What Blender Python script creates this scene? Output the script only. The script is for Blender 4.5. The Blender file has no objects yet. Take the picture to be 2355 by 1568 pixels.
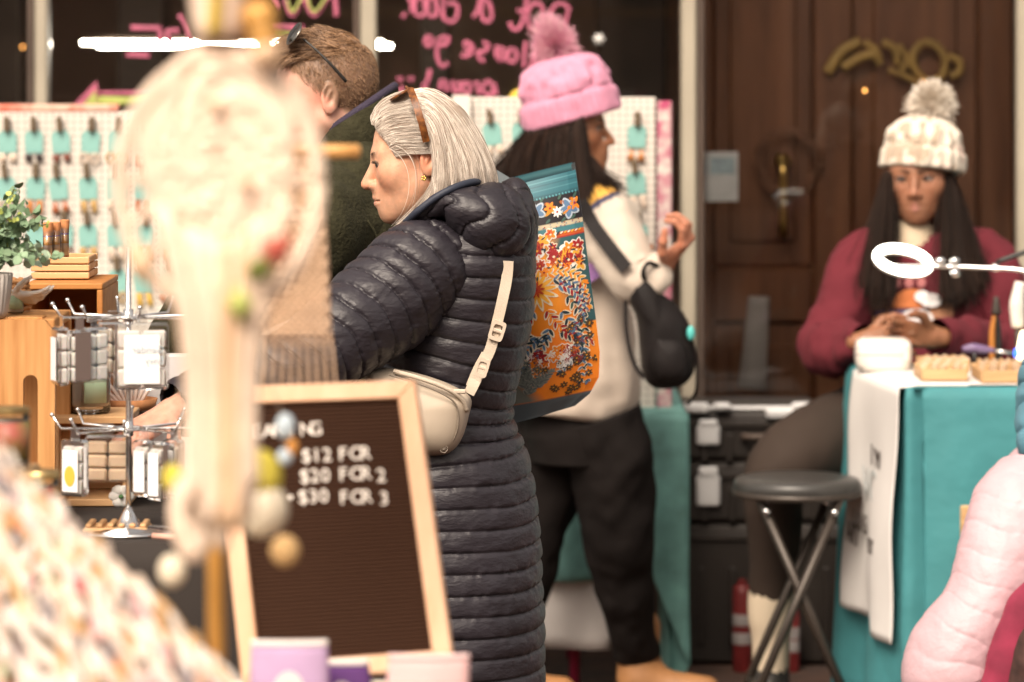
import bpy, bmesh, math, random
import numpy as np
from mathutils import Vector, Matrix

R = math.radians
sc = bpy.context.scene
col = sc.collection
random.seed(7)
rng = np.random.default_rng(7)

# ------------------------------------------------------------------ camera
FPX, CAMH, HY, CX = 8827.0, 1.67, 100.0, 1177.0     # focal length in photo units, eye height, horizon row, centre column
cam_d = bpy.data.cameras.new('camera')
cam_d.lens = 135.0
cam_d.sensor_width = 36.0
cam_d.shift_y = -(784.0 - HY) / 2354.0
cam_d.clip_start = 0.1
cam_d.clip_end = 500.0
cam_d.dof.use_dof = True
cam_d.dof.focus_distance = 6.72
cam_d.dof.aperture_fstop = 4.2
cam = bpy.data.objects.new('camera', cam_d)
cam.location = (0, 0, CAMH)
cam.rotation_euler = (R(90), 0, 0)
col.objects.link(cam)
sc.camera = cam

# ------------------------------------------------------------------ sky, sun, exposure
SUN_EL, SUN_AZ = R(46), R(202)          # azimuth clockwise from +Y: behind the camera, to the left
w = bpy.data.worlds.new('World')
sc.world = w
w.use_nodes = True
nt = w.node_tree
bg = nt.nodes['Background']
sky = nt.nodes.new('ShaderNodeTexSky')
sky.sky_type = 'NISHITA'
sky.sun_disc = False
sky.sun_elevation = SUN_EL
sky.sun_rotation = SUN_AZ
sky.air_density = 1.0
sky.dust_density = 6.0
sky.ozone_density = 0.6
hs = nt.nodes.new('ShaderNodeHueSaturation')       # overcast: most of the blue is gone
hs.inputs['Saturation'].default_value = 0.25
tint = nt.nodes.new('ShaderNodeMix')
tint.data_type = 'RGBA'
tint.blend_type = 'MULTIPLY'
tint.inputs['Factor'].default_value = 1.0
tint.inputs[7].default_value = (1.0, 0.88, 0.76, 1)
nt.links.new(sky.outputs[0], hs.inputs['Color'])
nt.links.new(hs.outputs[0], tint.inputs[6])
nt.links.new(tint.outputs[2], bg.inputs['Color'])
bg.inputs['Strength'].default_value = 0.15
sun_d = bpy.data.lights.new('sun', 'SUN')
sun_d.energy = 1.5
sun_d.angle = R(25)
sun_d.color = (1.0, 0.88, 0.74)
sun = bpy.data.objects.new('sun', sun_d)
sdir = Vector((math.sin(SUN_AZ) * math.cos(SUN_EL), math.cos(SUN_AZ) * math.cos(SUN_EL), math.sin(SUN_EL)))
sun.rotation_euler = sdir.to_track_quat('Z', 'Y').to_euler()
sun.location = (0, 0, 12)
col.objects.link(sun)
sc.view_settings.view_transform = 'Standard'
sc.view_settings.look = 'None'
sc.view_settings.exposure = 0.82
sc.view_settings.gamma = 1.0
sc.render.engine = 'CYCLES'
sc.cycles.use_denoising = True
sc.cycles.max_bounces = 8
sc.cycles.transparent_max_bounces = 16
sc.cycles.caustics_reflective = False
sc.cycles.caustics_refractive = False
sc.cycles.sample_clamp_indirect = 4.0

# ------------------------------------------------------------------ helpers: geometry
def A(*a):
    return np.array(a, dtype=float)

def P(px, py, d):
    """point at distance d that the photograph shows at column px, row py"""
    return A((px - CX) / FPX * d, d, CAMH - (py - HY) / FPX * d)

def PS(pts, d=None):
    return np.array([P(p[0], p[1], p[2] if len(p) > 2 else d) for p in pts])

def unit(v):
    v = np.asarray(v, float)
    return v / (np.linalg.norm(v) + 1e-12)

def hash3(i, seed):
    n = (i[..., 0] * 374761393 + i[..., 1] * 668265263 + i[..., 2] * 2147483647 + seed * 1274126177) & 0xffffffff
    n = ((n ^ (n >> 13)) * 1274126177) & 0xffffffff
    n = n ^ (n >> 16)
    return (n & 0xffff) / 32767.5 - 1.0

def noise(p, seed=0):
    p = np.asarray(p, float)
    i = np.floor(p).astype(np.int64)
    f = p - i
    u = f * f * (3 - 2 * f)
    out = 0
    for a in (0, 1):
        for b in (0, 1):
            for c in (0, 1):
                wgt = (u[..., 0] if a else 1 - u[..., 0]) * (u[..., 1] if b else 1 - u[..., 1]) * (u[..., 2] if c else 1 - u[..., 2])
                out = out + wgt * hash3(i + np.array([a, b, c]), seed)
    return out

def crom(keys, n):
    """Catmull-Rom through rows of keys -> n rows, roughly even in arc length"""
    k = np.asarray(keys, float)
    if len(k) == 2:
        t = np.linspace(0, 1, n)[:, None]
        return k[0] * (1 - t) + k[1] * t
    e = np.vstack([2 * k[0] - k[1], k, 2 * k[-1] - k[-2]])
    m = len(k) - 1
    def ev(t):
        i = np.clip(np.floor(t).astype(int), 0, m - 1)
        f = (t - i)[:, None]
        p0, p1, p2, p3 = e[i], e[i + 1], e[i + 2], e[i + 3]
        return 0.5 * ((2 * p1) + (-p0 + p2) * f + (2 * p0 - 5 * p1 + 4 * p2 - p3) * f ** 2 + (-p0 + 3 * p1 - 3 * p2 + p3) * f ** 3)
    tt = np.linspace(0, m, max(200, n * 3))
    q = ev(tt)[:, :3]
    s = np.concatenate([[0], np.cumsum(np.linalg.norm(np.diff(q, axis=0), axis=1))])
    return ev(np.interp(np.linspace(0, s[-1], n), s, tt))

class G:
    """collects geometry for ONE mesh"""
    def __init__(self):
        self.v, self.f, self.c, self.n = [], [], [], 0
    def add(self, V, F, color=None):
        V = np.asarray(V, float)
        self.v.append(V)
        self.f += [tuple(int(i) + self.n for i in f) for f in F]
        c = np.ones((len(V), 3)) if color is None else (np.tile(np.asarray(color, float), (len(V), 1)) if np.ndim(color) == 1 else np.asarray(color))
        self.c.append(c)
        self.n += len(V)
        return self
    def box(self, c, s, rot=None, bev=0.0, color=None):
        c, h = np.asarray(c, float), np.asarray(s, float) / 2
        b = min(bev, h.min() * 0.9)
        if b <= 0:
            V = np.array([[x, y, z] for x in (-1, 1) for y in (-1, 1) for z in (-1, 1)], float) * h
            F = [(0, 1, 3, 2), (4, 6, 7, 5), (0, 4, 5, 1), (2, 3, 7, 6), (0, 2, 6, 4), (1, 5, 7, 3)]
        else:
            V, idx = [], {}
            for x in (-1, 1):
                for y in (-1, 1):
                    for z in (-1, 1):
                        for ax in range(3):
                            p = np.array([x, y, z], float) * h
                            for k in range(3):
                                if k != ax:
                                    p[k] -= b * (x, y, z)[k]
                            idx[(x, y, z, ax)] = len(V)
                            V.append(p)
            V = np.array(V)
            F = []
            for ax in range(3):
                o = [k for k in range(3) if k != ax]
                for s_ in (-1, 1):
                    q = []
                    for a, bb in ((-1, -1), (1, -1), (1, 1), (-1, 1)):
                        k = [0, 0, 0]; k[ax] = s_; k[o[0]] = a; k[o[1]] = bb
                        q.append(idx[(k[0], k[1], k[2], ax)])
                    F.append(tuple(q if (s_ > 0) == (ax != 1) else q[::-1]))
            for ax in range(3):
                o = [k for k in range(3) if k != ax]
                for a in (-1, 1):
                    for bb in (-1, 1):
                        k0 = [0, 0, 0]; k1 = [0, 0, 0]
                        k0[o[0]] = k1[o[0]] = a; k0[o[1]] = k1[o[1]] = bb; k0[ax] = -1; k1[ax] = 1
                        F.append((idx[(*k0, o[0])], idx[(*k1, o[0])], idx[(*k1, o[1])], idx[(*k0, o[1])]))
            for x in (-1, 1):
                for y in (-1, 1):
                    for z in (-1, 1):
                        F.append((idx[(x, y, z, 0)], idx[(x, y, z, 1)], idx[(x, y, z, 2)]))
        if rot is not None:
            V = V @ np.asarray(rot, float).T
        return self.add(V + c, F, color)
    def grid(self, g, closed_u=False, closed_v=False, cap=False, color=None):
        g = np.asarray(g, float)
        n, m = g.shape[:2]
        F = []
        for i in range(n if closed_u else n - 1):
            i2 = (i + 1) % n
            for j in range(m if closed_v else m - 1):
                j2 = (j + 1) % m
                F.append((i * m + j, i * m + j2, i2 * m + j2, i2 * m + j))
        V = g.reshape(-1, 3)
        if cap:
            F.append(tuple(range(m))[::-1])
            F.append(tuple((n - 1) * m + j for j in range(m)))
        return self.add(V, F, color if color is None or np.ndim(color) == 1 else np.asarray(color).reshape(-1, 3))
    def tube(self, pts, r, n=8, flat=None, cap=True, color=None, res=None, up=None):
        pts = np.asarray(pts, float)
        if res:
            rr = np.interp(np.linspace(0, 1, res), np.linspace(0, 1, len(np.atleast_1d(r))), np.atleast_1d(r)) if np.ndim(r) else r
            pts, r = crom(pts, res), rr
        k = len(pts)
        r = np.full(k, r) if np.ndim(r) == 0 else np.interp(np.linspace(0, 1, k), np.linspace(0, 1, len(r)), r)
        T = np.gradient(pts, axis=0)
        T /= np.linalg.norm(T, axis=1)[:, None] + 1e-12
        a = up if up is not None else (A(0, 0, 1) if abs(T[0][2]) < 0.9 else A(1, 0, 0))
        th = np.linspace(0, 2 * np.pi, n, endpoint=False)
        rings = []
        for i in range(k):
            a = unit(a - T[i] * np.dot(a, T[i]))
            b = np.cross(T[i], a)
            fl = flat or 1.0
            rings.append(pts[i] + r[i] * (np.cos(th)[:, None] * a + np.sin(th)[:, None] * b * fl))
        return self.grid(np.array(rings), closed_v=True, cap=cap, color=color)
    def lathe(self, prof, c=(0, 0, 0), n=24, M=None, color=None, fn=None):
        th = np.linspace(0, 2 * np.pi, n, endpoint=False)
        g = np.array([[[r * math.cos(t), r * math.sin(t), z] for t in th] for r, z in prof])
        if fn is not None:
            g = fn(g)
        if M is not None:
            g = g @ np.asarray(M).T
        return self.grid(g + np.asarray(c, float), closed_v=True, cap=True, color=color)
    def ball(self, c, r, nu=12, nv=8, M=None, color=None, fn=None):
        r = np.ones(3) * r if np.ndim(r) == 0 else np.asarray(r)
        ph = np.linspace(0, np.pi, nv + 1)[1:-1]
        th = np.linspace(0, 2 * np.pi, nu, endpoint=False)
        V = [[0, 0, 1]] + [[math.sin(p) * math.cos(t), math.sin(p) * math.sin(t), math.cos(p)] for p in ph for t in th] + [[0, 0, -1]]
        V = np.array(V) * r
        if fn is not None:
            V = fn(V)
        if M is not None:
            V = V @ np.asarray(M).T
        F = [(0, 1 + j, 1 + (j + 1) % nu) for j in range(nu)]
        for i in range(nv - 2):
            for j in range(nu):
                a, b = 1 + i * nu + j, 1 + i * nu + (j + 1) % nu
                F.append((a, a + nu, b + nu, b))
        l = len(V) - 1
        F += [(l, 1 + (nv - 2) * nu + (j + 1) % nu, 1 + (nv - 2) * nu + j) for j in range(nu)]
        return self.add(V + np.asarray(c, float), F, color)
    def plate(self, outer, inner, n_axis, t):
        """flat ring between two outlines with as many points, thickness t along n_axis"""
        o, i = np.asarray(outer, float), np.asarray(inner, float)
        k = unit(n_axis) * t
        return self.grid(np.array([o, i, i + k, o + k]), closed_u=True, closed_v=True)
    def poly(self, pts, k, color=None):
        """prism: outline extruded by vector k"""
        p = np.asarray(pts, float)
        n = len(p)
        F = [tuple(range(n))[::-1], tuple(range(n, 2 * n))] + [(i, (i + 1) % n, n + (i + 1) % n, n + i) for i in range(n)]
        return self.add(np.vstack([p, p + np.asarray(k, float)]), F, color)

LOC = {}
def link(o, parent, L):
    col.objects.link(o)
    if parent is not None:
        o.parent = parent
        LOC[o.name] = LOC[parent.name]
    else:
        o.location = L
        LOC[o.name] = np.asarray(L, float)
    return o

def build(g, name, mat, parent=None, smooth=True, loc=None, cols=False, sharp=None, mods=()):
    V = np.vstack(g.v)
    if parent is not None:
        L = LOC[parent.name]
    elif loc is not None:
        L = np.asarray(loc, float)
    else:
        L = A(V[:, 0].mean(), V[:, 1].mean(), V[:, 2].min())
    me = bpy.data.meshes.new(name)
    me.from_pydata((V - L).tolist(), [], g.f)
    me.update()
    if cols:
        at = me.color_attributes.new('tint', 'FLOAT_COLOR', 'POINT')
        C = np.ones((len(V), 4)); C[:, :3] = np.vstack(g.c)
        at.data.foreach_set('color', C.ravel())
    me.materials.append(mat)
    if smooth:
        me.polygons.foreach_set('use_smooth', [True] * len(me.polygons))
        if sharp:
            me.set_sharp_from_angle(angle=R(sharp))
    o = bpy.data.objects.new(name, me)
    link(o, parent, L)
    for typ, kw in mods:
        md = o.modifiers.new(typ.lower(), typ)
        for a, b in kw.items():
            setattr(md, a, b)
    return o

def tag(o, label, cat, group=None):
    o['label'] = label
    o['category'] = cat
    if group:
        o['group'] = group
    return o

def empty(name, loc, label=None, cat=None, group=None):
    o = bpy.data.objects.new(name, None)
    o.empty_display_size = 0.05
    link(o, None, loc)
    if label:
        tag(o, label, cat, group)
    return o

def struct(o):
    o['kind'] = 'structure'
    return o

def copy_tree(o, parent=None, loc=None, rz=None):
    c = o.copy()
    col.objects.link(c)
    c.parent = parent
    if loc is not None:
        c.location = loc
        LOC[c.name] = np.asarray(loc, float)
    if rz is not None:
        c.rotation_euler = (0, 0, rz)
    for ch in list(o.children):
        copy_tree(ch, c)
    return c

def text(name, s, org, xd, yd, size, mat, parent, ext=0.0005, align='LEFT'):
    cu = bpy.data.curves.new(name, 'FONT')
    cu.body = s
    cu.size = size
    cu.extrude = ext
    cu.align_x = align
    cu.resolution_u = 3
    cu.materials.append(mat)
    o = bpy.data.objects.new(name, cu)
    me = bpy.data.meshes.new_from_object(o)
    bpy.data.objects.remove(o)
    me.name = name
    o = bpy.data.objects.new(name, me)
    link(o, parent, (0, 0, 0))
    xd, yd = unit(xd), unit(yd)
    zd = np.cross(xd, yd)
    L = LOC[parent.name]
    m = Matrix.Identity(4)
    for i in range(3):
        m[i][0], m[i][1], m[i][2], m[i][3] = xd[i], yd[i], zd[i], org[i] - L[i]
    o.matrix_local = m
    return o

def strands(name, pts, rad, mat, parent, tip=0.5):
    """pts: (k, n, 3) array -> one hair curves object"""
    pts = np.asarray(pts, float)
    k, n = pts.shape[:2]
    L = LOC[parent.name]
    hc = bpy.data.hair_curves.new(name)
    hc.add_curves([n] * k)
    hc.attributes['position'].data.foreach_set('vector', (pts - L).astype(np.float32).ravel())
    ra = hc.attributes.get('radius') or hc.attributes.new('radius', 'FLOAT', 'POINT')
    prof = np.linspace(1, tip, n)
    ra.data.foreach_set('value', (np.outer(np.ones(k) if np.ndim(rad) else np.full(k, rad), prof) * (np.asarray(rad)[:, None] if np.ndim(rad) else 1)).astype(np.float32).ravel())
    hc.materials.append(mat)
    o = bpy.data.objects.new(name, hc)
    return link(o, parent, (0, 0, 0))

# ---- signed distances and surface nets for bodies
def sph(p, c, r):
    return np.linalg.norm(p - np.asarray(c), axis=-1) - r

def ell(p, c, r):
    q = p - np.asarray(c)
    r = np.asarray(r, float)
    k0 = np.linalg.norm(q / r, axis=-1)
    k1 = np.linalg.norm(q / (r * r), axis=-1) + 1e-9
    return k0 * (k0 - 1) / k1

def cap(p, a, b, r1, r2=None):
    a, b = np.asarray(a, float), np.asarray(b, float)
    r2 = r1 if r2 is None else r2
    pa, ba = p - a, b - a
    h = np.clip((pa @ ba) / (ba @ ba), 0, 1)
    return np.linalg.norm(pa - h[..., None] * ba, axis=-1) - (r1 + (r2 - r1) * h)

def smin(a, b, k):
    h = np.clip(0.5 + 0.5 * (b - a) / k, 0, 1)
    return b + (a - b) * h - k * h * (1 - h)

def smax(a, b, k):
    return -smin(-a, -b, k)

def nets(f, lo, hi, h):
    lo, hi = np.asarray(lo, float), np.asarray(hi, float)
    n = np.ceil((hi - lo) / h).astype(int) + 1
    ax = [lo[i] + h * np.arange(n[i]) for i in range(3)]
    d = np.empty(n)
    for i in range(0, n[0], 24):
        X, Y, Z = np.meshgrid(ax[0][i:i + 24], ax[1], ax[2], indexing='ij')
        d[i:i + 24] = f(np.stack([X, Y, Z], -1))
    s = d < 0
    cnt = sum(s[a:n[0] - 1 + a, b:n[1] - 1 + b, c:n[2] - 1 + c].astype(np.int8) for a in (0, 1) for b in (0, 1) for c in (0, 1))
    act = (cnt > 0) & (cnt < 8)
    I = np.argwhere(act)
    idx = np.full(act.shape, -1, np.int64)
    idx[act] = np.arange(len(I))
    acc = np.zeros((len(I), 3)); wt = np.zeros(len(I))
    cor = [(a, b, c) for a in (0, 1) for b in (0, 1) for c in (0, 1)]
    for a in cor:
        for b in cor:
            if sum(b) == sum(a) + 1 and all(y >= x for x, y in zip(a, b)):
                ia, ib = I + a, I + b
                da, db = d[tuple(ia.T)], d[tuple(ib.T)]
                cr = (da < 0) != (db < 0)
                t = np.where(cr, da / np.where(cr, da - db, 1), 0)
                pt = ia + t[:, None] * (np.array(b) - a)
                acc[cr] += pt[cr]; wt[cr] += 1
    V = lo + h * acc / wt[:, None]
    F = []
    for k in range(3):
        sl = [slice(None)] * 3; sl2 = [slice(None)] * 3
        sl[k] = slice(0, n[k] - 1); sl2[k] = slice(1, n[k])
        ch = s[tuple(sl)] != s[tuple(sl2)]
        E = np.argwhere(ch)
        u, v = [(1, 2), (2, 0), (0, 1)][k]
        ok = (E[:, u] > 0) & (E[:, v] > 0) & (E[:, u] < n[u] - 1) & (E[:, v] < n[v] - 1)
        E = E[ok]
        def at(du, dv):
            q = E.copy(); q[:, u] += du; q[:, v] += dv
            return idx[tuple(q.T)]
        Q = np.stack([at(-1, -1), at(0, -1), at(0, 0), at(-1, 0)], 1)
        fl = ~s[tuple(E.T)]
        Q[fl] = Q[fl][:, ::-1]
        F.append(Q)
    return V, np.vstack(F)

# ------------------------------------------------------------------ helpers: materials
def N(t, typ, **kw):
    n = t.nodes.new(typ)
    for k, v in kw.items():
        if k.startswith('i_'):
            n.inputs[k[2:].replace('_', ' ')].default_value = v
        else:
            setattr(n, k, v)
    return n

def mat(name, c=(0.5, 0.5, 0.5), rough=0.6, metal=0.0, var=0.0, vs=6.0, bump=0.0, bs=60.0, bd=0.002, emit=0.0, sss=0.0, sheen=0.0,
        attr=False, spec=0.5, trans=0.0, stretch=None, c2=None, thin=None, bstretch=None, coat=0.0, detail=3.0):
    m = bpy.data.materials.new(name)
    m.use_nodes = True
    t = m.node_tree
    b = t.nodes['Principled BSDF']
    c = tuple(c) + (1,)
    b.inputs['Base Color'].default_value = c
    b.inputs['Roughness'].default_value = rough
    b.inputs['Metallic'].default_value = metal
    b.inputs['Specular IOR Level'].default_value = spec
    b.inputs['Coat Weight'].default_value = coat
    if sss:
        b.inputs['Subsurface Weight'].default_value = sss
        b.inputs['Subsurface Radius'].default_value = (0.012, 0.005, 0.003)
        b.inputs['Subsurface Scale'].default_value = 0.6
    if sheen:
        b.inputs['Sheen Weight'].default_value = sheen
        b.inputs['Sheen Roughness'].default_value = 0.5
        b.inputs['Sheen Tint'].default_value = tuple(min(1, x * 2 + 0.1) for x in c[:3]) + (1,)
    if trans:
        b.inputs['Transmission Weight'].default_value = trans
    if emit:
        b.inputs['Emission Color'].default_value = c
        b.inputs['Emission Strength'].default_value = emit
    tc = N(t, 'ShaderNodeTexCoord')
    def co(st):
        if not st:
            return tc.outputs['Object']
        mp = N(t, 'ShaderNodeMapping')
        mp.inputs['Scale'].default_value = st
        t.links.new(tc.outputs['Object'], mp.inputs['Vector'])
        return mp.outputs[0]
    src = None
    if attr:
        src = N(t, 'ShaderNodeAttribute', attribute_name='tint').outputs['Color']
    if c2 is not None:
        nz = N(t, 'ShaderNodeTexNoise', i_Scale=vs, i_Detail=detail, i_Roughness=0.6)
        t.links.new(co(stretch), nz.inputs['Vector'])
        rp = N(t, 'ShaderNodeValToRGB')
        rp.color_ramp.elements[0].position, rp.color_ramp.elements[1].position = 0.36, 0.64
        rp.color_ramp.elements[0].color, rp.color_ramp.elements[1].color = c, tuple(c2) + (1,)
        t.links.new(nz.outputs['Fac'], rp.inputs[0])
        src = rp.outputs[0]
    if var:
        nz = N(t, 'ShaderNodeTexNoise', i_Scale=vs, i_Detail=4.0)
        t.links.new(co(stretch), nz.inputs['Vector'])
        mr = N(t, 'ShaderNodeMapRange')
        mr.inputs['From Min'].default_value, mr.inputs['From Max'].default_value = 0.25, 0.75
        mr.inputs['To Min'].default_value, mr.inputs['To Max'].default_value = 1 - var, 1 + var
        t.links.new(nz.outputs['Fac'], mr.inputs['Value'])
        vm = N(t, 'ShaderNodeVectorMath', operation='SCALE')
        if src is None:
            vm.inputs[0].default_value = c[:3]
        else:
            t.links.new(src, vm.inputs[0])
        t.links.new(mr.outputs[0], vm.inputs['Scale'])
        src = vm.outputs[0]
    if src is not None:
        t.links.new(src, b.inputs['Base Color'])
    if bump:
        nb = N(t, 'ShaderNodeTexNoise', i_Scale=bs, i_Detail=3.0)
        t.links.new(co(bstretch), nb.inputs['Vector'])
        bp = N(t, 'ShaderNodeBump', i_Strength=bump, i_Distance=bd)
        t.links.new(nb.outputs['Fac'], bp.inputs['Height'])
        t.links.new(bp.outputs[0], b.inputs['Normal'])
    if thin is not None:                      # clear thin sheet: mostly see-through, fresnel gloss on top
        out = t.nodes['Material Output']
        tr = N(t, 'ShaderNodeBsdfTransparent')
        tr.inputs[0].default_value = tuple(1 - (1 - x) * 0.5 for x in c[:3]) + (1,)
        gl = N(t, 'ShaderNodeBsdfGlossy')
        gl.inputs['Roughness'].default_value = rough
        fr = N(t, 'ShaderNodeFresnel', i_IOR=1.5)
        ad = N(t, 'ShaderNodeMath', operation='MULTIPLY_ADD')
        ad.inputs[1].default_value, ad.inputs[2].default_value = 1.0, thin
        mx = N(t, 'ShaderNodeMixShader')
        t.links.new(fr.outputs[0], ad.inputs[0])
        t.links.new(ad.outputs[0], mx.inputs[0])
        t.links.new(tr.outputs[0], mx.inputs[1])
        t.links.new(gl.outputs[0], mx.inputs[2])
        t.links.new(mx.outputs[0], out.inputs['Surface'])
    return m

def hair_mat(name, dark, light, rough=0.35, spec=0.5):
    m = bpy.data.materials.new(name)
    m.use_nodes = True
    t = m.node_tree
    b = t.nodes['Principled BSDF']
    hi = N(t, 'ShaderNodeHairInfo')
    rp = N(t, 'ShaderNodeValToRGB')
    rp.color_ramp.elements[0].color = tuple(dark) + (1,)
    rp.color_ramp.elements[1].color = tuple(light) + (1,)
    t.links.new(hi.outputs['Random'], rp.inputs[0])
    t.links.new(rp.outputs[0], b.inputs['Base Color'])
    b.inputs['Roughness'].default_value = rough
    b.inputs['Specular IOR Level'].default_value = spec
    return m

# ------------------------------------------------------------------ setting: street and shopfront
m_ground = mat('brick_paving', (0.11, 0.06, 0.042), 0.75, c2=(0.055, 0.035, 0.028), vs=9, bump=0.4, bs=40)
g = G(); g.grid([[A(-60, -60, 0), A(60, -60, 0)], [A(-60, 60, 0), A(60, 60, 0)]][::-1])
struct(build(g, 'ground', m_ground, smooth=False))

# unseen facade added behind the camera: cuts frontal sky light, tones the shop glass
m_brick = mat('tan_render', (0.55, 0.38, 0.28), 0.85, var=0.3, vs=1.2)
ob_ = empty('added_facade', A(0, -9, 0), 'unseen building added across the street to cut sky light, mirrored faintly in the shop glass', 'building')
build(G().box((0, -9.2, 2.9), (44, 0.4, 5.8)), 'wall', m_brick, ob_, smooth=False)
build(G().box((0, -9.0, 5.9), (44.4, 0.9, 0.25), bev=.05), 'cornice', m_brick, ob_, smooth=False)
m_dwin = mat('dark_window', (0.02, 0.022, 0.025), 0.1)
for i_ in range(14):
    for z_ in (1.3, 4.2):
        build(G().box((-19.5 + i_ * 3, -8.98, z_), (1.3, 0.04, 1.9)), 'window', m_dwin, ob_, smooth=False)

DW = 10.8                                              # distance of the shop window
m_post = mat('cream_painted_post', (0.36, 0.32, 0.25), 0.45, var=0.12, vs=4)
m_dark = mat('dark_shop_interior', (0.48, 0.33, 0.25), 0.8, var=0.35, vs=1.3)
m_glass = mat('window_glass', (0.97, 0.97, 0.95), 0.02, thin=0.0)
m_wood = mat('brown_door_wood', (0.105, 0.040, 0.019), 0.34, c2=(0.18, 0.074, 0.035), vs=3.0, stretch=(6, 6, 0.6), bump=0.1, bs=30)
m_head = mat('shopfront_fascia', (0.085, 0.058, 0.044), 0.6, var=0.2)
m_pinkp = mat('pink_window_paint', (0.40, 0.095, 0.16), 0.6, var=0.35, vs=30)
m_greenp = mat('yellow_green_window_paint', (0.36, 0.40, 0.10), 0.6, var=0.2, vs=30)
m_goldp = mat('gold_sign_paint', (0.34, 0.21, 0.05), 0.5, var=0.3, vs=12)
m_white = mat('white_paint', (0.75, 0.73, 0.70), 0.6)
m_black = mat('black_plastic', (0.012, 0.011, 0.010), 0.4, bump=0.1, bs=200)
m_chrome = mat('bright_metal', (0.75, 0.75, 0.75), 0.18, metal=1.0)
m_brass = mat('brass', (0.55, 0.36, 0.12), 0.3, metal=1.0)
m_bulb = mat('warm_bulb', (1.0, 0.42, 0.10), emit=5)
m_tube = mat('fluorescent_tube', (1.0, 0.90, 0.74), emit=32)

shop = empty('shopfront', P(1177, 0, DW) * A(1, 1, 0), 'dark glazed shopfront with cream metal posts and pink painted words', 'shopfront')
zt = 3.0
def vpost(x0, x1, d, m, nm='post', dep=0.07):
    a, b = P(x0, 0, d)[0], P(x1, 0, d)[0]
    g = G(); g.box(((a + b) / 2, d + dep / 2, zt / 2), (b - a, dep, zt), bev=0.006)
    return build(g, nm, m, shop, sharp=40)
for x0, x1 in ((-420, -385), (79, 110), (828, 866), (1566, 1602), (2338, 2375), (2900, 2936)):
    vpost(x0, x1, DW, m_post)
for x0, x1 in ((62, 78), (812, 827), (1603, 1620)):       # dark inner stops beside the posts
    vpost(x0, x1, DW + 0.01, m_head, 'glazing_bead', 0.05)
edges = [-420, 95, 847, 1584, 2356, 2918]
for a, b in zip(edges[:-1], edges[1:]):
    xa, xb = P(a, 0, DW)[0], P(b, 0, DW)[0]
    g = G(); g.box(((xa + xb) / 2, DW + 0.034, zt / 2 + 0.1), (xb - xa - 0.046, 0.006, zt - 0.2))
    build(g, 'glass_pane', m_glass, shop, smooth=False)
xL, xR = P(-420, 0, DW)[0], P(2936, 0, DW)[0]
g = G(); g.box(((xL + xR) / 2, DW + 0.1, 4.6), (xR - xL + 2, 0.3, 3.2)); build(g, 'fascia', m_head, shop, smooth=False)  # unseen wall over the window, built tall to block the back light
g = G(); g.box(((xL + xR) / 2, DW + 0.06, 0.1), (xR - xL, 0.11, 0.2), bev=0.01); build(g, 'sill', m_head, shop, sharp=40)
g = G(); g.box(((xL + xR) / 2, 16.0, 1.6), (xR - xL + 1, 0.1, 3.4)); build(g, 'interior_wall', m_dark, shop, smooth=False)
for x in (xL - 0.1, xR + 0.1):
    g = G(); g.box((x, 13.5, 1.6), (0.1, 5.2, 3.4)); build(g, 'interior_wall', m_dark, shop, smooth=False)
g = G(); g.box(((xL + xR) / 2, 13.5, 3.25), (xR - xL + 1, 5.2, 0.1)); build(g, 'ceiling', m_dark, shop, smooth=False)
# shelving and pillars dimly seen inside
for x, wd, dd, h in ((30, 60, 13.2, 2.9), (330, 110, 14.2, 2.4), (1000, 70, 13.8, 2.9), (1240, 45, 12.9, 2.9), (1450, 160, 14.4, 2.2)):
    c = P(x, 0, dd)
    g = G(); g.box((c[0], dd, h / 2), (wd / FPX * dd, 0.3, h), bev=0.01); build(g, 'interior_pillar', m_head, shop, sharp=40)

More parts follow.
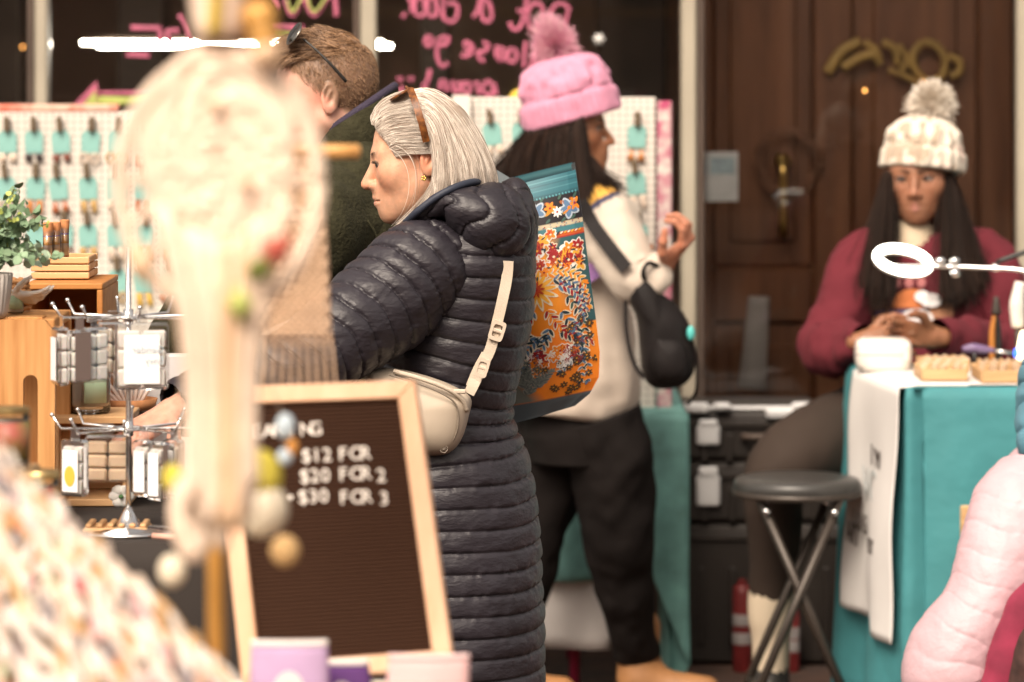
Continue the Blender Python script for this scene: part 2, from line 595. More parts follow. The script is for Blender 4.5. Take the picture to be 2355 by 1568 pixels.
def zq(L):           # strokes read off the enlarged photograph
    return [[(901.1 + x * 0.1952, y * 0.1952) for x, y in s] for s in L]
pink = zq([
    [(2090, 90), (2060, 200), (2010, 430)], [(2095, 100), (2010, 50), (1930, 60), (1870, 160), (1830, 330)],
    [(1740, 40), (1780, 130), (1760, 260), (1720, 360), (1650, 360), (1600, 260), (1600, 150), (1650, 60), (1740, 40)],
    [(1600, -60), (1560, 150), (1530, 280), (1480, 350), (1410, 330), (1390, 260)], [(1470, 120), (1610, 165)],
    [(1060, -60), (1010, 120), (955, 215)], [(1090, -20), (1160, 80), (1170, 220), (1110, 260), (1060, 190), (1060, 40), (1090, -20)],
    [(630, -160), (600, 160), (640, 240), (720, 260), (770, 180), (770, 80), (720, 40), (650, 60)],
    [(510, -20), (530, 150), (480, 200), (430, 160), (430, -10), (510, -20)],
    [(380, -10), (390, 150), (340, 190), (280, 160), (280, -10), (380, -10)],
    [(235, -40), (235, 165)], [(235, -10), (180, 0)], [(125, 165), (150, 180), (130, 195), (115, 180)],
    [(430, 420), (390, 490), (430, 545), (480, 490), (430, 420)],
    [(620, 430), (565, 470), (580, 530), (640, 520), (665, 460), (620, 430)], [(555, 450), (530, 600), (550, 730), (600, 785), (665, 740)],
    [(840, 540), (880, 500), (945, 550), (920, 640), (860, 665), (815, 645)], [(850, 580), (930, 590)],
    [(1070, 500), (1140, 540), (1090, 610), (1010, 620), (1050, 715), (1095, 705)],
    [(1245, 535), (1225, 640), (1290, 730)], [(1320, 560), (1260, 600), (1280, 700), (1330, 690), (1330, 580)],
    [(1430, 570), (1475, 650), (1430, 735), (1365, 700), (1385, 600), (1430, 570)],
    [(1580, 490), (1560, 640), (1555, 800)], [(1680, 560), (1650, 760), (1640, 930)], [(1660, 600), (1730, 640), (1690, 720)],
    [(450, 820), (420, 960), (390, 1090)], [(430, 980), (380, 1000), (370, 1080), (430, 1080)],
    [(580, 940), (570, 1060)], [(640, 960), (650, 1080)], [(580, 950), (640, 970)],
    [(720, 950), (740, 1080), (800, 1060), (800, 960)], [(880, 960), (830, 1040), (880, 1110), (930, 1040), (880, 960)],
    [(1010, 960), (1030, 1120)], [(1010, 980), (960, 990)], [(1110, 960), (1070, 1060), (1140, 1130), (1200, 1060), (1150, 970), (1110, 960)], [(1200, 980), (1230, 1130)],
    [(95, 915), (110, 930), (95, 945), (80, 930), (95, 915)], [(225, 915), (240, 930), (225, 945), (210, 930), (225, 915)], [(140, 1030), (90, 1080), (80, 1130)],
])
def paint(st, m, wpx=13, nm='painted_letter', res=None, d=DW + 0.029):
    pts = PS(st, d)
    g = G(); g.tube(crom(pts, res or max(4, 4 * len(pts))), wpx / 2 / FPX * DW, n=6, flat=0.12, up=A(1, 0, 0) if abs(pts[1] - pts[0])[2] > 1e9 else None)
    V = np.vstack(g.v)
    # keep the brush stroke thin along the view axis, lying on the pane
    V[:, 1] = d + (V[:, 1] - d) * 0.08
    g.v = [V]
    return build(g, nm, m, shop)
for s in pink:
    paint(s, m_pinkp, 11)
for s in ([(300, 64), (372, 66)], [(368, 66), (368, 100)], [(290, 126), (345, 128)], [(396, 106), (385, 74), (412, 72)], [(412, 34), (428, 60), (440, 96)],
          [(628, -6), (640, 20)], [(655, 0), (672, 36), (700, -8)], [(700, -6), (722, 36), (758, -10)], [(770, -10), (774, 40)], [(620, 62), (700, 64)]):
    paint(s, m_pinkp, 13)
for s in ([(660, 0), (672, 28), (694, -6)], [(706, -4), (722, 28), (752, -8)], [(626, 76), (690, 78)]):
    paint(s, m_greenp, 6, d=DW + 0.022)
g = G(); g.poly(PS([(160, 250), (222, 186), (232, 250)], DW + 0.026), (0, 0.003, 0)); build(g, 'painted_arrow', m_pinkp, shop, smooth=False)
g = G(); g.poly(PS([(185, 247), (220, 208), (224, 247)], DW + 0.020), (0, 0.003, 0)); build(g, 'painted_arrow', m_greenp, shop, smooth=False)
paint([(225, 214), (420, 214)], m_pinkp, 9); paint([(225, 232), (420, 234)], m_greenp, 20, d=DW + 0.024)

# wooden door with panels behind the right-hand panes
DD = 11.15
dr = empty('wooden_door', P(1960, 0, DD) * A(1, 1, 0), 'brown panelled wooden entrance door with brass pull handle behind glass', 'door')
def dbox(x0, x1, z0, z1, dep, nm, m=m_wood):
    a, b = P(x0, 0, DD)[0], P(x1, 0, DD)[0]
    g = G(); g.box(((a + b) / 2, DD + 0.06 - dep / 2, (z0 + z1) / 2), (b - a, dep, z1 - z0), bev=0.008)
    return build(g, nm, m, dr, sharp=40)
for x0, x1 in ((1560, 1640), (1870, 1960), (2250, 2330), (2480, 2560)):
    dbox(x0, x1, 0.02, 2.9, 0.06, 'stile')
for x0, x1 in ((1640, 1870), (1960, 2250), (2330, 2480)):
    for z0, z1 in ((0.02, 0.22), (0.86, 1.02), (2.55, 2.9)):
        dbox(x0, x1, z0, z1, 0.055, 'rail')
    for z0, z1 in ((0.22, 0.86), (1.02, 2.55)):
        dbox(x0, x1, z0, z1, 0.03, 'panel')
        xi = (x1 - x0) * 0.16
        dbox(x0 + xi, x1 - xi, z0 + 0.07, z1 - 0.07, 0.042, 'raised_panel')
hd = G(); hd.tube(PS([(1800, 366), (1800, 545)], DD - 0.07), 0.013, n=10, res=6)
hdl = build(hd, 'pull_handle', m_brass, dr)
for y in (372, 470, 540):
    g = G(); g.tube(np.array([P(1800, y, DD - 0.07), P(1800, y, DD - 0.07) + A(0, 0.06, 0)]), 0.011 if y != 372 else 0.024, n=10); build(g, 'handle_mount', m_brass, hdl)

wr = empty('wreath', P(1812, 430, DD - 0.06), 'brown twig wreath hung on the wooden door round the brass handle', 'wreath')
m_twig = mat('twig', (0.17, 0.08, 0.048), 0.8, var=0.4, vs=30)
g = G()
for k in range(5):
    ph = np.linspace(0, 2 * np.pi, 40)
    c = P(1812, 372, DD - 0.035)
    rr = 0.088 + 0.012 * np.sin(ph * (5 + k) + k) + rng.normal(0, 0.002, 40); rr[-1] = rr[0]
    g.tube(c + np.stack([rr * np.cos(ph), 0.008 * np.cos(ph * (4 + k) + k), rr * np.sin(ph)], 1), 0.0025, n=5)
build(g, 'twig_ring', m_twig, wr)

def simple(name, g, m, label, cat, group=None, **kw):
    return tag(build(g, name, m, **kw), label, cat, group)

m_paper = mat('notice_paper', (0.52, 0.52, 0.52), 0.7, var=0.15, vs=20)
m_bluep = mat('pale_blue_print', (0.30, 0.38, 0.42), 0.7, var=0.3, vs=60)
nt_ = empty('notice', P(1646, 460, DW + 0.05), 'pale notice with blue header taped inside the door glass', 'notice')
g = G(); g.box(P(1646, 406, DW + 0.05), (0.125, 0.002, 0.14)); build(g, 'sheet', m_paper, nt_, smooth=False)
for x0, x1, y0, y1 in ((1604, 1625, 362, 400), (1632, 1688, 362, 400)):
    a, b = P(x0, y0, DW + 0.048), P(x1, y1, DW + 0.048)
    g = G(); g.box((a + b) / 2, (b[0] - a[0], 0.001, a[2] - b[2])); build(g, 'printed_block', m_bluep, nt_, smooth=False)

sg = empty('door_sign', P(2060, 210, DD - 0.02), 'arched gold lettered sign on the brown door above the seated woman', 'sign')
def gq(s): return [(1517 + x * 0.3553, y * 0.3553) for x, y in s]
for s, r in (([(1080, 470), (1180, 330), (1300, 265)], 0.022), ([(1180, 440), (1300, 370), (1420, 345)], 0.02), ([(1320, 270), (1400, 330), (1420, 420)], 0.016),
             ([(1440, 270), (1520, 320), (1540, 420)], 0.016), ([(1540, 290), (1600, 380), (1560, 470)], 0.014),
             ([(1700, 270), (1640, 350), (1650, 450), (1740, 530), (1830, 480), (1840, 370), (1780, 290), (1700, 270)], 0.017),
             ([(1860, 360), (1940, 400), (1930, 470), (1880, 490)], 0.017), ([(1480, 450), (1600, 500), (1700, 560)], 0.012)):
    g = G(); p = PS(gq(s), DD - 0.03); g.tube(crom(p, 5 * len(p)), r * .72, n=6)
    V = np.vstack(g.v); V[:, 1] = DD - 0.03 + (V[:, 1] - DD + 0.03) * 0.25; g.v = [V]
    build(g, 'letter_stroke', m_goldp, sg)
for i, (x, y, dd, wh) in enumerate(((1988, 208, 12.2, 'under the gold door sign'), (2122, 190, 12.2, 'at the right end of the gold door sign'), (52, 108, 13.0, 'far left beside the cream post'))):
    dd = DD - 0.05 if x > 1000 else dd
    g = G(); g.ball(P(x, y, dd), (0.0035, 0.0035, 0.005)); simple('fairy_light', g, m_bulb, 'tiny warm fairy light ' + wh, 'light', 'fairy lights in the shop window')
fl = empty('snowflake_sticker', P(1377, 110, DW + 0.02), 'small white snowflake sticker on the dark window above the pink hat', 'sticker')
for k in range(3):
    a = k * math.pi / 3
    dv = A(math.cos(a), 0, math.sin(a)) * 0.017
    c = P(1377, 90, DW + 0.029)
    g = G(); g.tube(np.array([c - dv, c + dv]), 0.0035, n=4); build(g, 'arm', m_white, fl)
lf = empty('strip_light', P(540, 90, 12.6), 'lit white strip light hanging inside the dark shop', 'light')
for (x0, x1, y, dd) in ((188, 880, 98, 12.6), (225, 900, 106, 12.5)):
    g = G(); g.tube(PS([(x0, y), (x1, y)], dd), 0.0055, n=8); build(g, 'lamp_tube', m_tube, lf)
g = G(); g.box(P(540, 88, 12.56), (0.95, 0.1, 0.012)); build(g, 'reflector', m_head, lf, smooth=False)
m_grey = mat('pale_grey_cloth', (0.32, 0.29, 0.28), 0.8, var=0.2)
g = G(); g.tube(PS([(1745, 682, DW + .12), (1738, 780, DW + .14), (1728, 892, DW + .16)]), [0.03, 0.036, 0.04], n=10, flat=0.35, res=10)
simple('mirrored_cloth', g, m_grey, 'pale grey strip added behind the glass by the door for a mirrored cloth', 'reflection')  # added grey strip imitating a cloth mirrored in the glass

# ------------------------------------------------------------------ stacked black cases by the door
DC = 10.3
m_case = mat('black_case', (0.022, 0.017, 0.014), 0.45, var=0.3, bump=0.15, bs=120)
m_latch = mat('steel_latch', (0.72, 0.72, 0.72), 0.35, metal=0.25)
m_red = mat('red_label', (0.15, 0.012, 0.012), 0.5, var=0.25, vs=40)
def case(y0, y1, x0, x1, label, latches, ridge=True, dep=0.45, d=DC):
    a, b = P(x0, y0, d), P(x1, y1, d)
    e = empty('tool_case', A((a[0] + b[0]) / 2, d, b[2]), label, 'case', 'black cases stacked by the door')
    g = G(); g.box(((a[0] + b[0]) / 2, d + dep / 2, (a[2] + b[2]) / 2), (b[0] - a[0], dep, a[2] - b[2] - 0.003), bev=0.015); build(g, 'shell', m_case, e, sharp=40)
    g = G(); g.box(((a[0] + b[0]) / 2, d + dep / 2, a[2] - 0.035), (b[0] - a[0] + 0.014, dep + 0.02, 0.022), bev=0.004); build(g, 'lid_rim', m_case, e, sharp=40)
    for x in np.linspace(a[0] + 0.06, b[0] - 0.06, 5):
        g = G(); g.box((x, d - 0.004, (a[2] + b[2]) / 2 - 0.03), (0.018, 0.012, (a[2] - b[2]) * 0.55), bev=0.003); build(g, 'rib', m_case, e, sharp=40)
    for lx, ly, lw, lh in latches:
        c = P(lx, ly, d - 0.02)
        k = d / FPX
        l = build(G().box(c, (lw * k, 0.016, lh * k), bev=0.006), 'latch', m_latch, e, sharp=40)
        build(G().box(c + A(0, -0.006, lh * k * 0.62), (lw * k * 0.8, 0.012, lh * k * 0.3), bev=0.004), 'latch_hook', m_latch, l, sharp=40)
    c = P((x0 + x1) / 2 + 30, (y0 + y1) / 2, d - 0.02)
    g = G(); g.tube([c + A(-.06, .015, 0), c + A(-.055, -.012, 0), c + A(.055, -.012, 0), c + A(.06, .015, 0)], 0.009, n=6, res=10); build(g, 'handle', m_head, e)
    return e
zb = CAMH * FPX / DC + HY
case(1205, zb, 1560, 1950, 'large ribbed black case at the bottom of the stack by the door', [])
case(1062, 1205, 1568, 1925, 'middle black case with one large silver latch', [(1628, 1128, 55, 72)])
tc_ = case(945, 1062, 1568, 1900, 'top black case of the stack with silver clasps along its lid', [(1628, 1000, 54, 46)])
for x, y, wd, h in ((1600, 937, 60, 22), (1660, 934, 40, 16), (1795, 950, 70, 22), (1842, 936, 46, 22), (1720, 938, 250, 9)):
    c = P(x, y, DC + 0.03 if wd > 100 else DC - 0.01); k = DC / FPX
    build(G().box(c, (wd * k, 0.04, h * k), bev=0.006), 'lid_clasp', m_latch, tc_, sharp=40)
for x, y0, y1, wd, lb in ((1706, 1332, 1482, 44, 'red and white spray can standing against the bottom black case'), (1822, 1392, 1480, 32, 'dull red tin half hidden behind the stool leg')):
    d = DC - 0.09; a = P(x, y0, d); b = P(x, y1, d); r = wd / 2 / FPX * d
    b[2] = 0.001
    e = empty('spray_can', b, lb, 'can')
    g = G(); g.lathe([(r * .9, 0), (r, 0.006), (r, (a[2] - b[2]) * .86), (r * .8, (a[2] - b[2]) * .93), (r * .45, (a[2] - b[2]) * .95), (r * .45, a[2] - b[2])], b, 16); build(g, 'can_body', m_red, e, sharp=50)
    for f in (0.3, 0.5):
        g = G(); g.lathe([(r * 1.01, 0), (r * 1.02, 0.001), (r * 1.02, 0.03), (r * 1.01, 0.031)], b + A(0, 0, (a[2] - b[2]) * f), 16); build(g, 'label_band', m_grey, e)

# ------------------------------------------------------------------ jewellery stall at the back
DB = 9.98
m_board = mat('white_pegboard', (0.64, 0.59, 0.53), 0.6, var=0.05, vs=3)
def pegholes(m):
    t = m.node_tree; b = t.nodes['Principled BSDF']
    tc = N(t, 'ShaderNodeTexCoord'); mp = N(t, 'ShaderNodeMapping'); mp.inputs['Scale'].default_value = (55, 0.01, 55)
    vo = N(t, 'ShaderNodeTexVoronoi', i_Scale=1.0, i_Randomness=0.0)
    t.links.new(tc.outputs['Object'], mp.inputs['Vector']); t.links.new(mp.outputs[0], vo.inputs['Vector'])
    lt = N(t, 'ShaderNodeMath', operation='LESS_THAN'); lt.inputs[1].default_value = 0.17
    t.links.new(vo.outputs['Distance'], lt.inputs[0])
    mx = N(t, 'ShaderNodeMix', data_type='RGBA')
    src = b.inputs['Base Color'].links[0].from_socket
    t.links.new(lt.outputs[0], mx.inputs['Factor']); t.links.new(src, mx.inputs[6]); mx.inputs[7].default_value = (0.12, 0.10, 0.09, 1)
    t.links.new(mx.outputs[2], b.inputs['Base Color'])
pegholes(m_board)
TZ = 0.72                                        # top of the jewellery table
def board(x0, x1, ytop, label, d=DB):
    a, b = P(x0, ytop, d), P(x1, ytop, d)
    e = empty('pegboard', A((a[0] + b[0]) / 2, d, TZ), label, 'pegboard', 'white pegboards of the jewellery stall')
    g = G(); g.box(((a[0] + b[0]) / 2, d + 0.012, (a[2] + TZ) / 2), (b[0] - a[0], 0.02, a[2] - TZ), bev=0.003); build(g, 'panel', m_board, e, sharp=40)
    for x in (a[0] + 0.012, b[0] - 0.012):
        g = G(); g.box((x, d + 0.035, (a[2] + TZ) / 2), (0.02, 0.024, a[2] - TZ - 0.01), bev=0.003); build(g, 'back_strut', m_board, e, sharp=40)
    return e
b1 = board(-160, 1079, 258, 'long white pegboard at the left holding rows of teal earring cards')
b2 = board(1083, 1508, 224, 'white pegboard behind the pink hat with a few teal earring cards')
m_flor = mat('floral_ribbon', (0.60, 0.55, 0.50), 0.7, c2=(0.42, 0.06, 0.14), vs=28)
a = P(1527, 232, DB)
g = G(); g.box((a[0], DB - 0.02, (a[2] + TZ) / 2), (0.038, 0.012, a[2] - TZ), bev=0.003); sp = build(g, 'floral_strip', m_flor, b2, sharp=40)
m_coral = mat('coral_tray', (0.62, 0.16, 0.10), 0.6, c2=(0.62, 0.45, 0.35), vs=18)
a, b = P(-120, 241, DB), P(272, 257, DB)
g = G(); g.box(((a[0] + b[0]) / 2, DB + 0.03, (a[2] + b[2]) / 2 + 0.001), (b[0] - a[0], 0.06, a[2] - b[2]), bev=0.003)
simple('display_strip', g, m_coral, 'narrow coral and cream strip lying along the top of the left pegboard', 'strip', sharp=40)
m_card = mat('white_card', (0.70, 0.66, 0.60), 0.6)
a, b = P(1040, 219, DB - .02), P(1082, 330, DB - .02)
g = G(); g.box((a + b) / 2, (b[0] - a[0], 0.004, a[2] - b[2]), bev=0.001); simple('blank_card', g, m_card, 'blank white card clipped where the two pegboards meet behind the grey hair', 'card', smooth=False)
m_yell = mat('mustard_felt', (0.52, 0.36, 0.04), 0.8, var=0.2, vs=30)
g = G(); g.ball(P(1205, 236, DB + 0.06), (0.045, 0.03, 0.04), 16, 10); simple('felt_ball', g, m_yell, 'mustard felt ball peeping over the pegboard behind the pink hat', 'ball')

m_teal = mat('teal_card', (0.22, 0.45, 0.41), 0.6, var=0.12, vs=25)
m_hook = mat('brown_wooden_peg', (0.13, 0.09, 0.05), 0.6, var=0.2)
ear_m = {n: mat('earring_' + n, c, 0.4, var=0.25, vs=60) for n, c in dict(cream=(0.62, 0.5, 0.4), black=(0.03, 0.02, 0.02), brown=(0.16, 0.05, 0.03), orange=(0.50, 0.20, 0.06),
          rust=(0.36, 0.10, 0.03), blue=(0.25, 0.27, 0.45), gold=(0.45, 0.28, 0.10), coral=(0.6, 0.2, 0.12), yellow=(0.6, 0.38, 0.08)).items()}
def g_card():
    g = G(); g.poly([A(-.023, 0, 0), A(.023, 0, 0), A(.025, 0, .045), A(.018, 0, .058), A(-.018, 0, .058), A(-.025, 0, .045)], (0, .003, 0)); return g
proto = empty('earring_card', (0, 0, 0))
c_ = build(g_card(), 'card', m_teal, proto, smooth=False)
pg = G(); pg.box((0, -0.008, .075), (.014, .016, .04), bev=.003); build(pg, 'peg', m_hook, proto, sharp=40)
drops = {}
for sh in range(4):
    for s in (-1, 1):
        g = G()
        if sh == 0: g.ball((s * .014, -.004, -.012), (.010, .004, .012), 10, 6)
        elif sh == 1: g.box((s * .013, -.004, -.018), (.016, .005, .034), bev=.003)
        elif sh == 2:
            ph = np.linspace(0, 2 * np.pi, 16); g.tube(A(s * .014, -.004, -.013) + np.stack([.011 * np.cos(ph), 0 * ph, .012 * np.sin(ph)], 1), .003, n=5)
        else: g.poly([A(s * .013, -.006, .0), A(s * .013 + .012, -.006, -.034), A(s * .013 - .012, -.006, -.034)], (0, .004, 0))
        o = build(g, 'drop_earring', ear_m['cream'], proto); drops[(sh, s)] = o.data
        bpy.data.objects.remove(o)
ORD = ['first', 'second', 'third', 'fourth', 'fifth', 'sixth', 'seventh', 'eighth']
SHN = ['round', 'long', 'hoop', 'flared']
first = [True]
dm = {}
def earcard(px, py, colr, sh, label):
    loc = P(px, py + 22, DB - 0.004)
    if first[0]:
        e = proto; first[0] = False; e.location = loc; LOC[e.name] = loc
    else:
        e = copy_tree(proto, None, loc)
    e.rotation_euler = (0, random.gauss(0, .07), 0)
    e.location.x += random.gauss(0, .003)
    for ch in list(e.children):
        if ch.name.startswith('drop'): bpy.data.objects.remove(ch)
    for s in (-1, 1):
        if colr is None: break
        if (sh, s, colr) not in dm:
            me = drops[(sh, s)].copy(); me.materials[0] = ear_m[colr]; dm[(sh, s, colr)] = me
        o = bpy.data.objects.new('drop_earring', dm[(sh, s, colr)]); col.objects.link(o); o.parent = e
    tag(e, label, 'earring card', 'teal earring cards on the pegboards')
plan = {(0, 0): ('cream', 0), (1, 0): ('black', 0), (2, 0): ('brown', 0), (3, 0): ('cream', 2), (4, 0): ('gold', 2), (5, 0): ('coral', 1), (0, 1): ('cream', 2), (1, 1): ('orange', 1), (2, 1): ('rust', 3),
        (3, 1): ('gold', 1), (4, 1): ('cream', 0), (5, 1): ('rust', 1), (0, 2): ('blue', 1), (1, 2): ('orange', 3), (2, 2): ('brown', 2), (3, 2): ('gold', 0), (4, 2): ('cream', 1), (5, 2): ('orange', 1),
        (3, 3): ('cream', 0), (4, 3): ('gold', 2), (5, 3): ('yellow', 1), (6, 3): ('rust', 0), (6, 2): ('gold', 1)}
for (i, j), (cl, sh) in plan.items():
    earcard(16 + 63 * i, (330, 437, 545, 650)[j], cl, sh, f'teal card with {cl} {SHN[sh]} earrings, {ORD[j]} row and {ORD[i]} column of the left pegboard')
earcard(1136, 312, 'cream', 0, 'teal card with cream round earrings beside the grey hair on the middle pegboard')
earcard(1200, 312, 'gold', 2, 'teal card with gold hoops just left of the pink hat')
earcard(1463, 318, 'orange', 3, 'upper teal card with flared orange earrings right of the pink hat face')
earcard(1463, 426, 'cream', 1, 'lower teal card with long cream earrings right of the pink hat face')
earcard(1463, 545, 'gold', 0, 'teal card with gold round earrings low beside the raised hand')

# table of the jewellery stall with its cloths
m_velvet = mat('teal_velvet', (0.12, 0.27, 0.25), 0.75, sheen=0.5, var=0.35, vs=14, bump=0.2, bs=50)
m_wcl = mat('white_cotton', (0.58, 0.55, 0.53), 0.85, var=0.06, bump=0.2, bs=25)
m_wine = mat('magenta_metal', (0.30, 0.02, 0.06), 0.4)
DT0, DT1 = 9.86, 10.5
jt = empty('jewellery_table', A(-.8, 10.1, 0), 'folding table of the jewellery stall with magenta legs', 'table')
xa, xb = P(-200, 0, DT0)[0], P(1490, 0, DT0)[0]
g = G(); g.box(((xa + xb) / 2, (DT0 + DT1) / 2, TZ - 0.018), (xb - xa, DT1 - DT0, 0.028), bev=.004); build(g, 'tabletop', m_head, jt, sharp=40)
for x in (xa + .08, P(1322, 0, DT0)[0], xb - .06):
    for y in (DT0 + .06, DT1 - .06):
        g = G(); g.tube([A(x, y, 0), A(x, y, TZ - .03)], .014, n=8); build(g, 'leg', m_wine, jt)
def drape(path, z0, fz, folds, amp, rows=18, seed=0, out=0.0):
    """cloth hanging from a path (k,3 at z0) to heights fz(k), with folds growing downwards"""
    path = np.asarray(path, float); k = len(path)
    T = np.gradient(path, axis=0); T /= np.linalg.norm(T, axis=1)[:, None]
    nrm = np.stack([T[:, 1], -T[:, 0], 0 * T[:, 0]], 1)
    s = np.concatenate([[0], np.cumsum(np.linalg.norm(np.diff(path, axis=0), axis=1))])
    gr = []
    for i in range(rows):
        t = i / (rows - 1)
        w_ = amp * t ** 0.7 * (np.sin(s * folds + 1.3 * noise(np.stack([s * 3, 0 * s + seed, 0 * s], 1), seed)) + 0.6 * noise(np.stack([s * folds * .35, 0 * s + t * 1.5, 0 * s + seed], 1), seed + 1))
        p = path + nrm * (w_ + amp * t ** .7 + out)[:, None]
        p[:, 2] = path[:, 2] * (1 - t) + np.asarray(fz) * t
        gr.append(p)
    return np.array(gr)
pth = crom([A(xa, DT0 - .01, TZ), A(xb - .1, DT0 - .01, TZ)], 160)
g = G(); g.grid(drape(pth, TZ, np.full(160, .12), 26, .018, seed=3))
simple('white_tablecloth', g, m_wcl, 'plain white cotton cloth hanging to the floor under the teal velvet', 'tablecloth', mods=[('SOLIDIFY', dict(thickness=.002))])
pth = crom([A(xa, DT0 - .045, TZ + .004), A(xb - .06, DT0 - .045, TZ + .004), A(xb + .02, DT0 + .0, TZ + .004), A(xb + .05, DT0 + .2, TZ + .004)], 260)
fz = np.where(np.arange(260) < 215, .30, np.interp(np.arange(260), [215, 228, 250, 259], [.3, .02, .02, .10]))
gr = drape(pth, TZ, fz, 34, .022, rows=24, seed=5)
g = G(); g.grid(gr)
tp = np.array([gr[0], np.stack([gr[0][:, 0], np.full(260, DT1), gr[0][:, 2]], 1)]); g.grid(tp)
simple('velvet_tablecloth', g, m_velvet, 'teal velvet cloth draped over the jewellery table, hanging beside the black trousers', 'tablecloth', mods=[('SOLIDIFY', dict(thickness=.003))])

# ------------------------------------------------------------------ people: shared builders
def frame(f, u=(0, 0, 1)):
    f = unit(f); l = unit(np.cross(u, f)); u = np.cross(f, l)
    return np.stack([f, l, u], 1)                     # columns: forward, left, up

EYE = A(.0715, .031, .002)
def head_sdf(p, o):
    q = p.copy(); q[..., 1] = np.abs(q[..., 1])
    fat = o.get('fat', 0.0)
    d = ell(q, (-.012, 0, .032), (.097, .0755, .088))
    d = smin(d, ell(q, (.026, 0, -.03), (.060, .060 + fat, .085)), .03)
    d = smin(d, cap(q, (-.008, .050 + fat, -.045), (.058, .017, -.094), .017, .017), .028)
    d = smin(d, sph(q, (.074 + o.get('chin', 0), 0, -.098), .017), .022)
    d = smin(d, sph(q, (.048, .041, -.02), .025 + fat * .5), .025)
    d = smin(d, cap(q, (.080, 0, .021), (.064, .043, .022), .0105, .009), .016)
    d = smax(d, -sph(q, (.101, .033, .001), .0175), .014)
    d = smin(d, sph(q, EYE, .0142), .006)
    nl = o.get('nose', 1.0)
    d = smin(d, cap(q, (.083, 0, .012), (.091 + .021 * nl, 0, -.034), .0065, .0098 + o.get('tip', 0)), .011)
    d = smin(d, sph(q, (.096, .0115, -.037), .0082), .006)
    if o.get('nostril', 1):
        d = smax(d, -sph(q, (.105, .0068, -.0462), .0026), .003)
    d = smin(d, ell(q, (.070, 0, -.064), (.0255, .031, .030)), .02)
    d = smin(d, cap(q, (.0885, 0, -.046), (.0885, 0, -.058), .0085, .0075), .012)
    d = smin(d, cap(q, (.0955, 0, -.0622), (.083, .021, -.0665), .0050, .0028), .006)
    d = smin(d, cap(q, (.0940, 0, -.0745), (.082, .018, -.0700), .0060, .003), .006)
    d = smax(d, -cap(q, (.1015, 0, -.0684), (.084, .026, -.0690), .0013), .0035)
    d = smax(d, -ell(q, (.0825, .0350, .0015), (.0125, .0135, .0058)), .002)
    d = smin(d, cap(q, (-.030, 0, -.06), (-.052, 0, -.19), .050, .056), .03)
    e = q - A(-.020, .074, -.004)
    ca, sa = math.cos(.45), math.sin(.45)             # ear flares backwards
    e = np.stack([e[..., 0] * ca + e[..., 1] * sa, -e[..., 0] * sa + e[..., 1] * ca, e[..., 2]], -1)
    tl = e.copy(); tl[..., 0] -= -.14 * e[..., 2]
    er = ell(tl, (-.004, .004, 0), (.0185, .0075, .031))
    er = smax(er, -ell(tl, (-.001, .0125, .005), (.0115, .0085, .0195)), .004)
    er = smin(er, cap(tl, (.002, .004, -.004), (-.005, .006, .013), .0035), .004)
    d = smin(d, er, .004)
    return d

def head_mesh(C, f, u, s, o, cell=.0028):
    V, F = nets(lambda p: head_sdf(p, o), (-.135, -.105, -.20), (.14, .105, .135), cell)
    q = V.copy(); q[:, 1] = np.abs(q[:, 1])
    base = np.tile(np.asarray(o['skin'], float), (len(V), 1))
    def mix(w_, c):
        w_ = np.clip(w_, 0, 1)[:, None]
        base[:] = base * (1 - w_) + np.asarray(c) * w_
    red = np.asarray(o.get('red', np.asarray(o['skin']) * A(1.0, .72, .66)))
    mix(.75 * np.exp(-(np.linalg.norm(q - A(.062, .04, -.03), axis=1) / .026) ** 2), red)
    mix(.7 * np.exp(-(np.linalg.norm(q - A(.112, 0, -.034), axis=1) / .014) ** 2), red)
    mix(.8 * np.exp(-(np.linalg.norm(q - A(-.02, .085, -.0), axis=1) / .03) ** 2), red)
    lip = np.minimum(cap(q, (.0965, 0, -.0622), (.083, .021, -.0665), .0050, .0028), cap(q, (.0950, 0, -.0745), (.082, .018, -.0700), .0060, .003))
    mix(np.clip(1 - lip / .0022, 0, 1), o['lip'])
    br = cap(q, (.088, .013, .0195), (.072, .046, .0235), .0035, .002)
    mix(np.clip(.8 - br / .004, 0, .8) * o.get('browa', 1), o['brow'])
    ey = np.abs(np.linalg.norm(q - EYE, axis=1) - .0142)
    mix(np.clip(1 - np.abs(ell(q, (.0825, .0350, .0015), (.0125, .0135, .0058))) / .0030, 0, 1) * .9, np.asarray(o['brow']) * .6)
    if 'stubble' in o:
        m = np.clip((-.038 - q[:, 2]) / .02, 0, 1) * np.clip((q[:, 0] + .02) / .03, 0, 1) * np.clip((q[:, 2] + .135) / .02, 0, 1)
        mix(m * .45, o['stubble'])
    if 'fade' in o:                                     # cropped hair on the scalp
        m = np.clip((q[:, 2] - .012 - np.clip((q[:, 0] - .0) * 1.1, -.06, .09)) / .014, 0, 1) * np.clip((.075 - q[:, 0]) / .02, 0, 1)
        mix(m * .85, o['fade'])
    M = frame(f, u)
    return C + s * (V @ M.T), F, base, M

def eyes(par, C, M, s, gaze=(1, 0, 0), iris=(.10, .07, .04)):
    gz = unit(gaze)
    for sd in (-1, 1):
        g = G(); g.ball((0, 0, 0), .0126, 28, 20)
        V = np.vstack(g.v)
        an = np.arccos(np.clip((V / .0126) @ gz, -1, 1))
        c = np.tile(A(.30, .24, .21), (len(V), 1))
        c[an < .56] = iris; c[an < .2] = (.01, .01, .01)
        g.v = [C + s * ((V + EYE * A(1, sd, 1)) @ M.T)]; g.c = [c]
        build(g, 'eyeball', m_eye, par, cols=True)

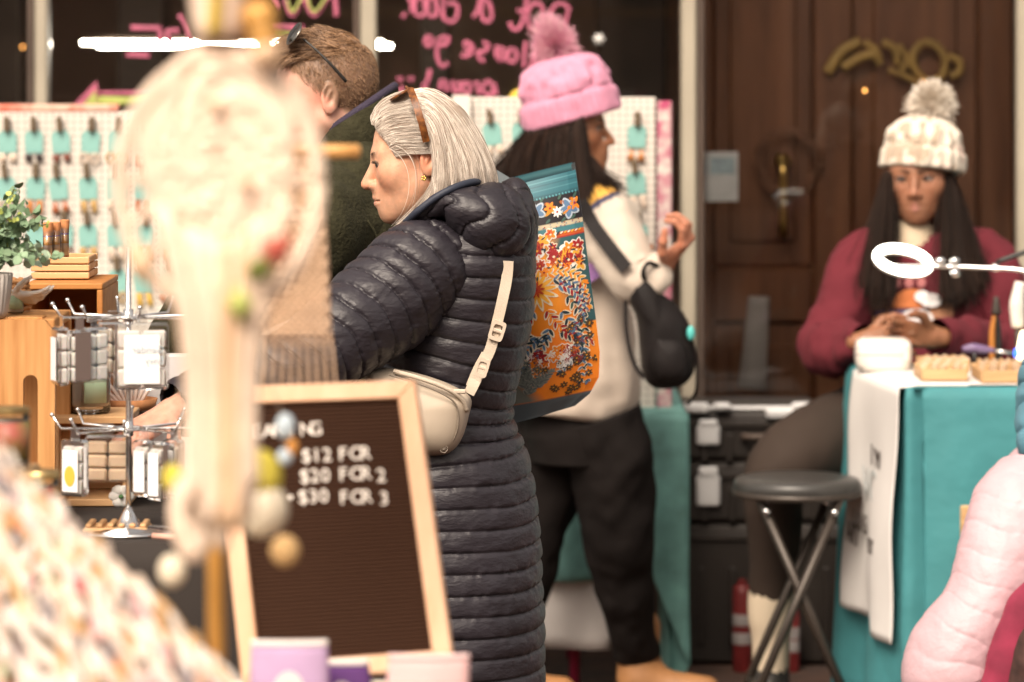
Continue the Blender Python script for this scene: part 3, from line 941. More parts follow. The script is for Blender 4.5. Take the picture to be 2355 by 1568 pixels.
def hand_mesh(org, fx, thumb, s, curls, skin, tcurl=.3, spread=1.0, cell=.0028, stub=.09):
    """fx: towards the finger tips, thumb: towards the thumb side; back of the hand = fx x thumb (z)"""
    ys = [.029, .010, -.010, -.028]
    lens = [(.042, .026, .021), (.046, .029, .022), (.042, .027, .021), (.034, .021, .018)]
    segs = []
    for i in range(4):
        p = A(.088 - .004 * abs(i - 1), ys[i], 0); an = 0
        for k, l in enumerate(lens[i]):
            an += curls[i] * (.9 if k == 0 else 1.1)
            q = p + l * A(math.cos(an), .12 * spread * (1.2 - i) * .6, -math.sin(an))
            r0 = .0096 - .0011 * k - (.0012 if i == 3 else 0)
            segs.append((p, q, r0, r0 - .001)); p = q
    tp = A(.022, .026, -.006); td = unit(A(.62, .72, -.32))
    tsg = []
    for k, l in enumerate((.042, .032, .026)):
        q = tp + l * td
        tsg.append((tp, q, .0135 - .0018 * k, .0118 - .0018 * k)); tp = q
        td = unit(td + tcurl * A(.5, -.8, -.5))
    def f(p):
        d = cap(p, (-stub, 0, 0), (0, 0, 0), .025 + .006 * stub / .09, .025)
        for i in range(4):
            d = smin(d, cap(p, (.008, ys[i] * .45, 0), (.086, ys[i], 0), .0155, .0118), .014)
        for a, b, r1, r2 in tsg:
            d = smin(d, cap(p, a, b, r1, r2), .007)
        for a, b, r1, r2 in segs:
            d = smin(d, cap(p, a, b, r1, r2), .004)
        return d
    V, F = nets(f, (-.125, -.06, -.12), (.205, .125, .05), cell)
    z = unit(np.cross(fx, thumb)); y = np.cross(z, unit(fx))
    M = np.stack([unit(fx), y, z], 1)
    c = np.tile(np.asarray(skin, float), (len(V), 1))
    kn = np.exp(-(np.abs(V[:, 0] - .09) / .012) ** 2)[:, None] * .35
    c = c * (1 - kn) + np.asarray(skin) * A(.95, .72, .66) * kn
    return np.asarray(org) + s * (V @ M.T), F, c

def limbs(caps, skin, cell=.014, k=.03):
    caps = [(a, b, r1 * .72, r2 * .72) for a, b, r1, r2 in caps]
    pts = np.array([c[0] for c in caps] + [c[1] for c in caps]); rm = max(max(c[2], c[3]) for c in caps) + .03
    def f(p):
        d = None
        for a, b, r1, r2 in caps:
            e = cap(p, a, b, r1, r2)
            d = e if d is None else smin(d, e, k)
        return d
    V, F = nets(f, pts.min(0) - rm, pts.max(0) + rm, cell)
    return V, F, np.tile(np.asarray(skin, float), (len(V), 1))

def garment(keys, na, ns, disp=None, lat=None, cap_=False):
    """tube of cloth along keys rows [x,y,z,ra,rb]; lat = direction of ra"""
    K = crom(np.asarray(keys, float), ns)
    c, ra, rb = K[:, :3], K[:, 3], K[:, 4]
    T = np.gradient(c, axis=0); T /= np.linalg.norm(T, axis=1)[:, None] + 1e-12
    s = np.concatenate([[0], np.cumsum(np.linalg.norm(np.diff(c, axis=0), axis=1))])
    th = np.linspace(0, 2 * np.pi, na, endpoint=False)
    a = np.asarray(lat if lat is not None else (1, 0, 0), float)
    rings = []
    for i in range(ns):
        a = unit(a - T[i] * np.dot(a, T[i])); b = np.cross(T[i], a)
        rad = np.cos(th)[:, None] * a + np.sin(th)[:, None] * b
        p = c[i] + ra[i] * np.cos(th)[:, None] * a + rb[i] * np.sin(th)[:, None] * b
        if disp is not None:
            p = p + rad * disp(s[i], th, p)[:, None]
        rings.append(p)
    g = G(); g.grid(np.array(rings), closed_v=True, cap=cap_)
    return g

def quilt(sp, amp, seed=0, sag=.15, tight=.42, wr=1.0):
    def f(s, th, p):
        P3 = p * 1.0
        ph = s / sp + sag * noise(np.stack([np.cos(th) * 1.3 + 5, np.sin(th) * 1.3 + seed, 0 * th + s * 2], -1), seed)
        fr = ph - np.floor(ph)
        pil = np.clip(4 * fr * (1 - fr), 0, 1) ** tight
        big = noise(P3 * A(14, 14, 14), seed + 2) * .55 * amp * wr
        puck = noise(np.stack([th * 21 + 1.5 * noise(np.stack([th * 5, 0 * th + s * 9, 0 * th], -1), 77), 0 * th + np.round(ph) * 7.1, 0 * th + np.abs(fr - .5) * 1.5], -1), seed + 3) * .60 * amp * np.exp(-(np.minimum(fr, 1 - fr) / .24) ** 2) * wr * (.6 + .6 * noise(P3 * 6, seed + 9)) - .35 * amp * np.exp(-(np.minimum(fr, 1 - fr) / .05) ** 2)
        fold = noise(P3 * A(30, 30, 55), seed + 5) * .28 * amp * wr
        return amp * pil + pil * (big + fold) + puck
    return f

def soft(amp, seed=0, sc_=9.0):
    def f(s, th, p):
        return amp * (noise(p * A(sc_, sc_, sc_ * .7), seed) + .5 * noise(p * A(sc_ * 2.3, sc_ * 2.3, sc_ * 2), seed + 1))
    return f

def rings(rows):
    """rows (y, xl, xr, dist, half depth) -> garment keys"""
    out = []
    for y, xl, xr, d, hd in rows:
        c = P((xl + xr) / 2, y, d)
        out.append([*c, (xr - xl) / 2 / FPX * d, hd])
    return out

def on_surf(rows, px, py, off=.008):
    r = np.array(rows, float)
    xl, xr, d, hd = (np.interp(py, r[:, 0], r[:, k]) for k in (1, 2, 3, 4))
    t = np.clip((px - (xl + xr) / 2) / ((xr - xl) / 2), -.98, .98)
    return P(px, py, d - hd * math.sqrt(1 - t * t) - off)

def bez(p0, p1, p2, p3, n):
    t = np.linspace(0, 1, n)[None, :, None]
    p0, p1, p2, p3 = (x[:, None, :] for x in (p0, p1, p2, p3))
    return p0 * (1 - t) ** 3 + 3 * p1 * t * (1 - t) ** 2 + 3 * p2 * t * t * (1 - t) + p3 * t ** 3

def pillow(poly, d, thick, n=48, rows=10, back=.35, bulge=.5):
    """soft bag: outline in photo units at distance d, domed to the front by thick"""
    pl = np.asarray(poly, float)
    q = crom(np.vstack([np.hstack([pl, np.zeros((len(pl), 1))]), [[*pl[0], 0]]]), n + 1)[:-1, :2]
    c = q.mean(0)
    gr = []
    for k in range(-rows, rows + 1):
        if k < 0:
            r = 1 - (1 + k / rows) if False else 1 - abs(k) / rows
        else:
            r = 1 - k / rows
        r = max(r, .02)
        t = (1 - r ** 2.2) ** bulge
        off = thick * back * t if k < 0 else -thick * t
        pts = c + (q - c) * (r ** .5 if False else (1 - (1 - r) ** 1.0))
        gr.append([P(x, y, d) + A(0, off, 0) for x, y in pts])
    g = G(); g.grid(np.array(gr), closed_v=True, cap=True)
    return g

def ribbon(pts, wd, th, m, nm, par, wdir=None, res=30):
    pts = crom(np.asarray(pts, float), res)
    T = np.gradient(pts, axis=0); T /= np.linalg.norm(T, axis=1)[:, None]
    W = np.cross(T, A(0, 1, 0)); W /= np.linalg.norm(W, axis=1)[:, None]
    Nn = np.cross(W, T)
    r = np.stack([pts - W * wd / 2 - Nn * th / 2, pts + W * wd / 2 - Nn * th / 2, pts + W * wd / 2 + Nn * th / 2, pts - W * wd / 2 + Nn * th / 2], 1)
    g = G(); g.grid(r, closed_v=True, cap=True)
    return build(g, nm, m, par, sharp=40)

def pompom(name, C, r, m, parent, n=1800, rad=.0011, squash=(1, 1, 1), wob=.12, fz=None):
    v = rng.normal(size=(n, 3)); v /= np.linalg.norm(v, axis=1)[:, None]
    ln = r * (1 + rng.uniform(-.15, .1, n))[:, None] * np.asarray(squash)
    t = np.linspace(.15, 1, 6)[None, :, None]
    p = C + v[:, None] * ln[:, None] * t + rng.normal(0, wob * r, (n, 1, 3)) * t ** 2
    if fz is not None:
        p = fz(p)
    return strands(name, p, rad, m, parent, .6)

m_eye = mat('eye', (.6, .6, .6), .15, attr=True)
m_skin = mat('skin', (.5, .3, .2), .48, attr=True, sss=.25, var=.10, vs=45, bump=.25, bs=260, bd=.0008, spec=.4)
m_skin2 = mat('mature_skin', (.5, .3, .2), .46, attr=True, sss=.35, var=.15, vs=70, bump=.4, bs=170, bd=.0012, spec=.38)

# ------------------------------------------------------------------ the grey-haired woman in the quilted coat (in focus)
DWm = 6.8
wom = empty('person', P(1010, 100 + CAMH * FPX / DWm, DWm), 'woman with grey bob in dark quilted long coat reaching to the left table', 'person', 'shoppers and stallholders')
hs_ = .91
hC = P(964, 366, DWm - .01)
fW = A(-math.cos(R(4)) * math.cos(R(8)), math.sin(R(4)) * math.cos(R(8)), -math.sin(R(8)))
oW = dict(skin=(.61, .345, .225), lip=(.50, .22, .17), brow=(.22, .13, .08), browa=.75, nose=.84, fat=.003, tip=.0014)
V, F, C_, MW = head_mesh(hC, fW, (0, 0, 1), hs_, oW, .0023)
body = G(); body.add(V, F, C_)
sh, el_, wr_ = P(985, 590, 6.68), P(700, 838, 6.55), P(412, 938, 6.42)
neck = hC + hs_ * (MW @ A(-.05, 0, -.17))
pel = P(1010, 1000, 6.82)
gz = 0.0
caps = [(neck, P(1050, 560, 6.82), .055, .09), (P(1050, 560, 6.82), pel, .105, .12), (sh, el_, .05, .04), (el_, wr_, .04, .028), (P(1050, 560, 6.82), sh, .09, .05),
        (P(1120, 560, 6.98), P(1080, 760, 7.02), .05, .04), (P(1080, 760, 7.02), P(960, 880, 7.0), .04, .03)]
for x, dd in ((960, 6.75), (1060, 6.92)):
    an = P(x, 0, dd); an[2] = .09
    caps += [(pel, P(x, 1350, dd), .10, .065), (P(x, 1350, dd), an, .06, .04), (an, an + A(-.15, .03, -.05), .038, .03)]
body.add(*limbs(caps, oW['skin']))
hx = unit(P(330, 985, 6.38) - wr_)
V, F, C_ = hand_mesh(wr_ + hx * .01, hx, A(-.1, -.75, -.35), .92, [.28, .25, .3, .35], (.60, .33, .24))
body.add(V, F, C_)
build(body, 'body', m_skin2, wom, cols=True)
eyes(wom, hC, MW, hs_, (1, .55, -.10), (.05, .05, .045))
def face_hair(par, C, M, s, m, nb_=70, r=.00045):
    out = []
    for sd in (-1, 1):
        u = rng.uniform(0, 1, nb_)
        a = np.stack([.0905 - .018 * u ** 1.4, sd * (.012 + .035 * u), .0185 + .006 * np.sin(u * 2.6)], 1) + rng.normal(0, .0012, (nb_, 3))
        dv = np.stack([-.004 - .003 * u, sd * (.006 + 0 * u), .0035 - .006 * u], 1)
        out.append(bez(a, a + dv * .4, a + dv * .8 + A(0, 0, .0008), a + dv * 1.2, 6))
        u = rng.uniform(-1, 1, 34)
        a = np.stack([.0845 - .007 * (u + 1) / 2 * 1.6, sd * (.035 + .0125 * u), .0068 - .0035 * u * u], 1)
        dv = np.stack([.007 - .001 * u, sd * (.001 + .003 * u), .0025 + 0 * u], 1)
        out.append(bez(a, a + dv * A(.5, .5, -.4), a + dv * A(.8, .8, .1), a + dv, 6))
    S = np.concatenate(out)
    return strands('brows_and_lashes', C + s * (S.reshape(-1, 3) @ M.T).reshape(S.shape), r, m, par, .4)
face_hair(wom, hC, MW, hs_, hair_mat('grey_brown_brow', (.10, .06, .04), (.24, .17, .12), .5, .2))

m_coat = mat('dark_quilted_nylon', (.021, .018, .024), .45, var=.2, vs=7, bump=.6, bs=60, bd=.003, spec=.45, bstretch=(1, 1, 2.2))
rowsW = [(432, 985, 1120, 6.84, .07), (470, 962, 1160, 6.83, .11), (515, 935, 1205, 6.83, .15), (580, 912, 1225, 6.83, .17), (680, 895, 1222, 6.83, .17), (780, 880, 1203, 6.83, .165), (860, 858, 1184, 6.83, .16), (930, 842, 1172, 6.83, .155),
         (1000, 822, 1185, 6.83, .165), (1080, 806, 1213, 6.83, .18), (1200, 792, 1232, 6.83, .19), (1400, 780, 1244, 6.83, .20), (1600, 775, 1248, 6.83, .205), (1740, 772, 1250, 6.83, .21)]
g = garment(rings(rowsW), 260, 400, quilt(.0372, .0070, 11, tight=.33, wr=.8), (1, 0, 0))
coat = build(g, 'coat', m_coat, wom)
m_seam = mat('coat_seam', (.012, .010, .010), .6)
slv = [[*P(1030, 595, 6.74), .050, .06], [*P(1000, 605, 6.72), .082, .080], [*P(955, 636, 6.695), .090, .085], [*P(890, 692, 6.66), .086, .082], [*P(820, 745, 6.62), .080, .076], [*P(755, 795, 6.585), .075, .070], [*P(690, 843, 6.55), .070, .066],
       [*P(620, 872, 6.52), .068, .062], [*P(540, 898, 6.49), .060, .056], [*P(470, 918, 6.46), .052, .050], [*P(418, 934, 6.43), .045, .043], [*P(398, 940, 6.42), .040, .038]]
g = garment(slv, 150, 300, quilt(.036, .0080, 23, sag=.3, tight=.33, wr=1.05), A(.6, 0, .8))
sleeve = build(g, 'sleeve', m_coat, wom)
slv2 = [[*P(1120, 540, 6.92), .06, .06], [*P(1120, 620, 6.98), .075, .07], [*P(1085, 760, 7.02), .065, .06], [*P(1020, 850, 7.02), .055, .055], [*P(965, 885, 7.0), .05, .05]]
build(garment(slv2, 80, 140, quilt(.036, .009, 29), A(1, 0, 0)), 'sleeve', m_coat, wom)
# armhole seam
pts = [on_surf(rowsW, x, y, .012) for x, y in ((1008, 520), (1016, 560), (1020, 610), (1020, 660), (1010, 710))]
# hood lying on the back
def hoodd(s, th, p):
    return quilt(.036, .0080, 37, sag=.35, tight=.33, wr=1.0)(s, th, p)
hood = [[*P(950, 505, 6.70), .006, .008], [*P(985, 486, 6.69), .010, .016], [*P(1020, 470, 6.69), .016, .028], [*P(1060, 482, 6.69), .036, .048], [*P(1108, 506, 6.71), .062, .07], [*P(1146, 528, 6.76), .066, .062], [*P(1168, 532, 6.83), .056, .044],
        [*P(1172, 520, 6.92), .04, .036], [*P(1150, 480, 7.0), .03, .03]]
g = garment(hood, 150, 220, hoodd, A(.25, 0, 1), cap_=True)
hd_ = build(g, 'hood', m_coat, wom)
hood2 = [[*P(1172, 448, 6.84), .02, .05], [*P(1185, 485, 6.82), .028, .085], [*P(1190, 530, 6.80), .030, .10], [*P(1182, 575, 6.78), .030, .095], [*P(1166, 608, 6.77), .024, .07], [*P(1156, 626, 6.77), .010, .03]]
build(garment(hood2, 90, 160, quilt(.042, .0070, 41, sag=.2, tight=.33, wr=1.0), A(1, 0, 0), cap_=True), 'hood_panel', m_coat, hd_)
m_navy = mat('navy_binding', (.020, .026, .045), .6, bump=.2, bs=200)
g = G(); g.tube(PS([(932, 512, 6.69), (958, 488, 6.665), (985, 466, 6.66), (1015, 446, 6.66), (1048, 430, 6.67), (1080, 420, 6.70), (1106, 417, 6.75), (1120, 420, 6.82)]), .0065, n=8, res=40)
build(g, 'hood_binding', m_navy, hd_)

# hair: scalp cap, swept-back front, bob behind the sunglasses, wisps over the ear
m_hairW = hair_mat('grey_blond_hair', (.20, .125, .080), (.92, .85, .76), .38)
m_capW = mat('grey_hair_mass', (.28, .20, .15), .6, c2=(.45, .38, .31), vs=40, stretch=(1, 1, .2))
def toW(q): return hC + hs_ * (q @ MW.T)
g = G(); g.ball((-.022, 0, .034), (.093, .080, .090), 40, 28)
V = np.vstack(g.v); keep = (V[:, 0] < .046) & ((V[:, 2] > .035) | (V[:, 0] < -.045))
F2 = [f for f in g.f if all(keep[i] for i in f)]
g.f = F2; g.v = [toW(V)]
build(g, 'hair_mass', m_capW, wom)
n = 5200
b = rng.uniform(-1, 1, n); lay = rng.uniform(0, 1, n)
clump = noise(np.stack([b * 9, 0 * b, 0 * b + 3], 1), 4)
root = np.stack([.083 - .046 * b * b - .012 * lay, .073 * np.sin(b * 1.35), .088 - .078 * b * b - .006 * clump], 1)
an = b * 1.84 + .06 * clump
dest = np.stack([-.004 - .07 * np.clip(np.abs(b) - .55, 0, 1) + .004 * clump + rng.normal(0, .003, n), (.083 + .010 * lay) * np.sin(an), .036 + (.090 + .012 * lay) * np.cos(an)], 1)
ctr = A(-.01, 0, .02)
mid1 = root + A(.004, 0, .026) * (1 - .6 * np.abs(b))[:, None] * (0.5 + lay[:, None]) + (root - ctr) * .04 + rng.normal(0, .002, (n, 3))
mid2 = (root * .35 + dest * .65); mid2 = ctr + (mid2 - ctr) * (1.10 + .05 * lay + .02 * clump)[:, None]
S1 = bez(root, mid1, mid2, dest, 12)
# bob
n = 9000
b = rng.uniform(-1.1, 1.1, n) + rng.normal(0, .02, n); lay = rng.uniform(0, 1, n) ** .7
cl = noise(np.stack([b * 7, 0 * b + 1, 0 * b], 1), 9); cl2 = noise(np.stack([b * 22, 0 * b + 2, 0 * b], 1), 10)
an = b * 1.35
root = np.stack([-.006 + rng.normal(0, .004, n) - .02 * (1 - lay) - .034 * np.clip(np.abs(b) - .35, 0, 1), (.080 + .012 * lay) * np.sin(an), .036 + (.086 + .014 * lay) * np.cos(an)], 1)
side = np.sign(b) * np.clip(np.abs(b), 0, 1)
az = np.clip(np.abs(b) / 1.1, 0, 1)                          # 0 = crown/back, 1 = beside the ear
phi = az ** .85 * 2.35                                        # angle round the head from the back
rr = .096 + .008 * lay + .007 * cl
end = np.stack([-.030 - rr * np.cos(phi) * 1.02, np.sign(b) * rr * np.sin(phi) * .84, -.100 - .028 * az ** 2 + .012 * cl + rng.normal(0, .005, n) - .004 * cl2], 1)
p1 = root + np.stack([-.062 * (1 - .75 * az), .020 * side, .018 * (1 - az) - .010 * az], 1)
p2 = end + np.stack([-.034 * (1 - az) - .012 - .075 * az ** 2, .026 * np.sign(b) * np.sin(phi), .070 + 0 * az], 1)
S2 = bez(root, p1, p2, end, 14)
tt = np.linspace(0, 1, 14)[None, :]
S2[..., 0] += ((.030 * az ** 1.5)[:, None] * np.clip(tt - .72, 0, 1) / .28) + (cl * .006)[:, None] * tt
S2[..., 1] -= (np.sign(b) * .012)[:, None] * np.clip(tt - .75, 0, 1) / .25 - (cl2 * .004)[:, None] * tt
# wisps from the temple curving past the ear to the jaw
n = 6
u_ = rng.uniform(0, 1, n)
root = np.stack([.052 - .03 * u_, .068 + .008 * u_ + 0 * u_, .028 + .012 * u_], 1) + rng.normal(0, .003, (n, 3))
end = np.stack([.062 - .045 * u_, .066 + .012 * rng.uniform(0, 1, n), -.118 + .015 * u_], 1) + rng.normal(0, .006, (n, 3))
p1 = root + np.stack([-.05 - .01 * u_, .022 + 0 * u_, -.03 + 0 * u_], 1)
p2 = np.stack([.004 + .012 * rng.uniform(0, 1, n), .088 + 0 * u_, -.085 + 0 * u_], 1)
S3 = bez(root, p1, p2, end, 14)
def rs(S, k):
    m = S.shape[1]; t = np.linspace(0, m - 1, k); i = np.clip(t.astype(int), 0, m - 2); f = (t - i)[None, :, None]
    return S[:, i] * (1 - f) + S[:, i + 1] * f
S = np.concatenate([rs(S1, 14), S2, S3])
# locks curling forward from behind the ear to the jaw
n = 420
u_ = rng.uniform(0, 1, n)
cl3 = noise(np.stack([u_ * 8, 0 * u_, 0 * u_ + 5], 1), 31)
root = np.stack([-.042 + .008 * u_, .080 + .006 * u_, .02 - .05 * u_], 1) + rng.normal(0, .003, (n, 3))
end = np.stack([.045 - .05 * u_ + .012 * cl3, .070 + .010 * u_, -.122 + .012 * u_ + .006 * cl3], 1) + rng.normal(0, .004, (n, 3))
p1 = root + np.stack([-.004 + 0 * u_, .016 + 0 * u_, -.06 + 0 * u_], 1)
p2 = np.stack([-.016 + .01 * cl3, .096 + 0 * u_, -.118 + .012 * u_], 1)
S = np.concatenate([S, bez(root, p1, p2, end, 14)])
# fly-aways
n = 240
fb = rng.uniform(-1, 1, n)
fr = np.stack([.07 - .1 * rng.uniform(0, 1, n), .06 * fb, .10 - .02 * fb ** 2], 1)
fd = rng.normal(0, 1, (n, 3)); fd[:, 2] = np.abs(fd[:, 2])
tt = np.linspace(0, 1, 14)[None, :, None]
S4 = fr[:, None] + (fd[:, None] * .012 + A(-.03, 0, 0)) * tt + A(0, 0, .008) * tt * (1 - tt) * 4
S = np.concatenate([S, S4])
strands('hair', toW(S.reshape(-1, 3)).reshape(S.shape), .00038, m_hairW, wom, .4)

# ear stud, sunglasses
m_gold = mat('gold', (.75, .50, .16), .25, metal=1.0)
g = G(); c = toW(A(-.012, .088, -.036))
for k in range(5):
    g.ball(c + .0032 * A(math.cos(k * 1.256), -.3, math.sin(k * 1.256)), .0024, 8, 6)
build(g, 'ear_stud', m_gold, wom)
m_tort = mat('tortoiseshell', (.07, .025, .010), .38, c2=(.24, .085, .02), vs=90, spec=.3)
m_amber = mat('amber_lens', (.42, .17, .04), .12, coat=.5)
sgw = empty('sunglasses', P(945, 210, 6.74), 'tortoiseshell sunglasses with amber lenses pushed up in the grey hair', 'sunglasses')
for s_, dd in ((0, 0), (1, .145)):
    ribbon(PS([(943, 205, 6.725 + dd), (952, 228, 6.702 + dd), (962, 258, 6.690 + dd), (972, 292, 6.687 + dd), (980, 326, 6.695 + dd)]), .0125, .003, m_tort, 'temple_arm', sgw, res=20)
    ctr_ = P(922, 216, 6.752 + dd * .75)
    ph = np.linspace(0, 2 * np.pi, 28, endpoint=False)
    ring = np.array([ctr_ + .020 * math.cos(t) * unit(A(-.85, 0, -.5)) + .026 * math.sin(t) * A(0, 1, 0) * .9 for t in ph])
    g = G(); g.poly(ring, A(-.001, 0, .0016)); build(g, 'lens', m_amber, sgw)
    g = G(); g.tube(np.vstack([ring, ring[:1]]), .0026, n=6); build(g, 'lens_rim', m_tort, sgw)
g = G(); g.tube(PS([(938, 205, 6.735), (934, 200, 6.80), (938, 204, 6.88)]), .003, n=6, res=8); build(g, 'brow_bar', m_tort, sgw)

# belt bag worn across the back
m_beige = mat('beige_nylon', (.50, .42, .33), .55, var=.08, vs=8, bump=.3, bs=35)
m_strap = mat('beige_webbing', (.52, .44, .35), .7, bump=.4, bs=350)
m_buck = mat('beige_buckle', (.55, .46, .37), .4)
bb = empty('belt_bag', P(960, 1048, 6.6), 'beige crossbody belt bag with zip worn on the back of the quilted coat', 'bag')
poly = [(842, 850), (900, 846), (975, 862), (1040, 886), (1082, 914), (1078, 955), (1063, 1005), (1040, 1036), (1008, 1047), (960, 1042), (905, 1025), (858, 985), (836, 920)]
build(pillow(poly, 6.645, .055, 72, 12), 'pouch', m_beige, bb)
def dome(px, py, off): return P(px, py, 6.645 - off)
g = G(); g.tube([dome(905, 853, .035), dome(975, 873, .048), dome(1030, 895, .045), dome(1062, 918, .034), dome(1074, 945, .022)], .0042, n=8, res=30); build(g, 'zip', m_strap, bb)
g = G(); g.tube([dome(895, 862, .044), dome(970, 885, .058), dome(1022, 908, .053), dome(1050, 935, .042), dome(1052, 985, .034), dome(1036, 1025, .022)], .0016, n=6, res=40); build(g, 'stitched_edge', mat('grey_stitch', (.22, .18, .14), .7), bb)
g = G(); g.box(dome(1052, 900, .042), (.030, .006, .008), bev=.002); build(g, 'zip_pull', m_buck, bb, sharp=40)
g = G(); ph = np.linspace(0, 2 * np.pi, 20); c = dome(1020, 1032, .030); g.tube(c + np.stack([.0065 * np.cos(ph), 0 * ph, .0065 * np.sin(ph)], 1), .0008, n=5)
for k in range(4):
    dv = A(math.cos(k * .785), 0, math.sin(k * .785)) * .005; g.tube([c - dv, c + dv], .0006, n=4)
build(g, 'round_badge', mat('badge_grey', (.25, .21, .17), .5), bb)
sp_ = [(1168, 600), (1165, 640), (1155, 690), (1142, 745), (1128, 800), (1105, 850), (1088, 885), (1078, 905)]
ribbon([on_surf(rowsW, x, y, .024 if y < 860 else .034) for x, y in sp_], .019, .0025, m_strap, 'strap', bb)
ribbon([on_surf(rowsW, x, y, .029) for x, y in ((1120, 815), (1100, 852), (1084, 890))], .021, .003, m_strap, 'strap_loop', bb, res=10)
for x, y, wpx, hpx in ((1143, 760, 34, 46), (1108, 845, 30, 44)):
    c = on_surf(rowsW, x, y, .029); k = 6.7 / FPX
    th = R(-18); rot = np.array([[math.cos(th), 0, -math.sin(th)], [0, 1, 0], [math.sin(th), 0, math.cos(th)]])
    ph = np.linspace(0, 2 * np.pi, 24, endpoint=False)
    def rrect(a, b, e=.35): return np.array([[a * np.sign(math.cos(t)) * abs(math.cos(t)) ** e, 0, b * np.sign(math.sin(t)) * abs(math.sin(t)) ** e] for t in ph]) @ rot.T + c
    g = G(); g.plate(rrect(wpx * k / 2, hpx * k / 2), rrect(wpx * k / 3.4, hpx * k / 3.2), (0, -1, 0), .006); build(g, 'slider_buckle', m_buck, bb, sharp=40)
    g = G(); g.box(c + A(0, -.003, 0), (wpx * k * .8, .005, .007), rot=rot, bev=.002); build(g, 'buckle_bar', m_buck, bb, sharp=40)
ribbon([on_surf(rowsW, x, y, .02) for x, y in ((850, 800), (852, 826), (858, 852))], .019, .0025, m_strap, 'strap', bb, res=8)

# ------------------------------------------------------------------ the big patterned tote on her far shoulder
DTt = 7.12
tote = empty('tote_bag', P(1270, 970, DTt), 'large orange and teal floral printed tote bag hanging behind the quilted coat', 'bag')
T_t = np.array([0, .06, .2, .4, .6, .75, .86, .94, 1.0])
T_xr = np.array([1323, 1327, 1339, 1353, 1369, 1379, 1377, 1356, 1322.])
T_xl = np.array([1128, 1128, 1130, 1135, 1140, 1146, 1150, 1156, 1165.])
T_yr = np.array([390, 418, 500, 610, 725, 810, 868, 906, 934.])
T_yl = np.array([440, 466, 540, 650, 762, 845, 905, 945, 978.])
def tote_px(u, v):
    xl, xr, yl, yr = (np.interp(v, T_t, a) for a in (T_xl, T_xr, T_yl, T_yr))
    return xl + (xr - xl) * u, yl + (yr - yl) * u
def tote_p(u, v, off=0.0):
    x, y = tote_px(u, v)
    bul = .035 * np.sin(np.pi * np.clip(u, 0, 1)) * np.clip(np.sin(np.pi * np.clip(v * .95 + .06, 0, 1)), 0, 1) + .006 * np.sin(u * 7 + v * 5) * v
    d = DTt - bul - off + .05 * np.clip(u - .9, 0, 1)
    return np.stack([(x - CX) / FPX * DTt, d, CAMH - (y - HY) / FPX * DTt], -1)
nu_, nv_ = 120, 220
U, Vv = np.meshgrid(np.linspace(0, 1, nu_), np.linspace(0, 1, nv_))
gr = tote_p(U, Vv)
cA = np.zeros((nv_, nu_, 3)); nz = noise(np.stack([U * 5, Vv * 9, 0 * U], -1), 3); nz2 = noise(np.stack([U * 14, Vv * 24, 0 * U], -1), 8)
org = np.stack([.86 + .0 * nz, .23 + .13 * np.clip(1 - Vv * 1.3, 0, 1) + .03 * nz, .02 + 0 * U], -1)
tealc = np.array([.03, .10, .11])
cA[:] = org
wt_ = (np.clip((U - .55 - .6 * (Vv - .25) + .12 * nz) * 7, 0, 1) * (Vv < .62))[..., None]
cA = cA * (1 - wt_) + tealc * wt_
lw = (np.clip((.45 - U + (Vv - .9) * 2.2) * 6, 0, 1) * (Vv > .7))[..., None]
cA = cA * (1 - lw) + np.array([.16, .17, .15]) * lw
def band(v0, v1, c): cA[(Vv >= v0) & (Vv < v1)] = c
band(0, .078, (.035, .15, .19)); band(.014, .020, (.09, .27, .31)); band(.034, .040, (.022, .09, .12)); band(.055, .060, (.07, .23, .27))
band(.078, .094, (.025, .10, .13)); band(.094, .198, (.012, .010, .014)); band(.198, .218, (.55, .48, .33)); band(.218, .238, (.05, .19, .22)); band(.238, .262, (.55, .10, .02)); band(.256, .264, (.35, .02, .02))
band(.925, 1.01, (.085, .105, .12)); band(.918, .925, (.40, .14, .06))
m_tote = mat('printed_tote', (.5, .3, .1), .45, attr=True, var=.08, vs=30, bump=.15, bs=30, spec=.5)
g = G(); g.grid(gr, color=cA)
bk = gr.copy(); bk[..., 1] = DTt + .085 + .02 * np.sin(np.pi * U)
bk[..., 2] += .012 * (1 - Vv)
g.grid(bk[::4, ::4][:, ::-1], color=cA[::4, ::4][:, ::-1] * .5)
build(g, 'bag_panel', m_tote, tote, cols=True)
m_side = mat('grey_tote_side', (.10, .12, .13), .5, bump=.2, bs=25)
for k, sgn in ((-1, 1), (0, -1)):
    e = gr[:, k]; e2 = bk[:, k]
    t_ = np.linspace(0, 1, 8)[:, None, None]
    s_ = e[None] * (1 - t_) + e2[None] * t_
    s_[..., 0] += (.012 * np.sin(np.pi * np.linspace(0, 1, 8)))[:, None] * (-.6 if k == -1 else .6)
    build(G().grid(s_ if k else s_[::-1]), 'side_panel', m_side, tote)
build(G().grid(np.linspace(gr[-1], bk[-1], 6)), 'base_panel', m_side, tote)
for u_ in (.12,):
    hp = [tote_p(u_, .01, .004), tote_p(u_, 0, 0) + A(-.06, -.0, .05), P(1190, 440, 7.02), P(1160, 470, 6.96)]
    ribbon(hp, .022, .004, m_side, 'strap', tote, res=14)
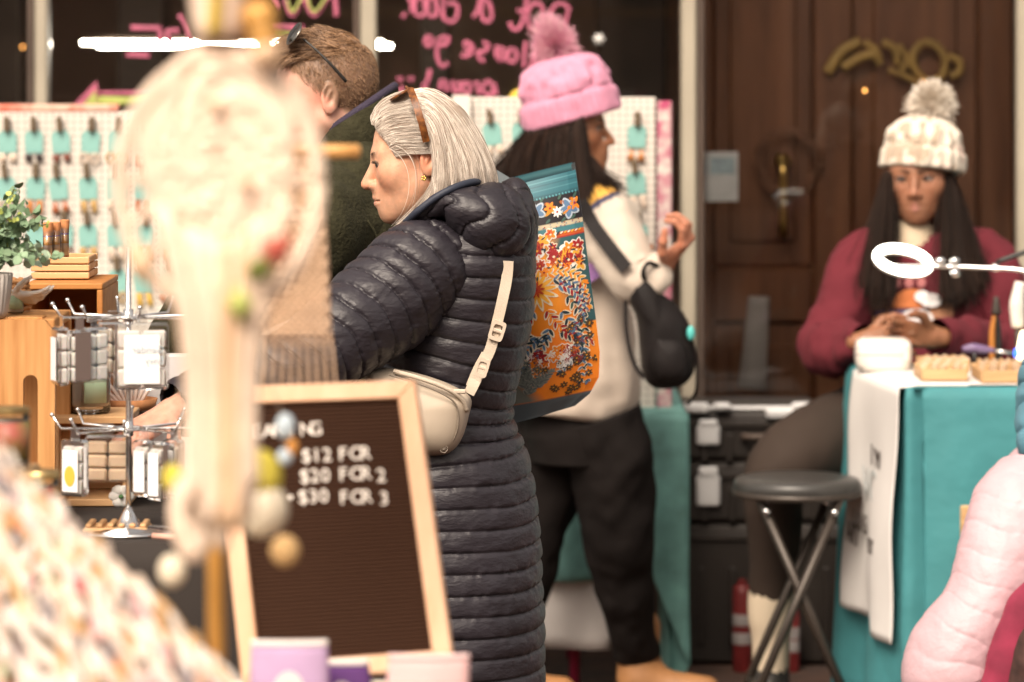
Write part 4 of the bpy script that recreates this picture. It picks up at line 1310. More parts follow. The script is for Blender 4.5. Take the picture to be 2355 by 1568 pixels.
# printed motifs: small pieces lying on the cloth
pr = G()
def petal(u, v, ang, ln, wd, c, off=.0012, asp=None):
    """leaf/petal in photo units laid on the bag"""
    th = np.linspace(0, 2 * np.pi, 10, endpoint=False)
    lx = ln * .5 * (1 + np.cos(th)); ly = wd * .5 * np.sin(th) * (1 - .25 * np.cos(th))
    du = (lx * math.cos(ang) - ly * math.sin(ang)) / 205.0; dv = (lx * math.sin(ang) + ly * math.cos(ang)) / 545.0
    dv = dv + du * 0.0
    uu, vv = u + du, v + dv
    if uu.max() > .985 or uu.min() < .02 or vv.max() > .985: return
    p = tote_p(uu, vv, off)
    pr.add(p, [tuple(range(10))], c)
RD, OR, CRM, BLU, WHT, YEL, DKG, NAV = (.33, .012, .015), (.82, .24, .015), (.82, .72, .54), (.10, .19, .32), (.84, .80, .76), (.82, .40, .04), (.05, .11, .09), (.015, .035, .05)
def flower(u, v, r, n, c, cc, out=None, a0=0.0, off=.0012):
    for k in range(n):
        a = a0 + k * 2 * math.pi / n
        if out is not None: petal(u, v, a, r * 1.18, r * .95 * 4 / n + 2, out, off)
        petal(u + math.cos(a) * r * .12 / 205, v + math.sin(a) * r * .12 / 545, a, r * .86, r * .6 * 4 / n + 1, c, off + .0006)
    if cc is not None:
        for a in (0, math.pi): petal(u - math.cos(a) * r * .16 / 205, v - math.sin(a) * r * .16 / 545, a, r * .36, r * .36, cc, off + .0012)
def spray(u, v, a0, ln, n, c1, c2, bend=0.0, size=15, out=CRM):
    uu, vv, a = u, v, a0
    for k in range(n):
        st = ln / n
        uu += math.cos(a) * st / 205; vv += math.sin(a) * st / 545; a += bend / n
        for sgn in (-1, 1):
            sz = size * (1 - .5 * k / n)
            petal(uu, vv, a + sgn * .75, sz * 1.25, sz * .62, out, .0010); petal(uu, vv, a + sgn * .75, sz, sz * .36, c1 if (k + (sgn > 0)) % 2 else c2, .0018)
    petal(uu, vv, a, size * .9, size * .4, c1, .0018)
for k in range(26):
    petal(.04 + k * .037, .086, math.pi / 2 - .2, 5, 3.4, (.10, .33, .38))
for k, (u, v) in enumerate(((.30, .150), (.50, .140), (.70, .145), (.87, .150), (.98, .145), (.12, .15))):
    if k % 2 == 0: flower(u - .04, v - .008, 15, 6, OR, RD); flower(u + .035, v + .012, 13, 8, WHT, RD)
    else: flower(u, v, 21, 5, BLU, OR, out=(.45, .52, .60), a0=.5); 
    petal(u + .09, v + .025, -.5, 22, 9, (.25, .22, .05)); petal(u + .10, v + .024, -.5, 16, 4, OR, .002); petal(u - .10, v - .03, .3, 18, 8, (.32, .10, .03))
    petal(u + .06, v - .035, -.9, 14, 6, DKG); petal(u - .05, v + .035, 2.5, 14, 6, DKG)
rr_ = random.Random(5)
for k in range(40): petal(rr_.uniform(.1, .97), rr_.uniform(.20, .216), 0, 3, 2.4, RD if k % 2 else BLU)
for k in range(24): petal(.06 + k * .04, .247, -.6, 8, 3.2, CRM if k % 2 else YEL)
for k in range(62):                                         # dense blossom zone
    u, v = rr_.uniform(.08, .96), rr_.uniform(.235, .40)
    if u > .70 and v < .30: continue
    flower(u, v, rr_.uniform(10, 17), rr_.choice((5, 5, 6)), rr_.choice((RD, OR, YEL, RD, (.5, .06, .02))), rr_.choice((CRM, RD, YEL)), out=rr_.choice((WHT, CRM, WHT)), a0=rr_.uniform(0, 6))
    if k % 2: petal(u + .07, v + .01, rr_.uniform(0, 6), 15, 8, WHT); petal(u + .072, v + .012, rr_.uniform(0, 6), 11, 4, NAV, .002)
flower(.43, .455, 44, 14, YEL, RD, out=CRM); flower(.43, .455, 20, 10, (.45, .05, .01), RD, off=.003)
for b_ in (0, 1, 2):
    spray(.52 + .05 * b_, .41 + .02 * b_, -.35 + .25 * b_, 150 - 10 * b_, 13, (OR, NAV, BLU)[b_], (YEL, BLU, RD)[b_], 2.3, 17)
for (u, v, a, l, bd, c1, c2) in ((.40, .52, 1.9, 120, 1.6, RD, BLU), (.50, .52, 1.2, 150, -.9, RD, OR), (.30, .55, 2.2, 90, -2.5, NAV, BLU), (.62, .53, 1.0, 190, .6, BLU, NAV), (.75, .58, 1.3, 150, .4, NAV, BLU), (.22, .45, 1.9, 150, .5, OR, NAV),
                              (.88, .42, 1.25, 200, .1, RD, OR), (.55, .60, 1.9, 120, .6, BLU, NAV), (.62, .62, .9, 90, -1.0, NAV, RD), (.45, .64, 2.5, 110, -.8, BLU, NAV), (.85, .66, 1.9, 90, .5, NAV, BLU), (.70, .48, .9, 160, 1.1, NAV, DKG)):
    spray(u, v, a, l, 10, c1, c2, bd, 17)
for k in range(34):
    flower(rr_.uniform(.3, .8), rr_.gauss(.735, .025), rr_.uniform(7, 13), 5, rr_.choice((RD, OR, WHT)), None, out=rr_.choice((WHT, CRM)), a0=rr_.uniform(0, 6))
for k in range(46):                                         # star blossoms on plain orange
    u, v = rr_.uniform(.34, .97), rr_.uniform(.60, .915)
    if v < .76 and u < .72: continue
    flower(u, v, 9, 6, (.10, .05, .02), YEL, a0=rr_.uniform(0, 6))
for k in range(16): spray(rr_.uniform(.2, .4), rr_.uniform(.82, .90), rr_.uniform(-2.4, -.8), 40, 5, (.20, .22, .20), (.12, .14, .14), 0, 12, out=(.30, .30, .26))
m_print = mat('printed_motif', (.5, .5, .5), .5, attr=True)
po = build(pr, 'printed_pattern', m_print, tote, cols=True, smooth=False)
po['kind'] = 'stuff'

# ------------------------------------------------------------------ the man in the dark green fleece
DM = 7.3
man = empty('person', P(820, 100 + CAMH * FPX / DM, DM), 'man with cropped brown hair in dark green fleece behind the woven hanging', 'person', 'shoppers and stallholders')
mC = P(742, 224, DM)
fM = A(-math.cos(R(6)) * math.cos(R(9)), math.sin(R(6)) * math.cos(R(9)), -math.sin(R(9)))
oM = dict(skin=(.62, .36, .27), lip=(.45, .2, .17), brow=(.16, .09, .05), nose=1.0, fat=.004, stubble=(.30, .19, .13), fade=(.20, .125, .075), red=(.66, .27, .19))
V, F, C_, MM = head_mesh(mC, fM, (0, 0, 1), 1.0, oM, .0026)
body = G(); body.add(V, F, C_)
ms, me_, mw = P(760, 520, 7.12), P(420, 775, 6.92), P(500, 960, 7.05)
npt = mC + 1.0 * (MM @ A(-.05, 0, -.17))
mp = P(830, 1050, 7.3)
caps = [(npt, P(830, 480, 7.3), .06, .11), (P(830, 480, 7.3), mp, .13, .13), (ms, me_, .055, .045), (me_, mw, .045, .03), (P(830, 480, 7.3), ms, .11, .06), (P(880, 520, 7.5), P(860, 800, 7.5), .055, .045)]
for x, dd in ((790, 7.22), (870, 7.4)):
    an = P(x, 0, dd); an[2] = .10
    caps += [(mp, P(x, 1380, dd), .11, .07), (P(x, 1380, dd), an, .065, .045), (an, an + A(-.17, .02, -.055), .042, .033)]
body.add(*limbs(caps, oM['skin']))
hx = unit(A(.3, .2, -.9))
body.add(*hand_mesh(mw, hx, A(0, -1, .2), 1.0, [.3, .3, .35, .4], oM['skin']))
build(body, 'body', m_skin, man, cols=True)
eyes(man, mC, MM, 1.0, (1, 0, -.3))
m_fleece = mat('dark_green_fleece', (.033, .031, .017), .95, spec=.1, sheen=.15, var=.3, vs=60, bump=.9, bs=170, bd=.004)
def fl(s, th, p): return soft(.008, 51, 8)(s, th, p) + .0015 * noise(p * 90, 4)
rowsM = [(318, 770, 870, 7.34, .08), (345, 765, 905, 7.34, .10), (378, 745, 945, 7.33, .14), (430, 722, 975, 7.32, .19), (520, 705, 990, 7.32, .21), (650, 700, 990, 7.32, .20), (850, 702, 985, 7.32, .19), (1100, 700, 985, 7.32, .19), (1180, 700, 985, 7.32, .19)]
build(garment(rings(rowsM), 140, 200, fl), 'fleece_jacket', m_fleece, man)
slm = [[*P(800, 470, 7.22), .07, .07], [*P(760, 520, 7.14), .10, .09], [*P(680, 590, 7.06), .088, .082], [*P(590, 660, 7.0), .080, .078], [*P(490, 725, 6.95), .074, .074], [*P(425, 772, 6.92), .070, .070], [*P(428, 850, 6.96), .060, .060], [*P(470, 920, 7.02), .05, .05], [*P(492, 950, 7.05), .04, .04]]
build(garment(slm, 110, 200, soft(.012, 61, 12), A(0, 0, 1)), 'sleeve', m_fleece, man)
slm2 = [[*P(890, 440, 7.46), .08, .08], [*P(905, 560, 7.52), .09, .085], [*P(890, 700, 7.53), .08, .075], [*P(860, 830, 7.5), .065, .06]]
build(garment(slm2, 60, 80, soft(.01, 66), A(1, 0, 0)), 'sleeve', m_fleece, man)
# stand-up collar: tall behind the neck, dropping to the throat
nrm = 60
th = np.linspace(0, 2 * np.pi, nrm, endpoint=False)
top, bot = [], []
for t in th:
    ct, st = math.cos(t), math.sin(t)          # ct = +1 back of the neck (right in the photo)
    top.append(P(815 + 92 * ct, 262 - 64 * ct, 7.33) + A(0, .105 * st, 0))
    bot.append(P(818 + 92 * ct, 365 - 16 * ct, 7.33) + A(0, .115 * st, 0))
top, bot = np.array(top), np.array(bot)
cg = np.array([bot * (1 - f) + top * f + (bot - bot.mean(0)) * (.10 * math.sin(f * 3.0)) for f in np.linspace(0, 1, 10)])
clr = build(G().grid(cg, closed_v=True), 'collar', m_fleece, man, mods=[('SOLIDIFY', dict(thickness=.010, offset=0))])
m_trim = mat('navy_knit_trim', (.035, .026, .050), .85, bump=.8, bs=300, bd=.003)
build(G().tube(np.vstack([top, top[:1]]), .0085, n=8), 'collar_trim', m_trim, clr)
pts = [on_surf(rowsM, x, y, .012) for x, y in ((770, 455), (800, 470), (835, 495), (865, 540), (880, 600))]
build(G().tube(pts, .0025, n=6, res=20), 'yoke_seam', m_fleece, man)
m_jean = mat('dark_denim', (.03, .035, .05), .8, var=.2)
for x, dd in ((790, 7.22), (870, 7.4)):
    a = P(x, 1380, dd); z0 = A(a[0], dd, .08)
    build(garment([[*P(830, 1080, (7.3 + dd) / 2), .14, .14], [*P((830 + x) / 2, 1220, dd), .11, .11], [*a, .085, .085], [*z0, .065, .065]], 40, 50, soft(.008, 5)), 'trouser_leg', m_jean, man)
# hair: cropped sides, longer textured top combed forward
m_hairM = hair_mat('brown_hair', (.10, .050, .025), (.36, .21, .11), .4)
def toM(q): return mC + 1.0 * (q @ MM.T)
def scalp(n, zmin):
    v = rng.normal(size=(n * 5, 3)); v /= np.linalg.norm(v, axis=1)[:, None]
    q = A(-.012, 0, .032) + v * A(.098, .0765, .089)
    return q, v
q, v = scalp(3600, 0)
line = .012 + np.clip(q[:, 0] * 1.1, -.06, .09)
ok = (q[:, 2] > line) & (q[:, 0] < .072) & (q[:, 2] < .085)
q, v = q[ok][:5200], v[ok][:5200]
t = np.linspace(0, 1, 14)[None, :, None]
ln = .006 + .012 * np.clip((q[:, 2] - .04) / .05, 0, 1)
D = unit(A(-.25, 0, -1.0)) * .8 + 0 * q
SA = q[:, None] + ln[:, None, None] * t * (v[:, None] * (.65 - .4 * t) + D[:, None] * (.3 + .5 * t) + rng.normal(0, .18, (len(q), 1, 3)))
q, v = scalp(2200, 0)
ok = (q[:, 2] > .072) & (q[:, 0] < .062)
q, v = q[ok][:2600], v[ok][:2600]
cl = np.stack([noise(q * 75 + 7 * k, 20 + k) for k in range(3)], 1)
ln = .034 + .014 * rng.uniform(0, 1, len(q)) + .010 * np.clip(q[:, 0] / .06, 0, 1)
D = A(1.0, 0, .05) + cl * .55
SB = q[:, None] + ln[:, None, None] * t * (v[:, None] * (.62 - .55 * t) + D[:, None] * (.45 + .45 * t) + A(0, 0, -.35) * t ** 2 * np.clip(q[:, 0] / .05, 0, 1)[:, None, None] + rng.normal(0, .07, (len(q), 1, 3)))
S = np.concatenate([SA, SB])
strands('hair', toM(S.reshape(-1, 3)).reshape(S.shape), np.concatenate([np.full(len(SA), .00045), np.full(len(SB), .0008)]), m_hairM, man, .4)
m_gun = mat('gunmetal', (.25, .24, .22), .25, metal=1.0)
m_mirror = mat('mirror_lens', (.20, .19, .17), .06, metal=1.0)
sgm = empty('sunglasses', P(690, 100, 7.2), 'metal framed sunglasses with mirrored lenses on top of the man\'s head', 'sunglasses')
for s_, dd in ((0, 0), (1, .155)):
    g = G(); g.tube(PS([(698, 90, 7.222 + dd), (728, 116, 7.212 + dd), (762, 150, 7.206 + dd), (796, 188, 7.21 + dd)]), [.0022, .0022, .003, .0035], n=8, res=16)
    build(g, 'temple_arm', m_black, sgm)
    cc = P(676, 78, 7.232 + dd * .62)
    ph = np.linspace(0, 2 * np.pi, 28, endpoint=False)
    ring = np.array([cc + .023 * math.cos(t_) * unit(A(.55, 0, .85)) + .025 * math.sin(t_) * unit(A(-.25, .93, .2)) for t_ in ph])
    build(G().poly(ring, A(-.0012, 0, .0008)), 'lens', m_mirror, sgm)
    build(G().tube(np.vstack([ring, ring[:1]]), .0018, n=6), 'lens_rim', m_gun, sgm)
build(G().tube(PS([(688, 64, 7.245), (684, 58, 7.275), (688, 62, 7.31)]), .0016, n=6, res=8), 'bridge', m_gun, sgm)

# ------------------------------------------------------------------ the woman in the pink bobble hat
DK = 9.5
kw = empty('person', P(1370, 100 + CAMH * FPX / DK, DK), 'woman in pink bobble hat and white sweatshirt raising one hand', 'person', 'shoppers and stallholders')
kC = P(1303, 298, DK)
fK = unit(A(1, -.05, .04))
oK = dict(skin=(.34, .15, .075), lip=(.22, .08, .06), brow=(.02, .012, .01), nose=.9, fat=.002)
V, F, C_, MK = head_mesh(kC, fK, (0, 0, 1), 1.0, oK, .0034)
body = G(); body.add(V, F, C_)
ks, ke, kwr = P(1385, 485, 9.36), P(1462, 652, 9.24), P(1520, 612, 9.26)
kp = P(1330, 950, 9.5)
caps = [(kC + MK @ A(-.05, 0, -.17), P(1310, 520, 9.5), .055, .1), (P(1310, 520, 9.5), kp, .12, .13), (P(1310, 520, 9.5), ks, .1, .05), (ks, ke, .05, .04), (ke, kwr, .04, .028)]
kf = A(P(1468, 0, 9.66)[0], 9.66, .1); kb = A(P(1150, 0, 9.6)[0], 9.6, .1)
caps += [(kp, P(1395, 1060, 9.46), .1, .08), (P(1395, 1060, 9.46), P(1420, 1270, 9.51), .08, .07), (P(1420, 1270, 9.51), kf, .065, .045), (kp, P(1270, 1060, 9.56), .1, .08), (P(1270, 1060, 9.56), P(1228, 1240, 9.58), .08, .06), (P(1228, 1240, 9.58), kb, .065, .045)]
k2 = [P(1230, 500, 9.66), P(1250, 650, 9.62), P(1370, 618, 9.42)]
caps += [(P(1310, 520, 9.5), k2[0], .1, .05), (k2[0], k2[1], .05, .04), (k2[1], k2[2], .04, .028)]
body.add(*limbs(caps, oK['skin']))
body.add(*hand_mesh(P(1526, 606, 9.25), unit(P(1592, 540, 9.2) - P(1526, 606, 9.25)), A(.2, -.9, .3), 1.0, [.75, .8, .85, .8], (.44, .19, .115), tcurl=.6))
body.add(*hand_mesh(k2[2], unit(A(1, -.15, .2)), A(0, -.3, 1), .95, [.5, .5, .5, .5], oK['skin'], tcurl=.5))
build(body, 'body', m_skin, kw, cols=True)
eyes(kw, kC, MK, 1.0)
rowsK = [(398, 1268, 1350, 9.5, .06), (415, 1225, 1376, 9.5, .09), (445, 1176, 1402, 9.5, .14), (520, 1164, 1422, 9.5, .165), (650, 1166, 1440, 9.5, .17), (800, 1168, 1462, 9.5, .175), (900, 1172, 1474, 9.5, .18), (938, 1180, 1472, 9.5, .175), (952, 1195, 1455, 9.5, .16)]
g = garment(rings(rowsK), 100, 140, soft(.014, 71, 10))
Vs = np.vstack(g.v); nc = P(1312, 395, 9.45)
dn = np.linalg.norm((Vs - nc) * A(1, .8, 1), axis=1)
cs = np.tile(A(.50, .42, .35), (len(Vs), 1))
for r0, r1, c in ((0, .095, (.58, .28, .33)), (.095, .145, (.62, .33, .05)), (.145, .160, (.03, .03, .07))):
    cs[(dn >= r0) & (dn < r1)] = c
g.c = [cs]
m_sweat = mat('cream_sweatshirt', (.6, .5, .4), .85, attr=True, var=.08, vs=10, sheen=.2, bump=.3, bs=60)
build(g, 'sweatshirt', m_sweat, kw, cols=True)
for kk, seed in (([[*P(1370, 470, 9.4), .07, .07], [*P(1400, 510, 9.35), .075, .075], [*P(1432, 585, 9.28), .068, .068], [*P(1458, 640, 9.24), .062, .062], [*P(1490, 640, 9.235), .054, .054], [*P(1513, 620, 9.25), .047, .047], [*P(1524, 611, 9.255), .040, .040]], 81),
                 ([[*P(1245, 470, 9.62), .07, .07], [*P(1225, 520, 9.67), .075, .075], [*P(1240, 640, 9.63), .065, .065], [*P(1300, 640, 9.52), .055, .055], [*P(1360, 622, 9.43), .045, .045]], 83)):
    g = garment(kk, 60, 90, soft(.009, seed, 16), A(0, 0, 1)); 
    vv = np.vstack(g.v); dn = np.linalg.norm((vv - nc) * A(1, .8, 1), axis=1); cs = np.tile(A(.50, .43, .36), (len(vv), 1))
    for r0, r1, c in ((0, .095, (.58, .28, .33)), (.095, .15, (.62, .33, .05)), (.15, .165, (.03, .03, .07))):
        cs[(dn >= r0) & (dn < r1)] = c
    g.c = [cs]
    build(g, 'sleeve', m_sweat, kw, cols=True)
m_trou = mat('black_trousers', (.009, .007, .0065), .85, var=.3, bump=.4, bs=14, bd=.01, spec=.12)
build(garment([[*P(1325, 925, 9.5), .145, .14], [*P(1340, 990, 9.5), .152, .15], [*P(1340, 1060, 9.5), .135, .14]], 60, 30, soft(.004, 3), cap_=True), 'trousers_seat', m_trou, kw)
build(garment([[*P(1375, 960, 9.45), .110, .12], [*P(1405, 1060, 9.45), .104, .112], [*P(1418, 1200, 9.48), .090, .095], [*P(1432, 1330, 9.54), .074, .076], [*P(1452, 1430, 9.60), .062, .062], [*P(1465, 1500, 9.65), .058, .058]], 60, 80, soft(.011, 88, 13), A(1, 0, 0), cap_=True), 'trouser_leg', m_trou, kw)
build(garment([[*P(1285, 960, 9.55), .120, .125], [*P(1262, 1070, 9.56), .100, .11], [*P(1240, 1190, 9.58), .082, .09], [*P(1200, 1350, 9.6), .070, .07], [*P(1155, 1540, 9.6), .058, .058]], 60, 80, soft(.011, 89, 13), A(1, 0, 0), cap_=True), 'trouser_leg', m_trou, kw)
m_tan = mat('tan_boot_leather', (.30, .14, .052), .6, var=.25, vs=14, bump=.4, bs=30)
m_sole = mat('boot_sole', (.25, .15, .08), .7)
for f0, dr_ in ((kf, A(.98, -.2, 0)), (kb, A(.9, .1, 0))):
    f0 = f0 * A(1, 1, 0)
    def bs_(p, f0=f0, dr_=dr_):
        d = cap(p, f0 + A(0, 0, .085), f0 + A(0, 0, .20), .052, .056)
        d = smin(d, cap(p, f0 + dr_ * .01 + A(0, 0, .055), f0 + dr_ * .17 + A(0, 0, .045), .046, .040), .05)
        return np.maximum(d, .014 - p[..., 2])
    V, F = nets(bs_, f0 + A(-.13, -.13, .0), f0 + A(.26, .13, .27), .008)
    bo = build(G().add(V, F), 'boot', m_tan, kw)
    build(garment([[*(f0 + A(0, 0, 0) - dr_ * .055), .03, .012], [*(f0 - dr_ * .0), .050, .014], [*(f0 + dr_ * .1), .045, .014], [*(f0 + dr_ * .205), .02, .012]], 20, 24, None, np.cross(dr_, A(0, 0, 1)), cap_=True), 'sole', m_sole, bo)
def knit_hat(name, C, up, r, h, m, parent, seed, rib=0, cable=.004, colr=None, tilt_fwd=None):
    prof = [(.90, .02), (.97, -.01), (1.05, 0), (1.10, .05), (1.10, .30), (1.05, .375), (1.01, .39), (1.03, .43), (1.02, .55), (.96, .70), (.82, .84), (.60, .94), (.32, .99), (.03, 1.0)]
    pr_ = crom([[a, b_, 0] for a, b_ in prof], 60)[:, :2]
    th = np.linspace(0, 2 * np.pi, 120, endpoint=False)
    rg = []
    for a, b_ in pr_:
        k = 1 + (.025 * np.cos(th * rib) if rib else 0) + cable / r * noise(np.stack([np.cos(th) * 6, np.sin(th) * 6, 0 * th + b_ * 7], 1), seed) * (1.6 if b_ > .42 else .5)
        rg.append(np.stack([a * r * k * np.cos(th) * 1.06, a * r * k * np.sin(th) * .94, np.full(120, b_ * h)], 1))
    rg = np.array(rg)
    M = frame(tilt_fwd if tilt_fwd is not None else A(1, 0, 0), up)
    u = unit(up); f = unit(np.cross(np.cross(u, tilt_fwd if tilt_fwd is not None else A(1, 0, 0)), u)); M = np.stack([f, np.cross(u, f), u], 1)
    g = G(); cc = None
    if colr is not None:
        nn = noise(rg.reshape(-1, 3) * A(55, 55, 30), seed + 4)[:, None]
        cc = np.where(nn > .25, np.asarray(colr[1]), np.where(nn < -.55, np.asarray(colr[2]), np.asarray(colr[0]))).reshape(60, 120, 3)
    g.grid(rg @ M.T + C, closed_v=True, cap=True, color=cc)
    return build(g, name, m, parent, cols=colr is not None)
m_pinkk = mat('pink_knit', (.58, .25, .36), .9, sheen=.4, var=.12, vs=30, bump=.7, bs=120, bd=.003)
kup = unit(A(-.27, 0, 1))
hk = P(1318, 276, 9.5)
kh = knit_hat('hat', hk, kup, .104, .165, m_pinkk, kw, 5, rib=40, cable=.006, tilt_fwd=fK)
m_pompk = hair_mat('pink_pompom_fibre', (.62, .22, .36), (.78, .52, .55), .8)
pc = hk + kup * .186 + A(.004, 0, 0)
pompom('pompom', pc, .056, m_pompk, kh, 2600, .0010, (1, 1, 1.1), .10, fz=lambda p: p + A(-.014, 0, .014) * np.clip((p[..., 2:3] - pc[2]) / .05, 0, 1.2) ** 2)
m_hairK = hair_mat('dark_brown_hair', (.006, .004, .003), (.028, .014, .009), .5, .12)
def braids(par, roots, ends, ctrl, n, rad, spread, m, nm='hair', k=14):
    i = rng.integers(0, len(roots), n); a = rng.uniform(0, 1, (n, 1)); j = np.clip(i + 1, 0, len(roots) - 1)
    mixf = lambda L: np.asarray(L)[i] * (1 - a) + np.asarray(L)[j] * a
    r0, e0, c0 = mixf(roots), mixf(ends), mixf(ctrl)
    jt_ = rng.normal(0, spread, (n, 3))
    S = bez(r0 + jt_ * .4, r0 * .55 + c0 * .45 + jt_, c0 * .75 + e0 * .25 + jt_ * 1.2, e0 + jt_ * 1.6, k)
    return strands(nm, S, rad, m, par, .7)
RK = PS([(1338, 275, 9.40), (1325, 280, 9.40), (1290, 295, 9.40), (1240, 300, 9.44), (1212, 300, 9.5), (1230, 300, 9.58)])
CK = PS([(1332, 400, 9.37), (1320, 400, 9.36), (1280, 380, 9.36), (1225, 365, 9.38), (1190, 360, 9.46), (1195, 360, 9.6)])
EK = PS([(1362, 500, 9.32), (1340, 490, 9.31), (1290, 470, 9.31), (1215, 440, 9.34), (1165, 412, 9.42), (1150, 410, 9.62)])
braids(kw, RK, EK, CK, 2600, .0013, .009, m_hairK)
braids(kw, PS([(1330, 330, 9.41), (1325, 330, 9.40)]), PS([(1425, 450, 9.33), (1400, 430, 9.36)]), PS([(1340, 415, 9.38), (1365, 415, 9.36)]), 350, .0013, .008, m_hairK)
g = G(); g.ball(P(1270, 345, 9.49), (.075, .085, .10), 20, 14); build(g, 'hair_mass', mat('dark_hair_mass', (.012, .008, .006), .6), kw)

# black sling bag
m_sling = mat('black_sling_nylon', (.009, .007, .007), .65, spec=.2, var=.3, vs=20, bump=.3, bs=80)
sb_ = empty('sling_bag', P(1520, 890, 9.22), 'black sling bag slung at the side of the white sweatshirt', 'bag')
poly = [(1432, 612), (1462, 592), (1500, 625), (1520, 672), (1556, 700), (1586, 748), (1598, 810), (1592, 862), (1560, 890), (1505, 892), (1478, 862), (1470, 800), (1462, 730), (1440, 680)]
build(pillow(poly, 9.24, .075, 60, 10), 'pouch', m_sling, sb_)
poly = [(1505, 770), (1560, 780), (1580, 820), (1570, 870), (1520, 874), (1496, 830)]
build(pillow(poly, 9.185, .035, 40, 8), 'pocket', m_sling, sb_)
ribbon(PS([(1335, 462, 9.25), (1362, 515, 9.24), (1398, 565, 9.20), (1440, 618, 9.17)]), .034, .004, m_sling, 'strap', sb_, res=16)
ribbon(PS([(1438, 690, 9.2), (1440, 760, 9.2), (1455, 830, 9.2), (1480, 870, 9.2)]), .010, .003, m_sling, 'strap', sb_, res=16)
ribbon(PS([(1590, 780, 9.2), (1602, 840, 9.22), (1600, 900, 9.25), (1580, 930, 9.3)]), .008, .003, m_sling, 'strap', sb_, res=16)
g = G(); g.tube(PS([(1488, 655, 9.2), (1478, 628, 9.17), (1490, 605, 9.17), (1512, 612, 9.2)]), .006, n=6, res=14); build(g, 'grab_loop', m_sling, sb_)
g = G(); g.ball(P(1588, 766, 9.19), (.010, .008, .018), 10, 8); build(g, 'zip_tag', mat('aqua_tag', (.08, .45, .42), .5), sb_)
m_purp = mat('purple_booklet', (.18, .14, .40), .5, c2=(.30, .06, .08), vs=4)
g = G(); g.poly(PS([(1325, 622, 9.33), (1408, 578, 9.31), (1412, 590, 9.31), (1405, 618, 9.31), (1330, 668, 9.33)]), (0, .012, 0)); simple('booklet', g, m_purp, 'purple and red booklet held in front of the white sweatshirt', 'booklet', smooth=False)

m_hairK0 = hair_mat('dark_brow_hair', (.006, .004, .003), (.02, .011, .008), .5, .12)
# ------------------------------------------------------------------ the seated woman in the cream bobble hat
DS = 9.8
sw = empty('person', P(2110, 100 + CAMH * FPX / DS, DS), 'seated woman in cream bobble hat and burgundy sweatshirt behind the teal table', 'person', 'shoppers and stallholders')
sC = P(2109, 406, DS)
fS = unit(A(-.20, -1, -.06))
oS = dict(skin=(.29, .132, .076), lip=(.42, .18, .14), brow=(.012, .008, .006), nose=.92, fat=.008, nostril=0, chin=-.004, red=(.34, .14, .08))
V, F, C_, MS = head_mesh(sC, fS, unit(A(-.03, 0, 1)), 1.0, oS, .0030)
body = G(); body.add(V, F, C_)
sp0 = P(2120, 960, 9.85)
ss = [P(1990, 605, 9.8), P(2262, 605, 9.82)]
se = [P(1905, 800, 9.66), P(2335, 800, 9.7)]
swr = [P(1985, 785, 9.44), P(2150, 775, 9.42)]
kn1, an1 = P(1800, 1062, 9.45), A(P(1772, 0, 9.56)[0], 9.56, .1)
kn2, an2 = P(2080, 1075, 9.3), A(P(2080, 0, 9.4)[0], 9.4, .1)
caps = [(sC + MS @ A(-.05, 0, -.17), P(2120, 640, 9.85), .05, .1), (P(2120, 640, 9.85), sp0, .12, .14)]
for i in (0, 1):
    caps += [(P(2120, 640, 9.85), ss[i], .1, .05), (ss[i], se[i], .05, .04), (se[i], swr[i], .04, .028)]
caps += [(sp0, kn1, .1, .065), (kn1, an1, .06, .04), (sp0, kn2, .1, .065), (kn2, an2, .06, .04)]
body.add(*limbs(caps, oS['skin']))
body.add(*hand_mesh(swr[0], unit(A(.75, -.4, .12)), A(0, .3, 1), .95, [.35, .4, .45, .5], (.26, .115, .06), tcurl=.5, stub=.02))
body.add(*hand_mesh(swr[1], unit(A(-.9, -.2, .1)), A(0, -.2, 1), .95, [.4, .45, .5, .55], (.26, .115, .06), tcurl=.5, stub=.02))
build(body, 'body', m_skin, sw, cols=True)
eyes(sw, sC, MS, 1.0, (1, -.12, .0), (.03, .018, .012))
face_hair(sw, sC, MS, 1.0, m_hairK0, 60, .0007)
face_hair(kw, kC, MK, 1.0, m_hairK0, 60, .0007)
face_hair(man, mC, MM, 1.0, hair_mat('man_brow', (.08, .04, .02), (.2, .11, .06), .5, .2))
rowsS = [(545, 2060, 2162, 9.86, .07), (560, 2010, 2225, 9.86, .10), (590, 1968, 2285, 9.85, .125), (650, 1962, 2292, 9.83, .145), (750, 1965, 2290, 9.82, .155), (860, 1962, 2292, 9.82, .165), (945, 1955, 2300, 9.82, .17), (985, 1965, 2290, 9.82, .165)]
m_burg = mat('burgundy_sweatshirt', (.110, .016, .024), .9, sheen=.10, spec=.2, var=.15, vs=8, bump=.3, bs=70)
build(garment(rings(rowsS), 100, 120, soft(.010, 91, 8)), 'sweatshirt', m_burg, sw)
for i in (0, 1):
    mid = (ss[i] + se[i]) / 2
    kk = [[*(ss[i] * .6 + P(2120, 620, 9.83) * .4), .075, .075], [*ss[i], .085, .08], [*mid, .078, .075], [*se[i], .070, .07], [*((se[i] + swr[i]) / 2), .060, .06], [*(swr[i] * .85 + se[i] * .15), .048, .048], [*swr[i], .038, .038]]
    build(garment(kk, 60, 110, soft(.013, 93 + i, 15), A(0, 0, 1)), 'sleeve', m_burg, sw)
m_rolln = mat('cream_rollneck', (.52, .42, .30), .85, bump=.4, bs=90)
build(garment([[*P(2098, 580, 9.78), .055, .055], [*P(2100, 545, 9.79), .052, .052], [*P(2102, 518, 9.80), .050, .05]], 40, 20, lambda s, th, p: .003 * np.cos(th * 20)), 'rollneck', m_rolln, sw)
